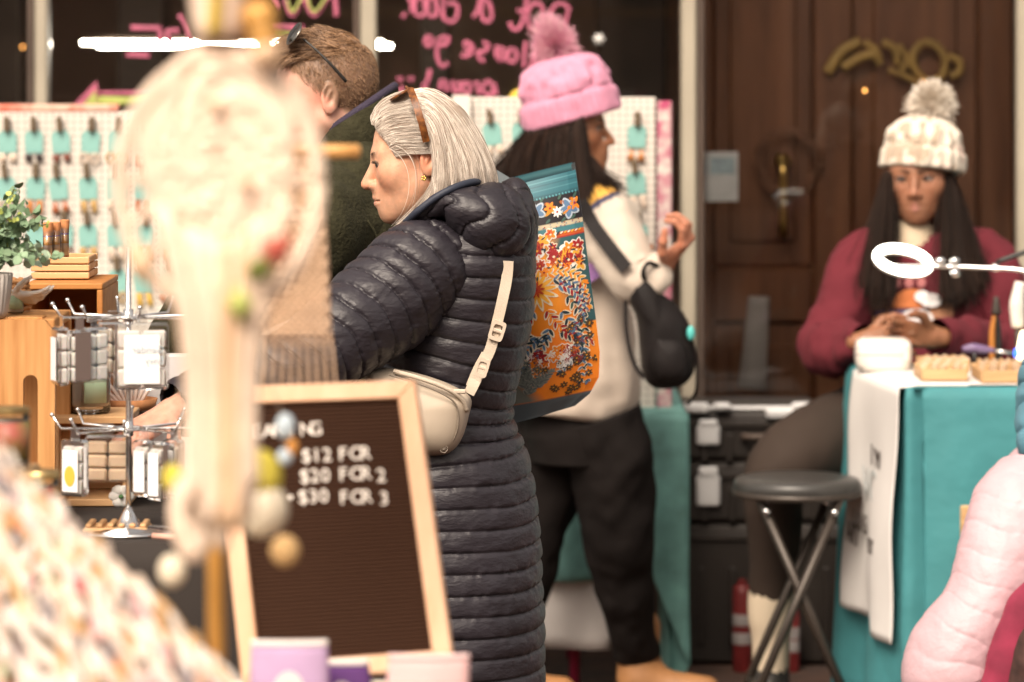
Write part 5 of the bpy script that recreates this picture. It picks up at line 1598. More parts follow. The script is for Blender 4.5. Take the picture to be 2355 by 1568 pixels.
# print on the chest
mp_ = {k: mat('print_' + k, c, .8) for k, c in dict(orange=(.52, .16, .05), white=(.62, .60, .60), navy=(.09, .06, .13), tan=(.32, .15, .08), rose=(.30, .10, .10)).items()}
def decal(pts, c, off):
    ar = np.array([on_surf(rowsS, x, y, off) for x, y in pts])
    build(G().poly(ar, (0, .003, 0)), 'chest_print', mp_[c], sw, smooth=False)
def ov(cx, cy, rx, ry, a0=0, a1=2 * math.pi, n=16): return [(cx + rx * math.cos(a0 + (a1 - a0) * k / n), cy - ry * math.sin(a0 + (a1 - a0) * k / n)) for k in range(n + (0 if a1 - a0 > 6 else 1))]
decal(ov(2098, 708, 50, 44, 0, math.pi), 'orange', .018)
decal(ov(2005, 712, 40, 26), 'tan', .016); decal(ov(2165, 712, 28, 30), 'tan', .016)
decal([(1970, 735), (2020, 712), (2120, 708), (2110, 740), (2020, 756), (1975, 752)], 'navy', .022)
decal(ov(2140, 690, 26, 16), 'white', .026); decal(ov(2120, 682, 18, 14), 'white', .024)
decal(ov(2108, 732, 38, 22), 'white', .026); decal(ov(2036, 745, 24, 22), 'white', .026)
for k, ch in enumerate('OOO'): decal(ov(2062 + 28 * k, 650, 10, 12), 'rose', .016)
m_legg = mat('charcoal_leggings', (.042, .030, .024), .8, var=.15, bump=.2, bs=40, spec=.15)
build(garment([[*P(2110, 935, 9.84), .15, .14], [*P(2000, 985, 9.72), .125, .12], [*P(1890, 1020, 9.55), .112, .105], [*P(1818, 1055, 9.46), .092, .09], [*P(1780, 1115, 9.45), .075, .075], [*P(1782, 1230, 9.49), .068, .068], [*P(1772, 1372, 9.53), .050, .05]], 70, 120, soft(.005, 99, 9), A(0, .3, 1)), 'legging', m_legg, sw)
build(garment([[*sp0, .15, .14], [*P(2100, 1020, 9.55), .115, .11], [*P(2085, 1065, 9.35), .092, .09], [*P(2080, 1200, 9.33), .07, .07], [*an2, .05, .05]], 50, 60, soft(.005, 98), A(1, 0, 0)), 'legging', m_legg, sw)
m_sock = mat('cream_sock', (.56, .47, .35), .9, bump=.5, bs=120)
m_shoe = mat('dark_shoe', (.02, .018, .016), .5)
for a_, kn_ in ((an1, P(1772, 1360, 9.53)), (an2, an2 + A(0, 0, .12))):
    dn_ = unit(a_ - kn_)
    build(garment([[*(kn_ - dn_ * .005), .054, .054], [*(kn_ + dn_ * .03), .056, .056], [*(kn_ + dn_ * .075), .054, .054], [*(kn_ + dn_ * .12), .046, .046], [*(kn_ + dn_ * .20), .044, .044]], 30, 20, lambda s, th, p: .002 * np.cos(th * 16)), 'sock', m_sock, sw)
    f0 = a_ * A(1, 1, 0); dr_ = unit(A(-.55, -.8, 0))
    def bs_(p, f0=f0, dr_=dr_):
        d = smin(cap(p, f0 + A(0, 0, .06), f0 + A(0, 0, .115), .046, .046), cap(p, f0 + dr_ * .01 + A(0, 0, .045), f0 + dr_ * .16 + A(0, 0, .035), .040, .034), .04)
        return np.maximum(d, .004 - p[..., 2])
    V, F = nets(bs_, f0 + A(-.22, -.24, -.01), f0 + A(.12, .12, .19), .009)
    build(G().add(V, F), 'shoe', m_shoe, sw)
m_sknit = mat('cream_chunky_knit', (.6, .5, .4), .9, attr=True, sheen=.3, bump=.9, bs=90, bd=.004)
sup = unit(A(.10, .12, 1))
hS = P(2119, 392, 9.81)
sh_ = knit_hat('hat', hS, sup, .103, .138, m_sknit, sw, 15, rib=22, cable=.006, colr=((.66, .58, .49), (.42, .33, .25), (.60, .42, .36)), tilt_fwd=A(0, -1, 0))
m_pomps = hair_mat('cream_pompom_yarn', (.50, .42, .34), (.85, .80, .72), .85, .1)
pompom('pompom', hS + sup * .170 + A(.012, 0, 0), .056, m_pomps, sh_, 2200, .0024, (1, 1, 1), .12)
build(G().ball(hS + sup * .170 + A(.012, 0, 0), .040, 16, 12), 'pompom_core', mat('pompom_core', (.6, .52, .44), .9), sh_)
RSl = PS([(2048, 400, 9.74), (2042, 400, 9.80), (2050, 405, 9.88)]); CSl = PS([(2036, 520, 9.71), (2026, 520, 9.74), (2022, 520, 9.82)]); ESl = PS([(2040, 690, 9.63), (2000, 680, 9.66), (1975, 640, 9.72)])
RSr = PS([(2176, 410, 9.74), (2184, 410, 9.80), (2180, 410, 9.88)]); CSr = PS([(2184, 520, 9.71), (2194, 520, 9.74), (2206, 520, 9.80)]); ESr = PS([(2180, 690, 9.63), (2215, 680, 9.66), (2248, 640, 9.70)])
braids(sw, RSl, ESl, CSl, 900, .0010, .011, m_hairK); braids(sw, RSr, ESr, CSr, 1000, .0010, .012, m_hairK)
g = G(); g.ball(P(2113, 470, 9.90), (.095, .06, .14), 20, 14); build(g, 'hair_mass', mat('black_hair_mass', (.010, .007, .006), .6), sw)

# ------------------------------------------------------------------ person in the pale pink puffer jacket at the right edge
DP = 7.9
pk = empty('person', P(2440, 100 + CAMH * FPX / DP, DP), 'person in pale pink quilted puffer jacket at the lower right edge', 'person', 'shoppers and stallholders')
m_pinkq = mat('pale_pink_quilted_nylon', (.55, .37, .41), .55, var=.07, vs=8, bump=.7, bs=26, bd=.008)
m_wine2 = mat('wine_fleece', (.22, .02, .05), .9, sheen=.3, var=.3, vs=20)
m_dkfur = mat('dark_brown_skirt', (.05, .022, .018), .9, var=.5, vs=40)
oP = dict(skin=(.55, .32, .22), lip=(.5, .2, .17), brow=(.2, .12, .07))
pC = P(2475, 960, DP)
V, F, C_, MP = head_mesh(pC, unit(A(.5, .8, -.1)), (0, 0, 1), .85, oP, .0045)
body = G(); body.add(V, F, C_)
gP = A(P(2450, 0, DP)[0], DP, .1)
caps = [(pC + A(0, 0, -.12), P(2450, 1250, DP), .05, .09), (P(2450, 1250, DP), P(2450, 1600, DP), .1, .1), (P(2450, 1600, DP), gP + A(-.08, 0, 0), .07, .045), (P(2450, 1600, DP), gP + A(.08, 0, 0), .07, .045),
        (P(2450, 1200, DP), P(2330, 1180, DP - .12), .08, .05), (P(2330, 1180, DP - .12), P(2215, 1490, DP - .2), .05, .04), (P(2215, 1490, DP - .2), P(2320, 1640, DP - .22), .04, .03)]
body.add(*limbs(caps, oP['skin'])); build(body, 'body', m_skin, pk, cols=True)
rowsP = [(1040, 2400, 2520, DP, .07), (1075, 2310, 2590, DP, .11), (1130, 2270, 2640, DP, .15), (1300, 2240, 2680, DP, .18), (1500, 2220, 2700, DP, .2), (1700, 2200, 2710, DP, .21)]
build(garment(rings(rowsP), 100, 180, quilt(.055, .0022, 101, sag=.1, tight=.2)), 'puffer_jacket', m_pinkq, pk)
sl = [[*P(2370, 1090, DP - .08), .07, .06], [*P(2345, 1165, DP - .13), .095, .09], [*P(2308, 1270, DP - .17), .092, .09], [*P(2262, 1390, DP - .2), .080, .09], [*P(2190, 1510, DP - .22), .092, .092], [*P(2195, 1600, DP - .23), .090, .085], [*P(2290, 1680, DP - .24), .06, .06]]
build(garment(sl, 90, 200, quilt(.055, .0022, 103, sag=.25, tight=.2, wr=2.2), A(1, 0, .2)), 'sleeve', m_pinkq, pk)
fr_ = [[*P(2390, 1330, DP - .29), .012, .012], [*P(2345, 1420, DP - .30), .035, .03], [*P(2318, 1530, DP - .31), .050, .03], [*P(2300, 1660, DP - .31), .06, .03]]
build(garment(fr_, 40, 60, soft(.008, 105, 14), A(1, 0, 0)), 'jacket_lining', m_wine2, pk)
build(garment([[*P(2395, 1400, DP - .32), .02, .02], [*P(2375, 1500, DP - .335), .038, .03], [*P(2365, 1660, DP - .34), .05, .03]], 40, 40, soft(.008, 107, 20), A(1, 0, 0)), 'skirt', m_dkfur, pk)
m_blueq = mat('blue_quilted_hood', (.10, .25, .33), .5, bump=.3, bs=40)
build(garment([[*P(2382, 1060, DP - .06), .03, .03], [*P(2396, 1010, DP - .05), .050, .06], [*P(2420, 960, DP - .02), .075, .09], [*P(2455, 890, DP), .10, .12], [*P(2475, 838, DP), .08, .08], [*P(2490, 822, DP), .01, .01]], 60, 110, quilt(.045, .008, 109), A(1, 0, 0)), 'hood', m_blueq, pk)

# ------------------------------------------------------------------ right-hand table with teal cloth
RZ = .872
tA, tB = P(2090, 902, 8.86), P(1952, 836, 9.52)
tA[2] = tB[2] = RZ
tv = A(1.7, -.12, 0)
rt = empty('market_table', (tA + tv / 2) * A(1, 1, 0), 'folding table under the teal cloth at the right', 'table')
c = (tA + tB + tv) / 2
ang = math.atan2(tv[1], tv[0]); rot = np.array([[math.cos(ang), -math.sin(ang), 0], [math.sin(ang), math.cos(ang), 0], [0, 0, 1]])
g = G(); g.poly([tA + A(.02, .02, -.012), tA + tv + A(0, .02, -.012), tB + tv + A(0, -.02, -.012), tB + A(.02, -.02, -.012)], (0, 0, -.03)); build(g, 'tabletop', m_head, rt, smooth=False)
for q in (tA + A(.10, .08, 0), tB + A(.10, -.08, 0), tA + tv + A(-.1, .08, 0), tB + tv + A(-.1, -.08, 0)):
    build(G().tube([q * A(1, 1, 0), q + A(0, 0, -.045)], .014, n=8), 'leg', m_black, rt)
m_tcl = mat('teal_cotton_cloth', (.042, .205, .225), .75, var=.14, vs=5, bump=.6, bs=7, bd=.02)
n1, n2, n3 = 70, 24, 190
eg = np.vstack([crom([tB + A(.03, .02, 0), tB], 8)[:-1], crom([tB, tA - unit(tA - tB) * .03], n1), crom([tA - unit(tA - tB) * .03, tA + A(-.004, -.018, 0), tA + A(.03, -.004, 0)], n2)[1:], crom([tA + A(.03, -.004, 0), tA + tv], n3)[1:]])
k_ = len(eg)
gr = drape(eg, RZ, np.full(k_, .06), 17, .026, rows=34, seed=21, out=.004)
gr[0, :, 2] = RZ
gr[1:, :, 2] -= 0
top_in = eg + unit(A(.9, .45, 0)) * .05
rim = eg.copy(); rim[:, 2] = RZ + .004
ctr_ = c.copy(); ctr_[2] = RZ + .004
inner = ctr_ + (rim - ctr_) * .93; 
g = G(); g.grid(np.concatenate([np.array([np.tile(ctr_, (k_, 1)), inner, rim]), gr[1:]]))
bk_ = G()
cloth = simple('teal_tablecloth', g, m_tcl, 'teal cotton tablecloth hanging to the ground over the right table', 'tablecloth', mods=[('SOLIDIFY', dict(thickness=.002))])
g.poly  # (top sheet continues to the back edge)
g2 = G(); g2.poly([tA + A(.02, .01, .002), tA + tv + A(0, 0, .002), tB + tv + A(0, 0, .002), tB + A(.02, 0, .002)], (0, 0, .003)); build(g2, 'cloth_top', m_tcl, cloth, smooth=False)

# white runner over the end of the table, with dark lettering
m_runner = mat('white_runner_cloth', (.66, .64, .62), .85, var=.04, bump=.25, bs=14, bd=.004)
ev = unit(tA - tB)
r0, r1 = tA - ev * .50, tA + ev * .0
on = unit(A(-ev[1] * -1, 0, 0)); out_ = unit(np.cross(A(0, 0, 1), ev)); out_ = out_ if out_[0] < 0 else -out_
rn = []
for i in range(40):
    t = i / 39
    if t < .2:
        q = t / .2
        row = [r0 * (1 - u) + r1 * u + A(.36 * (1 - q), .0, .010) for u in np.linspace(0, 1, 26)]
    else:
        q = (t - .2) / .8
        zf = lambda u: RZ - q * (.59 if u > .68 else .565)
        row = []
        for u in np.linspace(0, 1, 26):
            b0 = r0 * (1 - u * (1 - .07 * q)) + r1 * u * (1 - .07 * q)
            b0 = b0 + out_ * (.022 + .022 * q ** .6 + .012 * math.sin(u * 9 + 1.2) * q + .004 * math.sin(q * 9 + u * 3))
            row.append(A(b0[0], b0[1], RZ + .006 - q * (.60 if u > .66 else .575)))
    rn.append(row)
g = G(); g.grid(np.array(rn)); run = simple('table_runner', g, m_runner, 'white lettered runner hanging over the left end of the teal table', 'runner', mods=[('SOLIDIFY', dict(thickness=.0015))])
m_ink = mat('brown_black_ink', (.035, .022, .016), .7)
m_ink2 = mat('faint_grey_ink', (.42, .45, .45), .8)
rgrid = np.array(rn)
def on_runner(py, u):
    zz = CAMH - (py - HY) / FPX * 9.1
    colr = rgrid[8:, int(u * 25)]
    i = np.argmin(np.abs(colr[:, 2] - zz)); return colr[i] + out_ * .006 + A(0, -.006, 0)
for s_, y, u, sz, m_, sx in (('I', 1075, .50, .045, m_ink, 1), ("'M", 1072, .60, .040, m_ink, 1), ('VO', 1150, .32, .075, m_ink2, 1), ('LANS', 1228, .22, .042, m_ink, 1), ('ART', 1268, .14, .048, m_ink, 1), ('BY', 1270, .62, .034, m_ink, 1)):
    text('lettering', s_, on_runner(y, u), ev, A(0, 0, 1), sz * 1.6, m_, run, .0006)

# folding stools
m_stool = mat('dark_stool_metal', (.05, .04, .033), .4, metal=.4)
m_seat = mat('black_vinyl_seat', (.035, .034, .032), .35)
def stool(C, z, r, label):
    e = empty('folding_stool', A(C[0], C[1], 0), label, 'stool', 'black folding stools')
    g = G(); g.lathe([(r * .96, -.03), (r, -.022), (r * 1.0, -.004), (r * .96, .006), (r * .80, .012), (r * .3, .014), (.01, .014)], A(C[0], C[1], z - .014), 48); build(g, 'seat', m_seat, e)
    g = G(); g.lathe([(r * .97, 0), (r * 1.015, .003), (r * 1.015, .014), (r * .97, .017)], A(C[0], C[1], z - .05), 48); build(g, 'seat_ring', m_stool, e)
    for sg, ox in ((1, 0), (-1, 0)):
        for s2 in (-1, 1):
            y = C[1] + s2 * r * (.72 if sg > 0 else .60)
            a = A(C[0] + sg * r * .62, y, z - .045); b_ = A(C[0] - sg * r * 1.02, y + s2 * .03, .012)
            l = build(G().tube([a, b_], .0105, n=10), 'leg', m_stool, e)
            build(G().tube([b_ + A(0, 0, -.012), b_ + A(sg * .004, 0, .03)], .017, n=10), 'foot_cap', m_black, l)
            build(G().tube([a + A(-sg * .015, -.02, -.03), a + A(-sg * .015, .02, -.03)], .009, n=10), 'rivet', m_chrome, l)
        y0 = C[1] - r * (.72 if sg > 0 else .6); f = .80
        p = A(C[0] + sg * r * .62 - sg * r * 1.64 * f, 0, (z - .045) * (1 - f) + .012 * f)
        w_ = r * (.74 if sg > 0 else .62)
        build(G().tube([A(p[0], C[1] - w_, p[2]), A(p[0], C[1] + w_, p[2])], .009, n=8), 'stretcher', m_stool, e)
    return e
sc_c = P(1832, 1092, 9.22)
stool(sc_c, sc_c[2], 146 / FPX * 9.22, 'empty black folding stool with crossed metal legs beside the teal table')
s2c = P(2110, 990, 9.86)
stool(s2c, s2c[2] - .13, .16, 'black folding stool under the seated woman, hidden by the teal cloth')

# things on the right table
m_wplast = mat('white_gloss_plastic', (.74, .70, .64), .3, coat=.3)
m_lit = mat('lit_ring', (1.0, .95, .82), emit=7)
cs_ = empty('white_case', P(2030, 850, 9.28), 'glossy white rounded case on the near end of the teal table', 'case')
k9 = 9.28 / FPX
def rr2(cx, cy, a, b, n=40, e=.55): return np.array([[cx + a * np.sign(math.cos(t)) * abs(math.cos(t)) ** e, cy + b * np.sign(math.sin(t)) * abs(math.sin(t)) ** e, 0] for t in np.linspace(0, 2 * np.pi, n, endpoint=False)])
c0 = P(2030, 850, 9.28); c0[2] = RZ + .009
rgs = []
for f, z in ((.80, 0), (.93, .004), (.99, .018), (1.0, .035), (.99, .058), (.94, .070), (.80, .077), (.3, .079)):
    q = rr2(0, 0, 65 * k9 * f, .055 * f); q[:, 2] = z; rgs.append(q + c0)
build(G().grid(np.array(rgs), closed_v=True, cap=True), 'case_body', m_wplast, cs_)
g = G(); q = rr2(0, 0, 65 * k9 * 1.004, .0553); q[:, 2] = .04; g.tube(np.vstack([q, q[:1]]) + c0, .0012, n=5); build(g, 'lid_seam', m_grey, cs_)
g = G(); g.box(c0 + A(.052, -.042, .045), (.022, .03, .05), bev=.008); build(g, 'clasp', m_wplast, cs_, sharp=40)

m_tray = mat('light_wood_tray', (.46, .27, .12), .6, c2=(.56, .36, .18), vs=6, stretch=(1, 12, 12))
m_slab = mat('cream_tag', (.58, .42, .28), .6, var=.2, vs=40)
def tray(px0, px1, py0, py1, d0, d1, label, n, tilt, full=True):
    a, b_ = P(px0, py1, d0), P(px1, py1, d0)
    z = RZ + .010; wd = b_[0] - a[0]; dp = d1 - d0
    c_ = A((a[0] + b_[0]) / 2, (d0 + d1) / 2, z)
    e = empty('wooden_tray', c_, label, 'tray', 'wooden trays on the teal table')
    build(G().box(c_ + A(0, 0, .004), (wd, dp, .008), bev=.002), 'tray_base', m_tray, e, sharp=40)
    for s_ in (-1, 1):
        build(G().box(c_ + A(0, s_ * (dp / 2 - .004), .016), (wd, .008, .030), bev=.002), 'tray_wall', m_tray, e, sharp=40)
        build(G().box(c_ + A(s_ * (wd / 2 - .004), 0, .015), (.008, dp - .018, .026), bev=.002), 'tray_wall', m_tray, e, sharp=40)
    for i in range(n):
        for j in range(4):
            x = a[0] + wd * (i + .7) / (n + .4); y = d0 + dp * (j + .6) / 4.4
            rt_ = np.array([[math.cos(tilt), 0, math.sin(tilt)], [0, 1, 0], [-math.sin(tilt), 0, math.cos(tilt)]])
            build(G().box(A(x, y, z + .028), (.006, dp / 5.4, .034), rot=rt_, bev=.0015), 'display_card', m_slab if (i + j) % 3 else m_tray, e, sharp=40)
    return e
tray(2120, 2225, 840, 893, 8.93, 9.12, 'near wooden tray of slanted cream cards by the runner', 6, .7)
tray(2258, 2420, 840, 897, 8.88, 9.10, 'right wooden tray of upright cream rings at the picture edge', 9, .25)
tray(2118, 2230, 840, 858, 9.16, 9.30, 'far wooden tray of flat orange wood pieces', 5, 1.2)
g = G(); c_ = P(2168, 901, 8.87); c_[2] = RZ + .010; g.box(c_, (.12, .03, .006), bev=.002); simple('white_ruler', g, m_white, 'white strip lying along the front edge of the teal table', 'strip', sharp=40)
g = G(); c_ = P(2245, 838, 9.2); c_[2] = RZ + .012; g.box(c_, (.07, .08, .012), bev=.004); simple('plastic_bag', g, mat('pale_blue_plastic', (.52, .58, .60), .3), 'pale blue plastic packet beside the wooden trays', 'packet', sharp=40)
m_plum = mat('plum_handle', (.16, .11, .22), .3)
pl_ = empty('hand_tool', P(2260, 808, 9.3), 'plum handled hand tool lying behind the wooden trays', 'tool')
build(G().tube(PS([(2212, 803, 9.3), (2235, 800, 9.3), (2262, 803, 9.3), (2285, 806, 9.3)]), [.007, .012, .010, .006], n=10, res=14), 'handle', m_plum, pl_)
build(G().tube(PS([(2285, 806, 9.3), (2330, 812, 9.3)]), .004, n=8), 'shaft', m_chrome, pl_)
build(G().tube([A(*(P(2240, 812, 9.3)[:2]), RZ + .008), P(2240, 806, 9.3)], .006, n=8), 'rest', m_black, pl_)
pt = empty('pliers', P(2290, 825, 9.35), 'pair of pliers with orange grips standing on the teal table', 'pliers')
zb_ = RZ + .008
for s_, m_ in ((-1, mat('orange_grip', (.42, .16, .03), .5)), (1, m_black)):
    a = P(2288 + s_ * 7, 760, 9.35); b_ = a.copy(); b_[2] = zb_
    build(G().tube([P(2289, 715, 9.35), a, b_], [.005, .008, .008], n=8, res=12), 'grip', m_, pt)
build(G().tube(PS([(2290, 722, 9.35), (2290, 682, 9.35)]), [.013, .006], n=8, res=6), 'jaw', m_stool, pt)
sl_ = empty('glue_tube', P(2340, 830, 9.2), 'white topped tube in a holder at the right edge of the table', 'tube')
b_ = P(2340, 830, 9.2); b_[2] = zb_
build(G().tube([b_, P(2340, 740, 9.2)], .008, n=10), 'holder', m_stool, sl_)
build(G().tube(PS([(2340, 752, 9.2), (2338, 700, 9.2), (2345, 648, 9.2)]), [.016, .019, .012], n=12, res=10), 'cap', m_wplast, sl_)
tl = empty('small_lamp', P(2352, 830, 9.15), 'small lit cone lamp at the right edge of the teal table', 'lamp')
b_ = P(2358, 830, 9.15); b_[2] = zb_
build(G().lathe([(.022, 0), (.022, .006), (.010, .010), (.010, .02)], b_, 20), 'base', m_black, tl)
build(G().lathe([(.030, .018), (.030, .022), (.014, .10), (.010, .105)], b_, 24), 'lamp_shade', mat('warm_lamp_shade', (1.0, .78, .5), emit=2.5), tl)
build(G().ball(P(2336, 812, 9.1), (.006, .006, .012), 8, 6), 'indicator', mat('blue_led', (.03, .12, .9), emit=2), tl)
m_beads = mat('silver_beads', (.5, .46, .38), .25, metal=.8)
for i in range(16):
    x, y = random.uniform(2258, 2352), random.uniform(832, 852)
    dd = RZ; d_ = (CAMH - RZ) * FPX / (y + 22 - HY)
    p = P(x, y + 22, d_); p[2] = RZ + .013
    g = G()
    ph = np.linspace(0, 2 * np.pi, 12)
    g.tube(p + np.stack([.009 * np.cos(ph), .009 * np.sin(ph), .004 * np.sin(ph + i)], 1), .0028, n=5)
    simple('metal_ring', g, m_beads if i % 3 else mat('copper', (.5, .22, .1), .3, metal=1), ['small loose metal finding scattered beside the wooden trays', 'small copper finding scattered among the tools at the right'][0 if i % 3 else 1], 'ring', 'loose metal findings on the teal table')

# ring lamp on its arm
rl = empty('ring_lamp', P(2354, 640, 9.05), 'lit white ring lamp on a thin metal arm in front of the seated woman', 'lamp')
rc = P(2076, 598, 9.12)
nrm_ = unit(A(-.05, -.55, -.84)); ax1 = unit(np.cross(nrm_, A(0, 1, .2))); ax2 = np.cross(nrm_, ax1)
ax1 = unit(A(1, .0, -.16)); ax2 = unit(A(.05, .86, .36)); ax2 = unit(ax2 - ax1 * (ax2 @ ax1))
ph = np.linspace(.0, 2 * np.pi, 64)
ringp = rc + .062 * np.cos(ph)[:, None] * ax1 + .062 * np.sin(ph)[:, None] * ax2
build(G().tube(ringp, .0100, n=12, flat=1.0), 'light_ring', m_lit, rl)
bk2 = ringp + A(0, .010, -.004)
build(G().tube(bk2, .0118, n=10), 'ring_housing', m_wplast, rl)
arm = PS([(2050, 612, 9.08), (2150, 612, 9.04), (2290, 617, 9.0), (2360, 624, 8.98), (2480, 660, 8.95)])
build(G().tube(arm, .005, n=8, res=20), 'arm', m_chrome, rl)
build(G().tube(PS([(2290, 603, 9.02), (2355, 580, 9.02), (2460, 545, 9.02)]), .006, n=8, res=12), 'upper_arm', m_black, rl)
b_ = P(2470, 830, 9.0); b_[2] = zb_
build(G().tube([b_, P(2470, 545, 9.0)], .008, n=8), 'stand', m_black, rl)
build(G().lathe([(.06, 0), (.06, .008), (.02, .014), (.008, .016)], b_, 24), 'base', m_black, rl)
for x, y in ((2162, 600), (2195, 600), (2196, 628), (2288, 615)):
    build(G().ball(P(x, y, 9.02), (.012, .010, .010), 10, 8), 'joint', m_chrome, rl)
tag_ = empty('wooden_stand', P(2205, 1230, 8.82), 'sliver of light wooden board leaning on the teal cloth by the pink puffer', 'board')
g = G(); b_ = P(2206, 1150, 8.80); g.box(A(b_[0] + .05, 8.70, b_[2] / 2 + .0), (.12, .014, b_[2]), bev=.003); build(g, 'plank', m_tray, tag_, sharp=40)

# ------------------------------------------------------------------ left table with candles and wax melts
LZ = .900
m_bcl = mat('black_tablecloth', (.022, .016, .013), .85, var=.2, bump=.3, bs=30)
lt = empty('candle_table', A(P(250, 0, 6.3)[0], 6.3, 0), 'folding table under the black cloth at the left', 'table')
x0, x1 = P(-260, 0, 6.2)[0], P(640, 0, 6.2)[0]
y0, y1 = 5.90, 6.85
build(G().box(((x0 + x1) / 2, (y0 + y1) / 2, LZ - .02), (x1 - x0 - .02, y1 - y0 - .02, .03), bev=.004), 'tabletop', m_head, lt, sharp=40)
for x in (x0 + .06, x1 - .06):
    for y in (y0 + .06, y1 - .06):
        build(G().tube([A(x, y, 0), A(x, y, LZ - .035)], .014, n=8), 'leg', m_stool, lt)
pth = np.vstack([crom([A(x0, y1, LZ), A(x0, y0, LZ)], 40), crom([A(x0, y0, LZ), A(x1, y0, LZ)], 120)[1:], crom([A(x1, y0, LZ), A(x1, y1, LZ)], 60)[1:]])
gr = drape(pth, LZ, np.full(len(pth), .05), 18, .014, rows=20, seed=31)
ctr_ = A((x0 + x1) / 2, (y0 + y1) / 2, LZ)
g = G(); g.grid(np.concatenate([np.array([np.tile(ctr_, (len(pth), 1)), ctr_ + (pth - ctr_) * .97]), gr]))
simple('black_tablecloth', g, m_bcl, 'plain black tablecloth over the candle table at the left', 'tablecloth', mods=[('SOLIDIFY', dict(thickness=.002, offset=-1))])

m_pine = mat('pine_wood', (.42, .185, .055), .55, c2=(.58, .30, .11), vs=5, stretch=(9, 9, .7), bump=.1, bs=30)
m_pineh = mat('pine_wood_pale', (.60, .34, .15), .55, c2=(.68, .42, .21), vs=5, stretch=(.8, 9, 9), bump=.1, bs=30)
m_oak = mat('orange_box_wood', (.40, .15, .035), .5, c2=(.50, .22, .06), vs=4, stretch=(1, 8, 8))
# big crate standing on end, slotted side towards us
kr = empty('wooden_crate', P(50, 1130, 6.2), 'tall pine crate with a slot handle standing at the left end of the candle table', 'crate')
d = 6.18; k = d / FPX
xl, xr, zt_ = P(-90, 0, d)[0], P(126, 0, d)[0], P(0, 735, d)[2]
zb_ = LZ + .003
sx, s0, s1, sr = P(70, 0, d)[0], P(0, 862, d)[2], P(0, 1088, d)[2], 17 * k
ph = np.linspace(0, 2 * np.pi, 48, endpoint=False)
inn, out = [], []
cz = (zt_ + zb_) / 2; cx_ = sx
for t in ph:
    ct, st = math.cos(t), math.sin(t)
    inn.append(A(sx + sr * ct, d, (s0 - sr if st > 0 else s1 + sr) + sr * st))
    m_ = max(abs(ct) / (xr - sx if ct > 0 else sx - xl), abs(st) / ((zt_ - (s0 + s1) / 2) if st > 0 else ((s0 + s1) / 2 - zb_)))
    out.append(A(sx + ct / m_, d, (s0 + s1) / 2 + st / m_))
build(G().plate(np.array(out), np.array(inn), (0, 1, 0), .018), 'slotted_side', m_pine, kr, smooth=False)
for zc, nm in ((zt_ - .009, 'top_board'), (zb_ + .009, 'bottom_board')):
    build(G().box(((xl + xr) / 2, d + .018 + .10, zc), (xr - xl - .004, .20, .018), bev=.002), nm, m_pine, kr, sharp=40)
build(G().box(((xl + xr) / 2, d + .018 + .21, (zt_ + zb_) / 2), (xr - xl, .016, zt_ - zb_), bev=.002), 'far_side', m_pine, kr, sharp=40)
build(G().box(P(60, 731, 6.22) + A(-.03, 0, 0), (.12, .05, .006), bev=.001), 'lip', m_pine, kr, sharp=40)
# open orange wooden box standing behind, on a riser
def openbox(name, px0, px1, py0, py1, d0, dep, label, th=.010, m=m_oak, base=None, top=True):
    a, b_ = P(px0, py0, d0), P(px1, py1, d0)
    zb = base if base is not None else b_[2]
    e = empty(name, A((a[0] + b_[0]) / 2, d0 + dep / 2, zb), label, 'box')
    wd, h = b_[0] - a[0], a[2] - zb
    c_ = A((a[0] + b_[0]) / 2, d0 + dep / 2, zb)
    build(G().box(c_ + A(0, 0, h - th / 2), (wd, dep, th), bev=.0015), 'top_board', m, e, sharp=40)
    build(G().box(c_ + A(0, 0, th / 2), (wd, dep, th), bev=.0015), 'bottom_board', m, e, sharp=40)
    for s_ in (-1, 1):
        build(G().box(c_ + A(s_ * (wd / 2 - th / 2), 0, h / 2), (th, dep - .002, h - 2 * th - .001), bev=.0015), 'side_board', m, e, sharp=40)
    build(G().box(c_ + A(0, dep / 2 - th / 2 - .002, h / 2), (wd - 2 * th - .001, th, h - 2 * th - .001)), 'back_board', m, e, sharp=40)
    return e, c_, wd, h
b1x, c1, w1, h1 = openbox('wooden_box', 58, 236, 652, 980, 6.52, .26, 'open orange wooden box behind the pine crate carrying a small slatted crate', base=LZ + .003)
# slatted crate on it
d = 6.62; a, b_ = P(72, 590, d), P(206, 650, d); zb_ = c1[2] + h1 + .001
se_ = empty('slatted_crate', A((a[0] + b_[0]) / 2, d + .06, zb_), 'small pale slatted crate standing on the orange wooden box', 'crate')
hh = a[2] - zb_
for s_, y in ((0, d), (1, d + .13)):
    for j in range(3):
        build(G().box(A((a[0] + b_[0]) / 2, y, zb_ + hh * (j + .5) / 3), (b_[0] - a[0], .008, hh / 3 - .002), bev=.0015), 'slat', m_pineh, se_, sharp=40)
for x in (a[0] + .006, b_[0] - .006):
    for j in range(3):
        build(G().box(A(x, d + .065, zb_ + hh * (j + .5) / 3), (.008, .120, hh / 3 - .002), bev=.0015), 'slat', m_pineh, se_, sharp=40)
build(G().box(A((a[0] + b_[0]) / 2, d + .065, zb_ + hh - .012), (b_[0] - a[0] - .022, .12, .005)), 'inner_shelf', m_pineh, se_, smooth=False)
m_clear = mat('clear_glass', (.97, .98, .97), .03, thin=.05)
m_cork = mat('cork', (.50, .22, .09), .8, var=.25, vs=80)
sand = [mat('sand_' + n_, c_, .8, var=.15, vs=90) for n_, c_ in (('rust', (.42, .09, .03)), ('white', (.72, .60, .52)), ('orange', (.66, .33, .10)), ('violet', (.26, .13, .28)))]
zt0 = zb_ + hh - .009
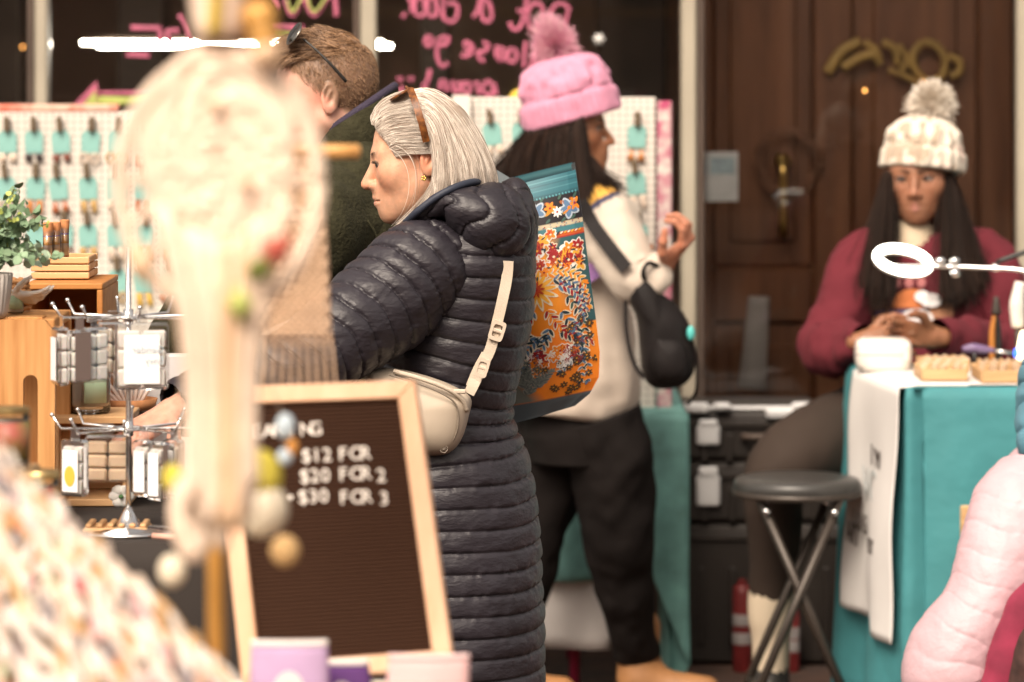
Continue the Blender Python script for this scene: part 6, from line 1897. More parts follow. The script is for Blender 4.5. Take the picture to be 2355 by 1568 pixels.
for i, x in enumerate((110, 128, 149)):
    r = .0085 if i < 2 else .0075
    p = P(x, 0, d + .03 + .02 * i); p[2] = zt0
    top_ = P(0, 512 - (4 if i == 2 else 0), d + .04)[2] - zt0
    e = empty('glass_tube', p, f'{["left", "middle", "right"][i]} corked glass tube of layered coloured salts on the slatted crate', 'tube', 'corked glass tubes')
    build(G().lathe([(r, .001), (r, top_ - .012)], p, 16), 'glass', m_clear, e)
    z = .001
    for m_, f in zip(sand, (.10, .30, .22, .06)):
        build(G().lathe([(r * .9, z), (r * .9, z + top_ * f - .0003)], p, 14), 'salt_layer', m_, e, sharp=40); z += top_ * f
    build(G().lathe([(r * .92, top_ - .022), (r * 1.05, top_ - .010), (r * 1.12, top_), (r * .9, top_ + .001)], p, 14), 'cork', m_cork, e, sharp=40)
# little plant in ribbed pot
m_leaf = [mat('eucalyptus_leaf', (.19, .29, .17), .55, var=.25, vs=40), mat('pale_green_leaf', (.36, .46, .33), .55, var=.2, vs=40), mat('lime_sprig', (.50, .56, .14), .6, var=.25, vs=40)]
m_potr = mat('ribbed_grey_pot', (.42, .38, .35), .6)
pz = zt_ + .002
pp = P(-24, 0, 6.20); pp[2] = pz
plant = empty('potted_plant', pp, 'bushy eucalyptus sprigs in a ribbed grey pot on the pine crate', 'plant')
th = np.linspace(0, 2 * np.pi, 96, endpoint=False)
ztop = P(0, 628, 6.2)[2] - pz
rg = np.array([[A(r * (1 + .05 * math.cos(24 * t)) * math.cos(t), r * (1 + .05 * math.cos(24 * t)) * math.sin(t), z) + pp for t in th] for r, z in ((.024, 0), (.029, .01), (.034, ztop * .6), (.036, ztop), (.030, ztop))])
build(G().grid(rg, closed_v=True, cap=True), 'pot', m_potr, plant)
base = pp + A(0, 0, ztop)
lg = [G(), G(), G()]
stem = G()
for s_ in range(46):
    a = random.uniform(0, 2 * math.pi); el = random.uniform(-.35, 1.35)
    ln_ = random.uniform(.06, .125)
    dv = A(math.cos(a) * math.cos(el), math.sin(a) * math.cos(el) * .8, math.sin(el) * .95 + .12)
    tip = base + dv * ln_ + A(.012, 0, .03)
    midp = base + dv * ln_ * .5 + A(0, 0, .035)
    pts = crom([base, midp, tip], 12); stem.tube(pts, .0009, n=4)
    kind = 2 if s_ % 4 == 0 else (1 if s_ % 3 == 0 else 0)
    for q in range(3, 12):
        for sd in (-1, 1):
            sz = (.0085 if kind != 2 else .0045) * random.uniform(.7, 1.15)
            n_ = unit(rng.normal(size=3)); t1 = unit(np.cross(n_, rng.normal(size=3))); t2 = np.cross(n_, t1)
            c_ = pts[q] + t1 * sz * .9 + n_ * .001
            lg[kind].add([c_ + t1 * sz * math.cos(t) + t2 * sz * .82 * math.sin(t) + n_ * sz * .25 * math.cos(2 * t) for t in np.linspace(0, 2 * math.pi, 9)[:-1]], [tuple(range(8))])
build(stem, 'stems', m_leaf[0], plant)
for i in range(3):
    o = build(lg[i], 'foliage', m_leaf[i], plant); o['kind'] = 'stuff'
# white hand figurine, small items on the crate
m_cer = mat('white_ceramic', (.72, .66, .60), .3)
V, F, C_ = hand_mesh(P(28, 664, 6.30) * A(1, 1, 0) + A(0, 0, pz + .028), unit(A(.9, -.3, -.05)), A(0, -.8, .5), .42, [.25, .35, .5, .6], (.7, .66, .6), cell=.006)
hf = tag(build(G().add(V, F), 'ceramic_hand', m_cer), 'small white ceramic hand lying on the pine crate beside the plant', 'figurine')
m_wick = mat('woven_wicker', (.36, .17, .06), .7, var=.3, vs=60, bump=.8, bs=120)
p = P(36, 0, 6.36); p[2] = pz
e = empty('wicker_basket', p, 'small brown wicker basket half hidden under the eucalyptus', 'basket')
g = G()
for j in range(6):
    ph_ = np.linspace(0, 2 * np.pi, 40); r = .022 + .0035 * math.sin(j); g.tube(p + np.stack([r * np.cos(ph_), r * np.sin(ph_), .006 + j * .0085 + .0015 * np.sin(ph_ * 9 + j * 3.14)], 1), .005, n=5)
build(g, 'weave', m_wick, e)
m_greenl = mat('sage_label', (.26, .42, .24), .6, c2=(.50, .56, .42), vs=4)
def jar(px, ytop, ybot, d, rpx, label, body_m, lid=None, lab=None, labh=(.2, .8), z=None, laba=(-2.6, -.5), glassbase=False):
    k = d / FPX; p = P(px, ybot, d)
    if z is not None: p[2] = z
    r = rpx * k; h = (ybot - ytop) * k
    e = empty('candle_jar', p, label, 'jar', 'candle jars on the stalls')
    build(G().lathe([(r * .9, 0), (r, .004), (r, h * .90), (r * .97, h * .94), (r * .93, h * .94)], p, 32), 'glass_jar', m_clear, e)
    build(G().lathe([(r * .90, .012 if glassbase else .003), (r * .95, .016 if glassbase else .006), (r * .95, h * .80), (r * .9, h * .81)], p, 32), 'wax', body_m, e, sharp=40)
    if lab is not None:
        aa = np.linspace(laba[0], laba[1], 16)
        g = G(); g.grid(np.array([[p + A(r * 1.01 * math.cos(t), r * 1.01 * math.sin(t), h * f) for t in aa] for f in (labh[1], labh[0])]))
        build(g, 'label', lab, e, mods=[('SOLIDIFY', dict(thickness=.0006))])
    if lid is not None:
        build(G().lathe([(r * 1.0, h * .90), (r * 1.03, h * .905), (r * 1.03, h * .985), (r * .98, h), (r * .6, h), (.002, h)], p, 32), 'lid', lid, e, sharp=40)
    return e, p, r, h
m_waxc = mat('cream_wax', (.66, .56, .44), .5, sss=.2)
m_gold2 = mat('gold_lid', (.55, .40, .18), .35, metal=1.0)
m_terra = mat('terracotta_label', (.42, .10, .05), .6)
jar(36, 676, 728, 6.30, 19, 'small jar with pale green label behind the ribbed pot', m_waxc, m_gold2, m_greenl, z=pz)
# riser and jars beside the spinner
d = 6.45; a, b_ = P(128, 962, d), P(296, 1120, d)
rz_ = a[2]
rs_, c2_, w2, h2 = openbox('wooden_riser', 118, 298, 958, 1100, 6.36, .17, 'low open wooden riser holding candle jars behind the wax melt spinner', th=.012, m=m_pineh, base=LZ + .003)
rz_ = c2_[2] + h2 + .001
je, jp, jr, jh = jar(207, 842, 957, 6.42, 47, 'large cream candle jar with green handwritten label on the wooden riser', m_waxc, None, m_greenl, (.22, .86), rz_, (-1.75, -.55), True)
for s_, q, f in (('handmade with love', -1.32, .68), ('by Jo n', -1.22, .60)):
    text('label_writing', s_, jp + A((jr * 1.03) * math.cos(q - .1), (jr * 1.03) * math.sin(q - .1), jh * f), A(math.cos(q + math.pi / 2 + .25), math.sin(q + math.pi / 2 + .25), .25), A(0, 0, 1), .0048, m_ink, je, .0001)
jar(146, 884, 957, 6.46, 24, 'small orange labelled tin jar at the left of the wooden riser', m_waxc, m_cork, m_terra, (.1, .75), rz_)
jar(100, 905, 957, 6.50, 20, 'small glass jar glimpsed through the crate slot', m_waxc, m_gold2, m_terra, z=rz_)
# lower jars inside the riser
jar(150, 1040, 1098, 6.44, 22, 'small glass jar standing inside the wooden riser', m_waxc, m_gold2, m_terra, z=LZ + .016)
je2, jp2, jr2, jh2 = jar(336, 934, 1040, 6.55, 52, 'wide candle tin with gold lid just left of the reaching hand', m_waxc, m_gold2, None, z=LZ + .003)
m_pinkt = mat('match_stick', (.72, .62, .56), .6)
mt = empty('match_bundle', P(300, 940, 6.62), 'bundle of pale matches fanned in a copper dish behind the candles', 'matches')
mb = P(296, 945, 6.64); build(G().lathe([(.02, 0), (.045, .004), (.05, .022), (.047, .022), (.04, .006), (.002, .005)], mb, 24), 'dish', m_cork, mt)
build(G().lathe([(.025, LZ + .002 - mb[2]), (.03, LZ + .006 - mb[2]), (.018, -.001)], mb, 20), 'pedestal', m_cork, mt)
for i in range(9):
    t = -.9 + i * .17
    build(G().tube([mb + A(.004 * i - .015, 0, .008), mb + A(.004 * i - .015 + .07 * math.sin(t), .01, .008 + .06 * math.cos(t))], .0035, n=5), 'match', m_pinkt, mt)
m_wpap = mat('white_box_card', (.62, .60, .60), .6)
g = G(); g.box(P(360, 880, 6.72), (.16, .05, .10), bev=.002); bx_ = simple('white_box', g, m_wpap, 'plain white box behind the candle jars near the sleeve', 'box', sharp=40)
g = G(); pb = P(360, 880, 6.72); g.box(A(pb[0], pb[1], (pb[2] - .05 + LZ + .003) / 2), (.14, .045, pb[2] - .05 - LZ - .004), bev=.002); build(g, 'lower_half', m_wpap, bx_, sharp=40)

# chrome spinner with wax melt packs
d0 = 6.02; k = d0 / FPX
spn = empty('display_spinner', P(295, 1178, d0), 'chrome wire spinner stand with two tiers of hooks for wax melts', 'display stand')
bz = LZ + .003
pc_ = P(295, 0, d0)
build(G().tube([A(pc_[0], d0, bz), A(pc_[0], d0, P(0, 568, d0)[2])], .0042, n=12), 'pole', m_chrome, spn)
build(G().lathe([(.070, 0), (.072, .002), (.066, .006), (.02, .012), (.010, .03), (.006, .04)], A(pc_[0], d0, bz), 40), 'base_plate', m_chrome, spn)
arms_px = {0: [(-150, 6, 1.0), (-95, -8, .9), (110, -6, .95), (148, -4, 1.0), (150, 14, 1.0), (-140, 34, 1.1), (-60, 50, 1.1), (60, 46, 1.1)],
           1: [(-170, 4, 1.0), (-90, -14, .9), (120, -8, .95), (165, 2, 1.0), (120, 44, 1.1), (-130, 34, 1.1), (-20, 46, 1.1), (40, 50, 1.1)]}
tiers = []
for ti, py in ((0, 728), (1, 985)):
    tz = P(0, py, d0)[2]
    hub = A(pc_[0], d0, tz)
    ph = np.linspace(0, 2 * np.pi, 24)
    build(G().tube(hub + np.stack([.024 * np.cos(ph), .024 * np.sin(ph), 0 * ph], 1), .0026, n=6), 'hub_ring', m_chrome, spn)
    build(G().lathe([(.008, -.012), (.008, .012)], hub, 14), 'hub_collar', m_chrome, spn)
    for j in range(8):
        an = j * math.pi / 4 + (.25 if ti == 0 else .05)
        dv = A(math.cos(an), math.sin(an), 0)
        L_ = .105
        pts = [hub + dv * .022, hub + dv * L_, hub + dv * (L_ + .014) + A(0, 0, .022)]
        build(G().tube(pts, .0023, n=6), 'hook_arm', m_chrome, spn)
        build(G().ball(pts[2], .0036, 8, 6), 'hook_tip', m_chrome, spn)
        tiers.append((ti, j, hub, dv, an))
m_clam = mat('clear_clamshell', (.95, .95, .95), .12, thin=.14)
m_wlab = mat('white_melt_label', (.84, .83, .83), .55)
waxes = [mat('wax_' + n_, c_, .45, sss=.2) for n_, c_ in (('ivory', (.84, .76, .66)), ('white', (.86, .83, .79)), ('peach', (.80, .60, .42)))]
m_ylab = mat('yellow_print', (.62, .42, .05), .6)
def melt(hub, dv, an, dist, wx, face, label, yl=False, drop=.004, w_=.062, h_=.098):
    """clamshell hanging from an arm, its label turned to 'face'"""
    top_ = hub + dv * dist + A(0, 0, -drop)
    fx = unit(A(math.cos(face), math.sin(face), 0)); rx = np.cross(A(0, 0, 1), fx)
    M = np.stack([rx, fx, A(0, 0, 1)], 1)
    c_ = top_ + A(0, 0, -h_ / 2 - .006)
    e = empty('wax_melt_pack', c_ + A(0, 0, -h_ / 2), label, 'wax melt', 'wax melt packs on the spinner')
    def bx(cc, s, nm, m_, bev=.002, par=e): return build(G().box(c_ + M @ cc, s, rot=M, bev=bev), nm, m_, par, sharp=40)
    bx(A(0, .000, .0), (w_, .020, h_), 'clamshell', m_clam, .004)
    bx(A(0, -.002, h_ / 2 + .008), (.018, .0015, .02), 'hang_tab', m_clam, .0005)
    for i in (-1, 1):
        for j in (-1, 0, 1):
            bx(A(i * w_ * .235, -.001, j * h_ * .29 - .004), (w_ * .43, .014, h_ * .265), 'wax_cube', wx, .003)
    lb = bx(A(0, .0115, -.004), (w_ * .66, .0008, h_ * .74), 'label', m_wlab, .0)
    if yl:
        g = G(); g.poly([c_ + M @ A(.014 * math.cos(t) * w_ / .062, .0125, -.012 + .016 * math.sin(t)) for t in np.linspace(0, 2 * math.pi, 20)[:-1]], M @ A(0, .0004, 0)); build(g, 'label_print', m_ylab, e, smooth=False)
    return e, c_, M
hubs = [t for t in tiers]
hub0 = A(pc_[0], d0, P(0, 728, d0)[2]); hub1 = A(pc_[0], d0, P(0, 985, d0)[2])
def meltp(px0, px1, py0, py1, dd, wx, face, label, yl=False):
    k = dd / FPX; wd = (px1 - px0) * k; h = (py1 - py0) * k
    top_ = P((px0 + px1) / 2, py0, dd)
    return melt(top_ + A(0, 0, .010), A(0, 0, 0), 0, 0, wx, face, label, yl, drop=.004, w_=wd, h_=h)
BK, FR = math.pi / 2, -math.pi / 2
meltp(108, 170, 752, 885, 5.965, waxes[1], -2.75, 'upper wax melt pack turned edge on at the far left of the spinner')
meltp(150, 212, 758, 880, 5.97, waxes[1], 2.45, 'upper left wax melt pack showing white cubes at a slant')
meltp(190, 250, 752, 878, 6.0, waxes[1], 2.1, 'second slanted white wax melt pack on the upper tier')
meltp(222, 300, 740, 860, 6.09, waxes[0], BK, 'ivory wax melt pack hanging at the back of the upper tier')
e, c_, M_ = meltp(264, 388, 742, 895, 5.93, waxes[1], FR + .12, 'large front wax melt pack with white handwritten label on the upper tier')
for i, s_ in enumerate(('Gender', 'Envy')):
    text('label_writing', s_, c_ + M_ @ A(.034 - .0, .0135, .006 - i * .017), -M_[:, 0], M_[:, 2], .016, mat('pale_blue_ink', (.42, .50, .55), .6), e, .0001)
meltp(138, 205, 1010, 1140, 5.95, waxes[1], FR - .55, 'lower left wax melt pack with yellow printed label', True)
meltp(196, 302, 1000, 1108, 6.04, waxes[2], BK - .1, 'lower wax melt pack showing six peach cubes')
meltp(306, 352, 1012, 1140, 5.97, waxes[1], 1.05 + math.pi, 'lower white wax melt pack right of the pole')
meltp(340, 385, 1016, 1150, 5.95, waxes[1], 1.0 + math.pi, 'outer white wax melt pack at the right of the lower tier')
meltp(372, 425, 1010, 1146, 5.98, waxes[0], .8 + math.pi, 'rightmost wax melt pack half hidden by the woven hanging')
# flower, soap dish, lipstick-like pencil on the cloth
fl_ = empty('cut_flower', P(260, 1150, 6.1), 'white flower with thin green stem lying on the black cloth', 'flower')
fz_ = LZ + .004
def tabp(px, py, dz=.004):
    z = LZ + dz; d = (CAMH - z) * FPX / (py - HY); return P(px, py, d)
m_pet = mat('white_petal', (.72, .70, .66), .6, sss=.1)
m_grn = mat('flower_stem', (.06, .16, .05), .6)
build(G().tube([tabp(150, 1148), tabp(200, 1158), tabp(250, 1150), tabp(275, 1138, .012)], .0016, n=6, res=20), 'stem', m_grn, fl_)
fc = tabp(280, 1140, .020)
for j in range(6):
    a = j * math.pi / 3; dv = A(math.cos(a), -.35, math.sin(a))
    build(G().ball(fc + dv * .011, (.011, .005, .009), 10, 7), 'petal', m_pet, fl_)
build(G().ball(fc + A(0, -.012, 0), .004, 8, 6), 'flower_eye', m_grn, fl_)
sd_ = empty('soap_dish', tabp(270, 1218), 'ribbed light wooden soap dish on the front edge of the black cloth', 'dish')
q0, q1 = tabp(196, 1222), tabp(345, 1222)
dish_c = (q0 + q1) / 2
build(G().box(dish_c + A(0, 0, .006), (q1[0] - q0[0], .075, .008), bev=.003), 'dish_base', m_pineh, sd_, sharp=40)
for j in range(6):
    build(G().box(dish_c + A(-.042 + j * .017, 0, .013), (.010, .070, .006), bev=.002), 'rib', m_pineh, sd_, sharp=40)
g = G(); g.tube([tabp(352, 1232, .006), tabp(400, 1236, .006)], .005, n=8); simple('pink_stick', g, mat('pink_incense', (.66, .36, .28), .5), 'short pale pink stick lying at the cloth edge', 'stick')

# ------------------------------------------------------------------ front stall: counter, jars, letter board, pouches, woven pieces, trinkets
FZ = .80
m_ctop = mat('counter_cloth', (.50, .44, .37), .85, bump=.3, bs=20)
ct = empty('front_counter', A(P(400, 0, 4.2)[0], 4.2, 0), 'nearest stall counter under a beige cloth, mostly below the picture', 'counter')
xa, xb = P(-500, 0, 4.2)[0], P(1030, 0, 5.2)[0]
build(G().box(((xa + xb) / 2, 4.02, FZ - .03), (xb - xa, 2.55, .05), bev=.01), 'countertop', m_ctop, ct, sharp=40)
for x in (xa + .1, xb - .1):
    for y in (2.85, 5.2):
        build(G().box((x, y, (FZ - .06) / 2), (.05, .05, FZ - .06), bev=.005), 'leg', m_tray, ct, sharp=40)
# jars at the left on a stepped riser
m_redl = mat('red_candle_label', (.36, .03, .05), .5, c2=(.10, .22, .05), vs=9)
d = 5.0; rz1, rz2 = P(0, 1082, d)[2], P(0, 1152, d + .0)[2]
rb = empty('stepped_riser', A(P(30, 0, d)[0], d, FZ), 'stepped wooden riser under the red labelled jars', 'riser')
xm = P(72, 0, d)[0]; xq = P(140, 0, d)[0]; xn = P(-120, 0, d)[0]
build(G().box(((xn + xm) / 2, d + .03, (rz1 + FZ) / 2), (xm - xn, .14, rz1 - FZ - .002), bev=.003), 'high_step', m_tray, rb, sharp=40)
z2 = P(0, 1260, d)[2]
build(G().box(((xm + xq) / 2 + .004, d + .03, (z2 + FZ) / 2), (xq - xm, .14, z2 - FZ - .002), bev=.003), 'low_step', m_tray, rb, sharp=40)
jar(22, 936, 1080, 5.0, 46, 'blurred glass jar with red and green label and gold lid at the left edge', mat('pale_wax', (.62, .58, .52), .5), m_gold2, m_redl, (.18, .78), rz1 + .001, (-3.1, -.05))
jar(92, 1076, 1258, 4.98, 44, 'lower red labelled jar with gold lid half hidden by the trinkets', mat('pale_wax2', (.62, .58, .52), .5), m_gold2, m_redl, (.1, .8), z2 + .001, (-3.1, -.05))

# letter board leaning back, rolled a little
m_frame = mat('light_oak_frame', (.58, .33, .19), .5, c2=(.66, .41, .26), vs=4, stretch=(6, 6, .6))
m_felt = mat('dark_brown_felt', (.050, .025, .016), .95, spec=.05)
m_lett = mat('white_letters', (.72, .66, .60), .5)
LB = dict(tl=P(486, 892, 4.90), tr=P(956, 876, 4.86), br=P(1046, 1536, 4.76), bl=P(560, 1572, 4.80))
ox = unit(LB['tr'] - LB['tl']); oz = unit(LB['tl'] - LB['bl']); oz = unit(oz - ox * 0); on_ = unit(np.cross(ox, oz)); 
if on_[1] > 0: on_ = -on_
lbd = empty('letter_board', (LB['br'] + LB['bl']) / 2, 'wooden framed dark letter board listing earring prices in white letters', 'letter board')
def bi(u, v, off=0.0):
    p = (LB['tl'] * (1 - u) + LB['tr'] * u) * (1 - v) + (LB['bl'] * (1 - u) + LB['br'] * u) * v
    return p + on_ * off
fw = .092; fh = .062
def fbar(q, nm):
    g = G(); g.poly(np.array([bi(u, v, .010) for u, v in q]), on_ * -.022); return build(g, nm, m_frame, lbd, smooth=False, mods=[('BEVEL', dict(width=.002, segments=2))])
fbar([(0, 0), (1, 0), (1 - fw, fh), (fw, fh)], 'frame_top'); fbar([(0, 1), (fw, 1 - fh), (1 - fw, 1 - fh), (1, 1)], 'frame_bottom')
fbar([(0, 0), (fw, fh), (fw, 1 - fh), (0, 1)], 'frame_side'); fbar([(1, 0), (1, 1), (1 - fw, 1 - fh), (1 - fw, fh)], 'frame_side')
nr = 64
rg = []
for i in range(nr * 4 + 1):
    v = fh + (1 - 2 * fh) * i / (nr * 4); off = -.001 if i % 4 in (0,) else .0025
    rg.append([bi(u, v, off) for u in np.linspace(fw, 1 - fw, 5)])
build(G().grid(np.array(rg)), 'felt_panel', m_felt, lbd, smooth=False)
build(G().poly([bi(.02, .02, -.013), bi(.98, .02, -.013), bi(.98, .98, -.013), bi(.02, .98, -.013)], on_ * -.004), 'back_panel', m_tray, lbd, smooth=False)
rest = bi(.5, .3, -.018); foot = bi(.5, 1.0, 0) + A(0, .16, 0); foot[2] = FZ
build(G().tube([rest, foot], .006, n=8), 'easel_leg', m_tray, lbd)
xd = unit(bi(1, .3) - bi(0, .3)); yd = unit(bi(.5, 0) - bi(.5, 1))
def inv(px, py):
    best = None
    for it in range(1):
        uu, vv = np.meshgrid(np.linspace(-.1, 1.1, 121), np.linspace(-.1, 1.1, 121))
        pts = np.array([bi(a_, b_) for a_, b_ in zip(uu.ravel(), vv.ravel())])
        X = CX + pts[:, 0] / pts[:, 1] * FPX; Y = HY + (CAMH - pts[:, 2]) / pts[:, 1] * FPX
        i = np.argmin((X - px) ** 2 + (Y - py) ** 2); best = uu.ravel()[i], vv.ravel()[i]
    return best
for px, py, s_ in ((584, 1008, 'EARRING'), (692, 1062, '$12'), (778, 1060, 'FOR'), (690, 1112, '$20'), (782, 1110, 'FOR'), (868, 1108, '2'), (664, 1162, '\u2022$30'), (782, 1162, 'FOR'), (876, 1160, '3')):
    u, v = inv(px, py)
    for i, ch in enumerate(s_):
        adv = 25.0 if s_ != 'EARRING' else 22.0
        text('letter', ch, bi(u, v, .0035) + xd * (i * adv * 4.83 / FPX), xd, yd, .0245, m_lett, lbd, .0012)

# pouches in front of the letter board
def pouch(px0, px1, py0, d, m_, label, trim, motif=None, tilt=0):
    k = d / FPX
    zb = FZ + .001
    h = P(0, py0, d)[2] - zb
    a, b_ = P(px0, py0, d)[0], P(px1, py0, d)[0]
    e = empty('cloth_pouch', A((a + b_) / 2, d, zb), label, 'pouch', 'small cloth pouches before the letter board')
    def pp_(u, v, s_):
        x = a + (b_ - a) * (.5 + (u - .5) * (1 + .05 * math.sin(v * 3)))
        return A(x + tilt * h * v, d + s_ * .024 * math.sin(math.pi * min(1, max(0, u))) ** .6 * (1 - .75 * v ** 2), zb + h * v)
    for s_ in (-1, 1):
        build(G().grid(np.array([[pp_(u, v, s_) for u in np.linspace(0, 1, 20)] for v in np.linspace(0, 1, 16)][::s_])), 'panel', m_, e, mods=[('SOLIDIFY', dict(thickness=.0015))])
    build(G().tube([pp_(u, 1.0, -1) for u in np.linspace(0, 1, 20)], .0042, n=6), 'lace_trim', trim, e)
    if motif is not None:
        c_ = pp_(.5, .70, -1) + A(0, -.003, 0)
        build(G().poly([c_ + A(.018 * math.cos(t), 0, .024 * math.sin(t)) for t in np.linspace(0, 2 * math.pi, 20)[:-1]], (0, -.001, 0)), 'embroidered_patch', trim, e, smooth=False)
        build(G().poly([c_ + A(.007 * math.cos(t), -.0012, .009 * math.sin(t)) for t in np.linspace(0, 2 * math.pi, 12)[:-1]], (0, -.001, 0)), 'embroidered_flower', motif, e, smooth=False)
    return e
m_lil = mat('lilac_felt', (.42, .29, .46), .9, var=.1, vs=20)
m_trimw = mat('white_trim', (.70, .64, .62), .8)
pouch(580, 752, 1478, 4.42, m_lil, 'lilac pouch with white trim and oval patch before the letter board', m_trimw, m_yell)
pouch(742, 880, 1522, 4.48, mat('deep_purple_felt', (.10, .035, .16), .9, var=.1), 'deep purple pouch between the lilac and the pink one', m_trimw, m_pinkk, -.12)
pouch(880, 1062, 1510, 4.45, mat('blush_felt', (.66, .42, .42), .9, var=.1), 'blush pink pouch at the right foot of the letter board', mat('blush_trim', (.68, .48, .48), .8), m_yell, .05)

# macrame hanging on a dowel
m_jute = mat('beige_macrame_cord', (.62, .43, .29), .85, var=.12, vs=60, bump=.6, bs=300)
m_dow = mat('honey_dowel', (.58, .29, .09), .45, c2=(.64, .36, .13), vs=3, stretch=(1, 14, 14))
dm_ = 4.5
mh = empty('macrame_hanging', P(690, 860, dm_), 'beige knotted macrame panel hanging from a honey coloured dowel', 'wall hanging')
build(G().tube(PS([(560, 348), (822, 348)], dm_), .0085, n=14, res=6), 'dowel', m_dow, mh)
build(G().ball(P(822, 348, dm_), (.004, .0085, .0085), 12, 8), 'dowel_end', m_dow, mh)
def xat(t, y): return np.interp(y, [348, 620, 760, 880], [600 + 140 * t, 602 + 152 * t, 598 + 162 * t, 585 + 186 * t])
for j in range(10):
    for sg in (-1, 1):
        pts = []
        for y in np.arange(348, 884, 6):
            ph_ = (y - 348) / 17.0
            t = j / 9 + sg * .055 * (abs((ph_ % 2) - 1) * 2 - 1) * (1 if y < 780 else max(0, 1 - (y - 780) / 20))
            pts.append(P(xat(np.clip(t, 0, 1), y), y, dm_ + .003 * sg * math.cos(ph_ * math.pi)))
        build(G().tube(np.array(pts), .0016, n=5), 'cord', m_jute, mh)
for j in range(9):
    for i in range(25):
        y = 356 + i * 17
        t = (j + (.5 if i % 2 else 0)) / 9
        build(G().ball(P(xat(min(t, 1), y), y, dm_ - .003), .0044, 6, 5), 'knot', m_jute, mh)
# wooden post, and the big round woven hanging nearest the camera on its own rail
df, dp_ = 3.25, 3.6
q3 = df / 3.35
m_cream = mat('cream_cotton_cord', (.80, .64, .51), .85, var=.10, vs=50, bump=.5, bs=260)
m_fr = mat('cream_fringe_dark', (.66, .46, .30), .85, var=.15, vs=50)
m_hon = mat('honey_wood_post', (.52, .25, .05), .45, c2=(.60, .32, .08), vs=3, stretch=(12, 12, .8))
st_ = empty('display_post', A(P(498, 0, dp_)[0], dp_, FZ), 'honey wooden display post rising behind the round woven hanging', 'post')
build(G().tube([A(P(499, 0, dp_)[0], dp_, FZ), P(497, 1120, dp_), P(520, 560, dp_)], .0085, n=12), 'post', m_hon, st_)
build(G().lathe([(.08, 0), (.08, .012), (.03, .02), (.02, .03)], A(P(499, 0, dp_)[0], dp_, FZ), 28), 'base', m_hon, st_)
fr0 = empty('stall_frame', A(-.2, df, 0), 'wooden stall frame whose rail above the picture carries the woven hoop', 'frame')
rz0 = P(0, -300, df)[2]
build(G().tube([A(-1.3, df, rz0), A(.9, df, rz0)], .012, n=10), 'rail', m_hon, fr0)
for x in (-1.3, .9):
    build(G().tube([A(x, df, 0), A(x, df, rz0 + .03)], .016, n=10), 'upright', m_hon, fr0)
dc_ = empty('woven_hoop', P(500, 1300, df), 'large cream woven hoop with long fringe hanging in the near foreground', 'wall hanging')
k3 = df / FPX
cc = P(504, 425, df)
ph = np.linspace(0, 2 * np.pi, 60)
R_ = 232 * k3
hoop = cc + np.stack([R_ * .98 * np.cos(ph), .004 * np.sin(ph * 2), R_ * 1.25 * np.sin(ph)], 1)
build(G().tube(hoop, .0072 * q3, n=10), 'hoop', m_cream, dc_)
hc_ = cc.copy()
cc = P(500, 350, df)
for r in np.arange(.12, .86, .095):
    w_ = r * (1 + .02 * np.sin(ph * 9 + r * 30))
    pts = cc + np.stack([R_ * .90 * w_ * np.cos(ph), -.002 + .003 * np.cos(ph * 6 + r * 20), R_ * 1.3 * w_ * np.sin(ph)], 1)
    build(G().tube(pts, (.0068 if r < .8 else .0055) * q3, n=8), 'woven_ring', m_cream, dc_)
for j in range(18):
    a = j * 2 * math.pi / 18
    e1 = hc_ + A(R_ * .96 * math.cos(a), .003, R_ * 1.22 * math.sin(a))
    build(G().tube([cc, (cc + e1) / 2 + A(0, -.008, 0), e1], .0045 * q3, n=6, res=10), 'spoke', m_cream, dc_)
g = G()
for s_ in (-1, 1):
    g.grid(np.array([[cc + A(R_ * .88 * r * math.cos(t), .007 * s_ * math.cos(r * 1.5) + .002 * math.sin(t * 9 + r * 20), R_ * 1.28 * r * math.sin(t)) for t in np.linspace(0, 2 * np.pi, 49)] for r in np.linspace(.02, .84, 14)][::s_]))
build(g, 'woven_centre', m_cream, dc_)
for j in range(34):                                       # long fringe gathered below the hoop
    t = j / 33 - .5
    x0_, x1_ = 508 + t * 300, 508 + t * 150 + random.uniform(-6, 6)
    ya, yb = 560 + 150 * (.25 - t * t) * 4 * .6, 1245 + random.uniform(-40, 40) - 200 * abs(t)
    dd = df + random.uniform(-.012, .012)
    pts = [P(x0_, ya - 100, dd), P(508 + t * 190, 690, dd - .006), P(508 + t * 140, 900, dd), P(x1_, yb, dd)]
    build(G().tube(pts, .0062 * q3, n=6, res=16), 'fringe', m_cream if j % 6 else m_fr, dc_)
build(G().tube(np.array([P(505, 90, df), P(500, -40, df), P(504, -200, df), A(P(504, 0, df)[0], df, rz0 + .012)]), np.array([.022, .026, .012, .004]) * q3, n=12, res=12), 'hanging_loop', m_cream, dc_)
for x, y, r, c in ((496, 240, .006, m_fr), (565, 420, .006, m_fr), (612, 120, .014, m_fr), (606, 80, .014, m_hon), (596, 40, .016, m_hon)):
    build(G().ball(P(x, y, df - .022), r * q3, 10, 8), 'wooden_bead', c, dc_)
m_leafr = mat('red_felt_leaf', (.46, .10, .07), .9); m_leafg = mat('olive_felt_leaf', (.16, .18, .04), .9)
for p0, p1, m_, r in (((665, 540), (610, 612), m_leafr, .013), ((622, 590), (575, 650), m_leafg, .013), ((548, 660), (555, 740), m_greenp, .012), ((300, 560), (350, 660), m_fr, .012)):
    build(G().tube([P(*p0, df - .03), (P(*p0, df - .03) + P(*p1, df - .03)) / 2 + A(0, -.004, 0), P(*p1, df - .03)], [.002, r * q3, .002], n=8, flat=.4, res=9), 'felt_leaf', m_, dc_)
build(G().tube(PS([(498, -60, df - .025), (495, 20, df - .025), (490, 80, df - .025)]), .006 * q3, n=8, res=8), 'yellow_ribbon', m_yell, dc_)
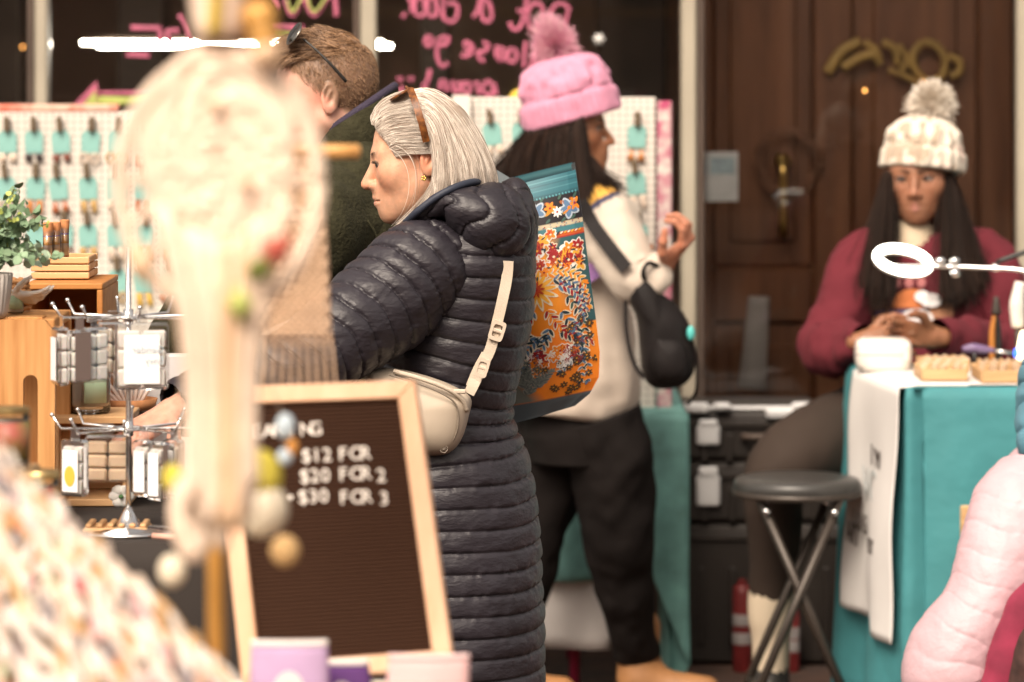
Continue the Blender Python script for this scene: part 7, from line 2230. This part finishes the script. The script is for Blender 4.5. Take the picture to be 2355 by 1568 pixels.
# little felt birds / balls hung on threads round the post
m_felty = mat('yellow_green_felt', (.55, .46, .06), .9, var=.2, vs=60)
m_feltb = mat('pale_blue_felt', (.44, .52, .58), .9)
m_feltw = mat('offwhite_felt', (.72, .64, .50), .9, var=.1, vs=60)
thr = mat('thread', (.6, .5, .4), .8)
def hung(x, y, d, name, label, parts, ytop=700):
    e = empty(name, P(x, y, d), label, 'ornament', 'felt ornaments hanging round the post')
    build(G().tube([P(x, y - 20, d), P(x * .5 + 500 * .5, ytop, d - .01)], .0006, n=4), 'thread', thr, e)
    for (px, py, rx, rz, m_) in parts:
        build(G().ball(P(px, py, d), (rx * d / FPX, rx * d / FPX * .8, rz * d / FPX), 16, 12), 'felt_shape', m_, e)
hung(600, 1110, 3.75, 'felt_bird', 'plump yellow and cream felt ornament right of the honey post', [(598, 1095, 52, 62, m_felty), (602, 1170, 62, 66, m_feltw)])
hung(655, 1000, 4.0, 'felt_star', 'pale blue and orange felt ornament hanging before the letter board words', [(656, 980, 22, 30, m_feltb), (672, 1028, 14, 20, mat('orange_felt', (.50, .22, .05), .9)), (655, 1050, 18, 20, m_feltb)])
hung(652, 1262, 3.7, 'wooden_ball', 'round honey ball hanging over the letter board edge', [(655, 1266, 34, 36, mat('honey_felt', (.62, .40, .18), .8))], 1150)
hung(396, 1312, 3.6, 'cream_ball', 'cream ball hanging left of the honey post', [(396, 1312, 32, 38, m_feltw)], 1150)
hung(420, 1215, 3.5, 'cream_tassel', 'thick cream tassel hanging at the left of the honey post', [(432, 1180, 46, 95, m_cream), (446, 1245, 40, 50, m_cream)], 1000)
hung(392, 1095, 3.9, 'lime_puff', 'small lime puff beside the cream fringe', [(398, 1100, 26, 34, m_felty)], 900)

# slanted display of small trinkets, nearest left corner
m_slope = mat('brown_display_board', (.36, .22, .12), .8, var=.3)
s00, s10 = P(-160, 940, 3.75), P(30, 1105, 3.75)         # top edge (left, right)
s01, s11 = P(-40, 1680, 3.40), P(560, 1610, 3.48)        # bottom edge
tb = empty('trinket_board', (s01 + s11) / 2 * A(1, 1, 0) + A(0, 0, FZ), 'slanted board packed with small cream and coloured trinkets, near left corner', 'display')
nb = unit(np.cross(s10 - s00, s01 - s00)); nb = nb if nb[1] < 0 else -nb
def sl(u, v, o=0): return (s00 * (1 - u) + s10 * u) * (1 - v) + (s01 * (1 - u) + s11 * u) * v + nb * o
build(G().poly([sl(0, 0), sl(1, 0), sl(1, 1), sl(0, 1)], -nb * .012), 'sloping_board', m_slope, tb, smooth=False)
for u in (.15, .85):
    q = sl(u, .35, -.014); f_ = A(q[0], q[1] + .12, FZ); build(G().tube([q, f_], .007, n=8), 'support_leg', m_tray, tb)
    q = sl(u, .99, -.014); f_ = A(q[0], q[1] + .02, FZ); build(G().tube([q, f_], .007, n=8), 'support_leg', m_tray, tb)
tm = [mat('trinket_' + n_, c_, .4, var=.15, vs=50) for n_, c_ in (('cream', (.62, .51, .42)), ('ivory', (.68, .61, .55)), ('honey', (.48, .29, .13)), ('peach', (.60, .38, .28)), ('grey', (.20, .17, .18)), ('red', (.36, .06, .07)), ('orange', (.62, .24, .08)), ('sage', (.50, .52, .36)), ('rose', (.66, .42, .42)))]
shp = []
for i in range(3):
    g = G(); g.ball((0, 0, 0), ((.022, .0055, .005), (.014, .0065, .006), (.030, .0048, .0045))[i], 10, 7)
    me = bpy.data.meshes.new('trinket_%d' % i); me.from_pydata(np.vstack(g.v).tolist(), [], g.f); me.polygons.foreach_set('use_smooth', [True] * len(me.polygons)); shp.append(me)
shm = {}
ax_ = unit(sl(.5, 1) - sl(.45, 0)); ay_ = unit(np.cross(nb, ax_))
wts = [34, 30, 10, 9, 7, 2, 2, 3, 8]
for i in range(15):
    for j in range(20):
        u, v = (i + random.uniform(.1, .9)) / 15, (j + random.uniform(.1, .9)) / 20
        s_ = random.randrange(3); c_ = random.choices(range(9), wts)[0]
        if (s_, c_) not in shm:
            me = shp[s_].copy(); me.materials.append(tm[c_]); shm[(s_, c_)] = me
        o = bpy.data.objects.new('trinket', shm[(s_, c_)]); col.objects.link(o); o.parent = tb
        an = random.gauss(0, .28); X = ax_ * math.cos(an) + ay_ * math.sin(an); Y = np.cross(nb, X)
        p = sl(u, v, .008 + random.uniform(0, .008)) - LOC[tb.name]
        o.matrix_local = Matrix(((X[0], Y[0], nb[0], p[0]), (X[1], Y[1], nb[1], p[1]), (X[2], Y[2], nb[2], p[2]), (0, 0, 0, 1)))
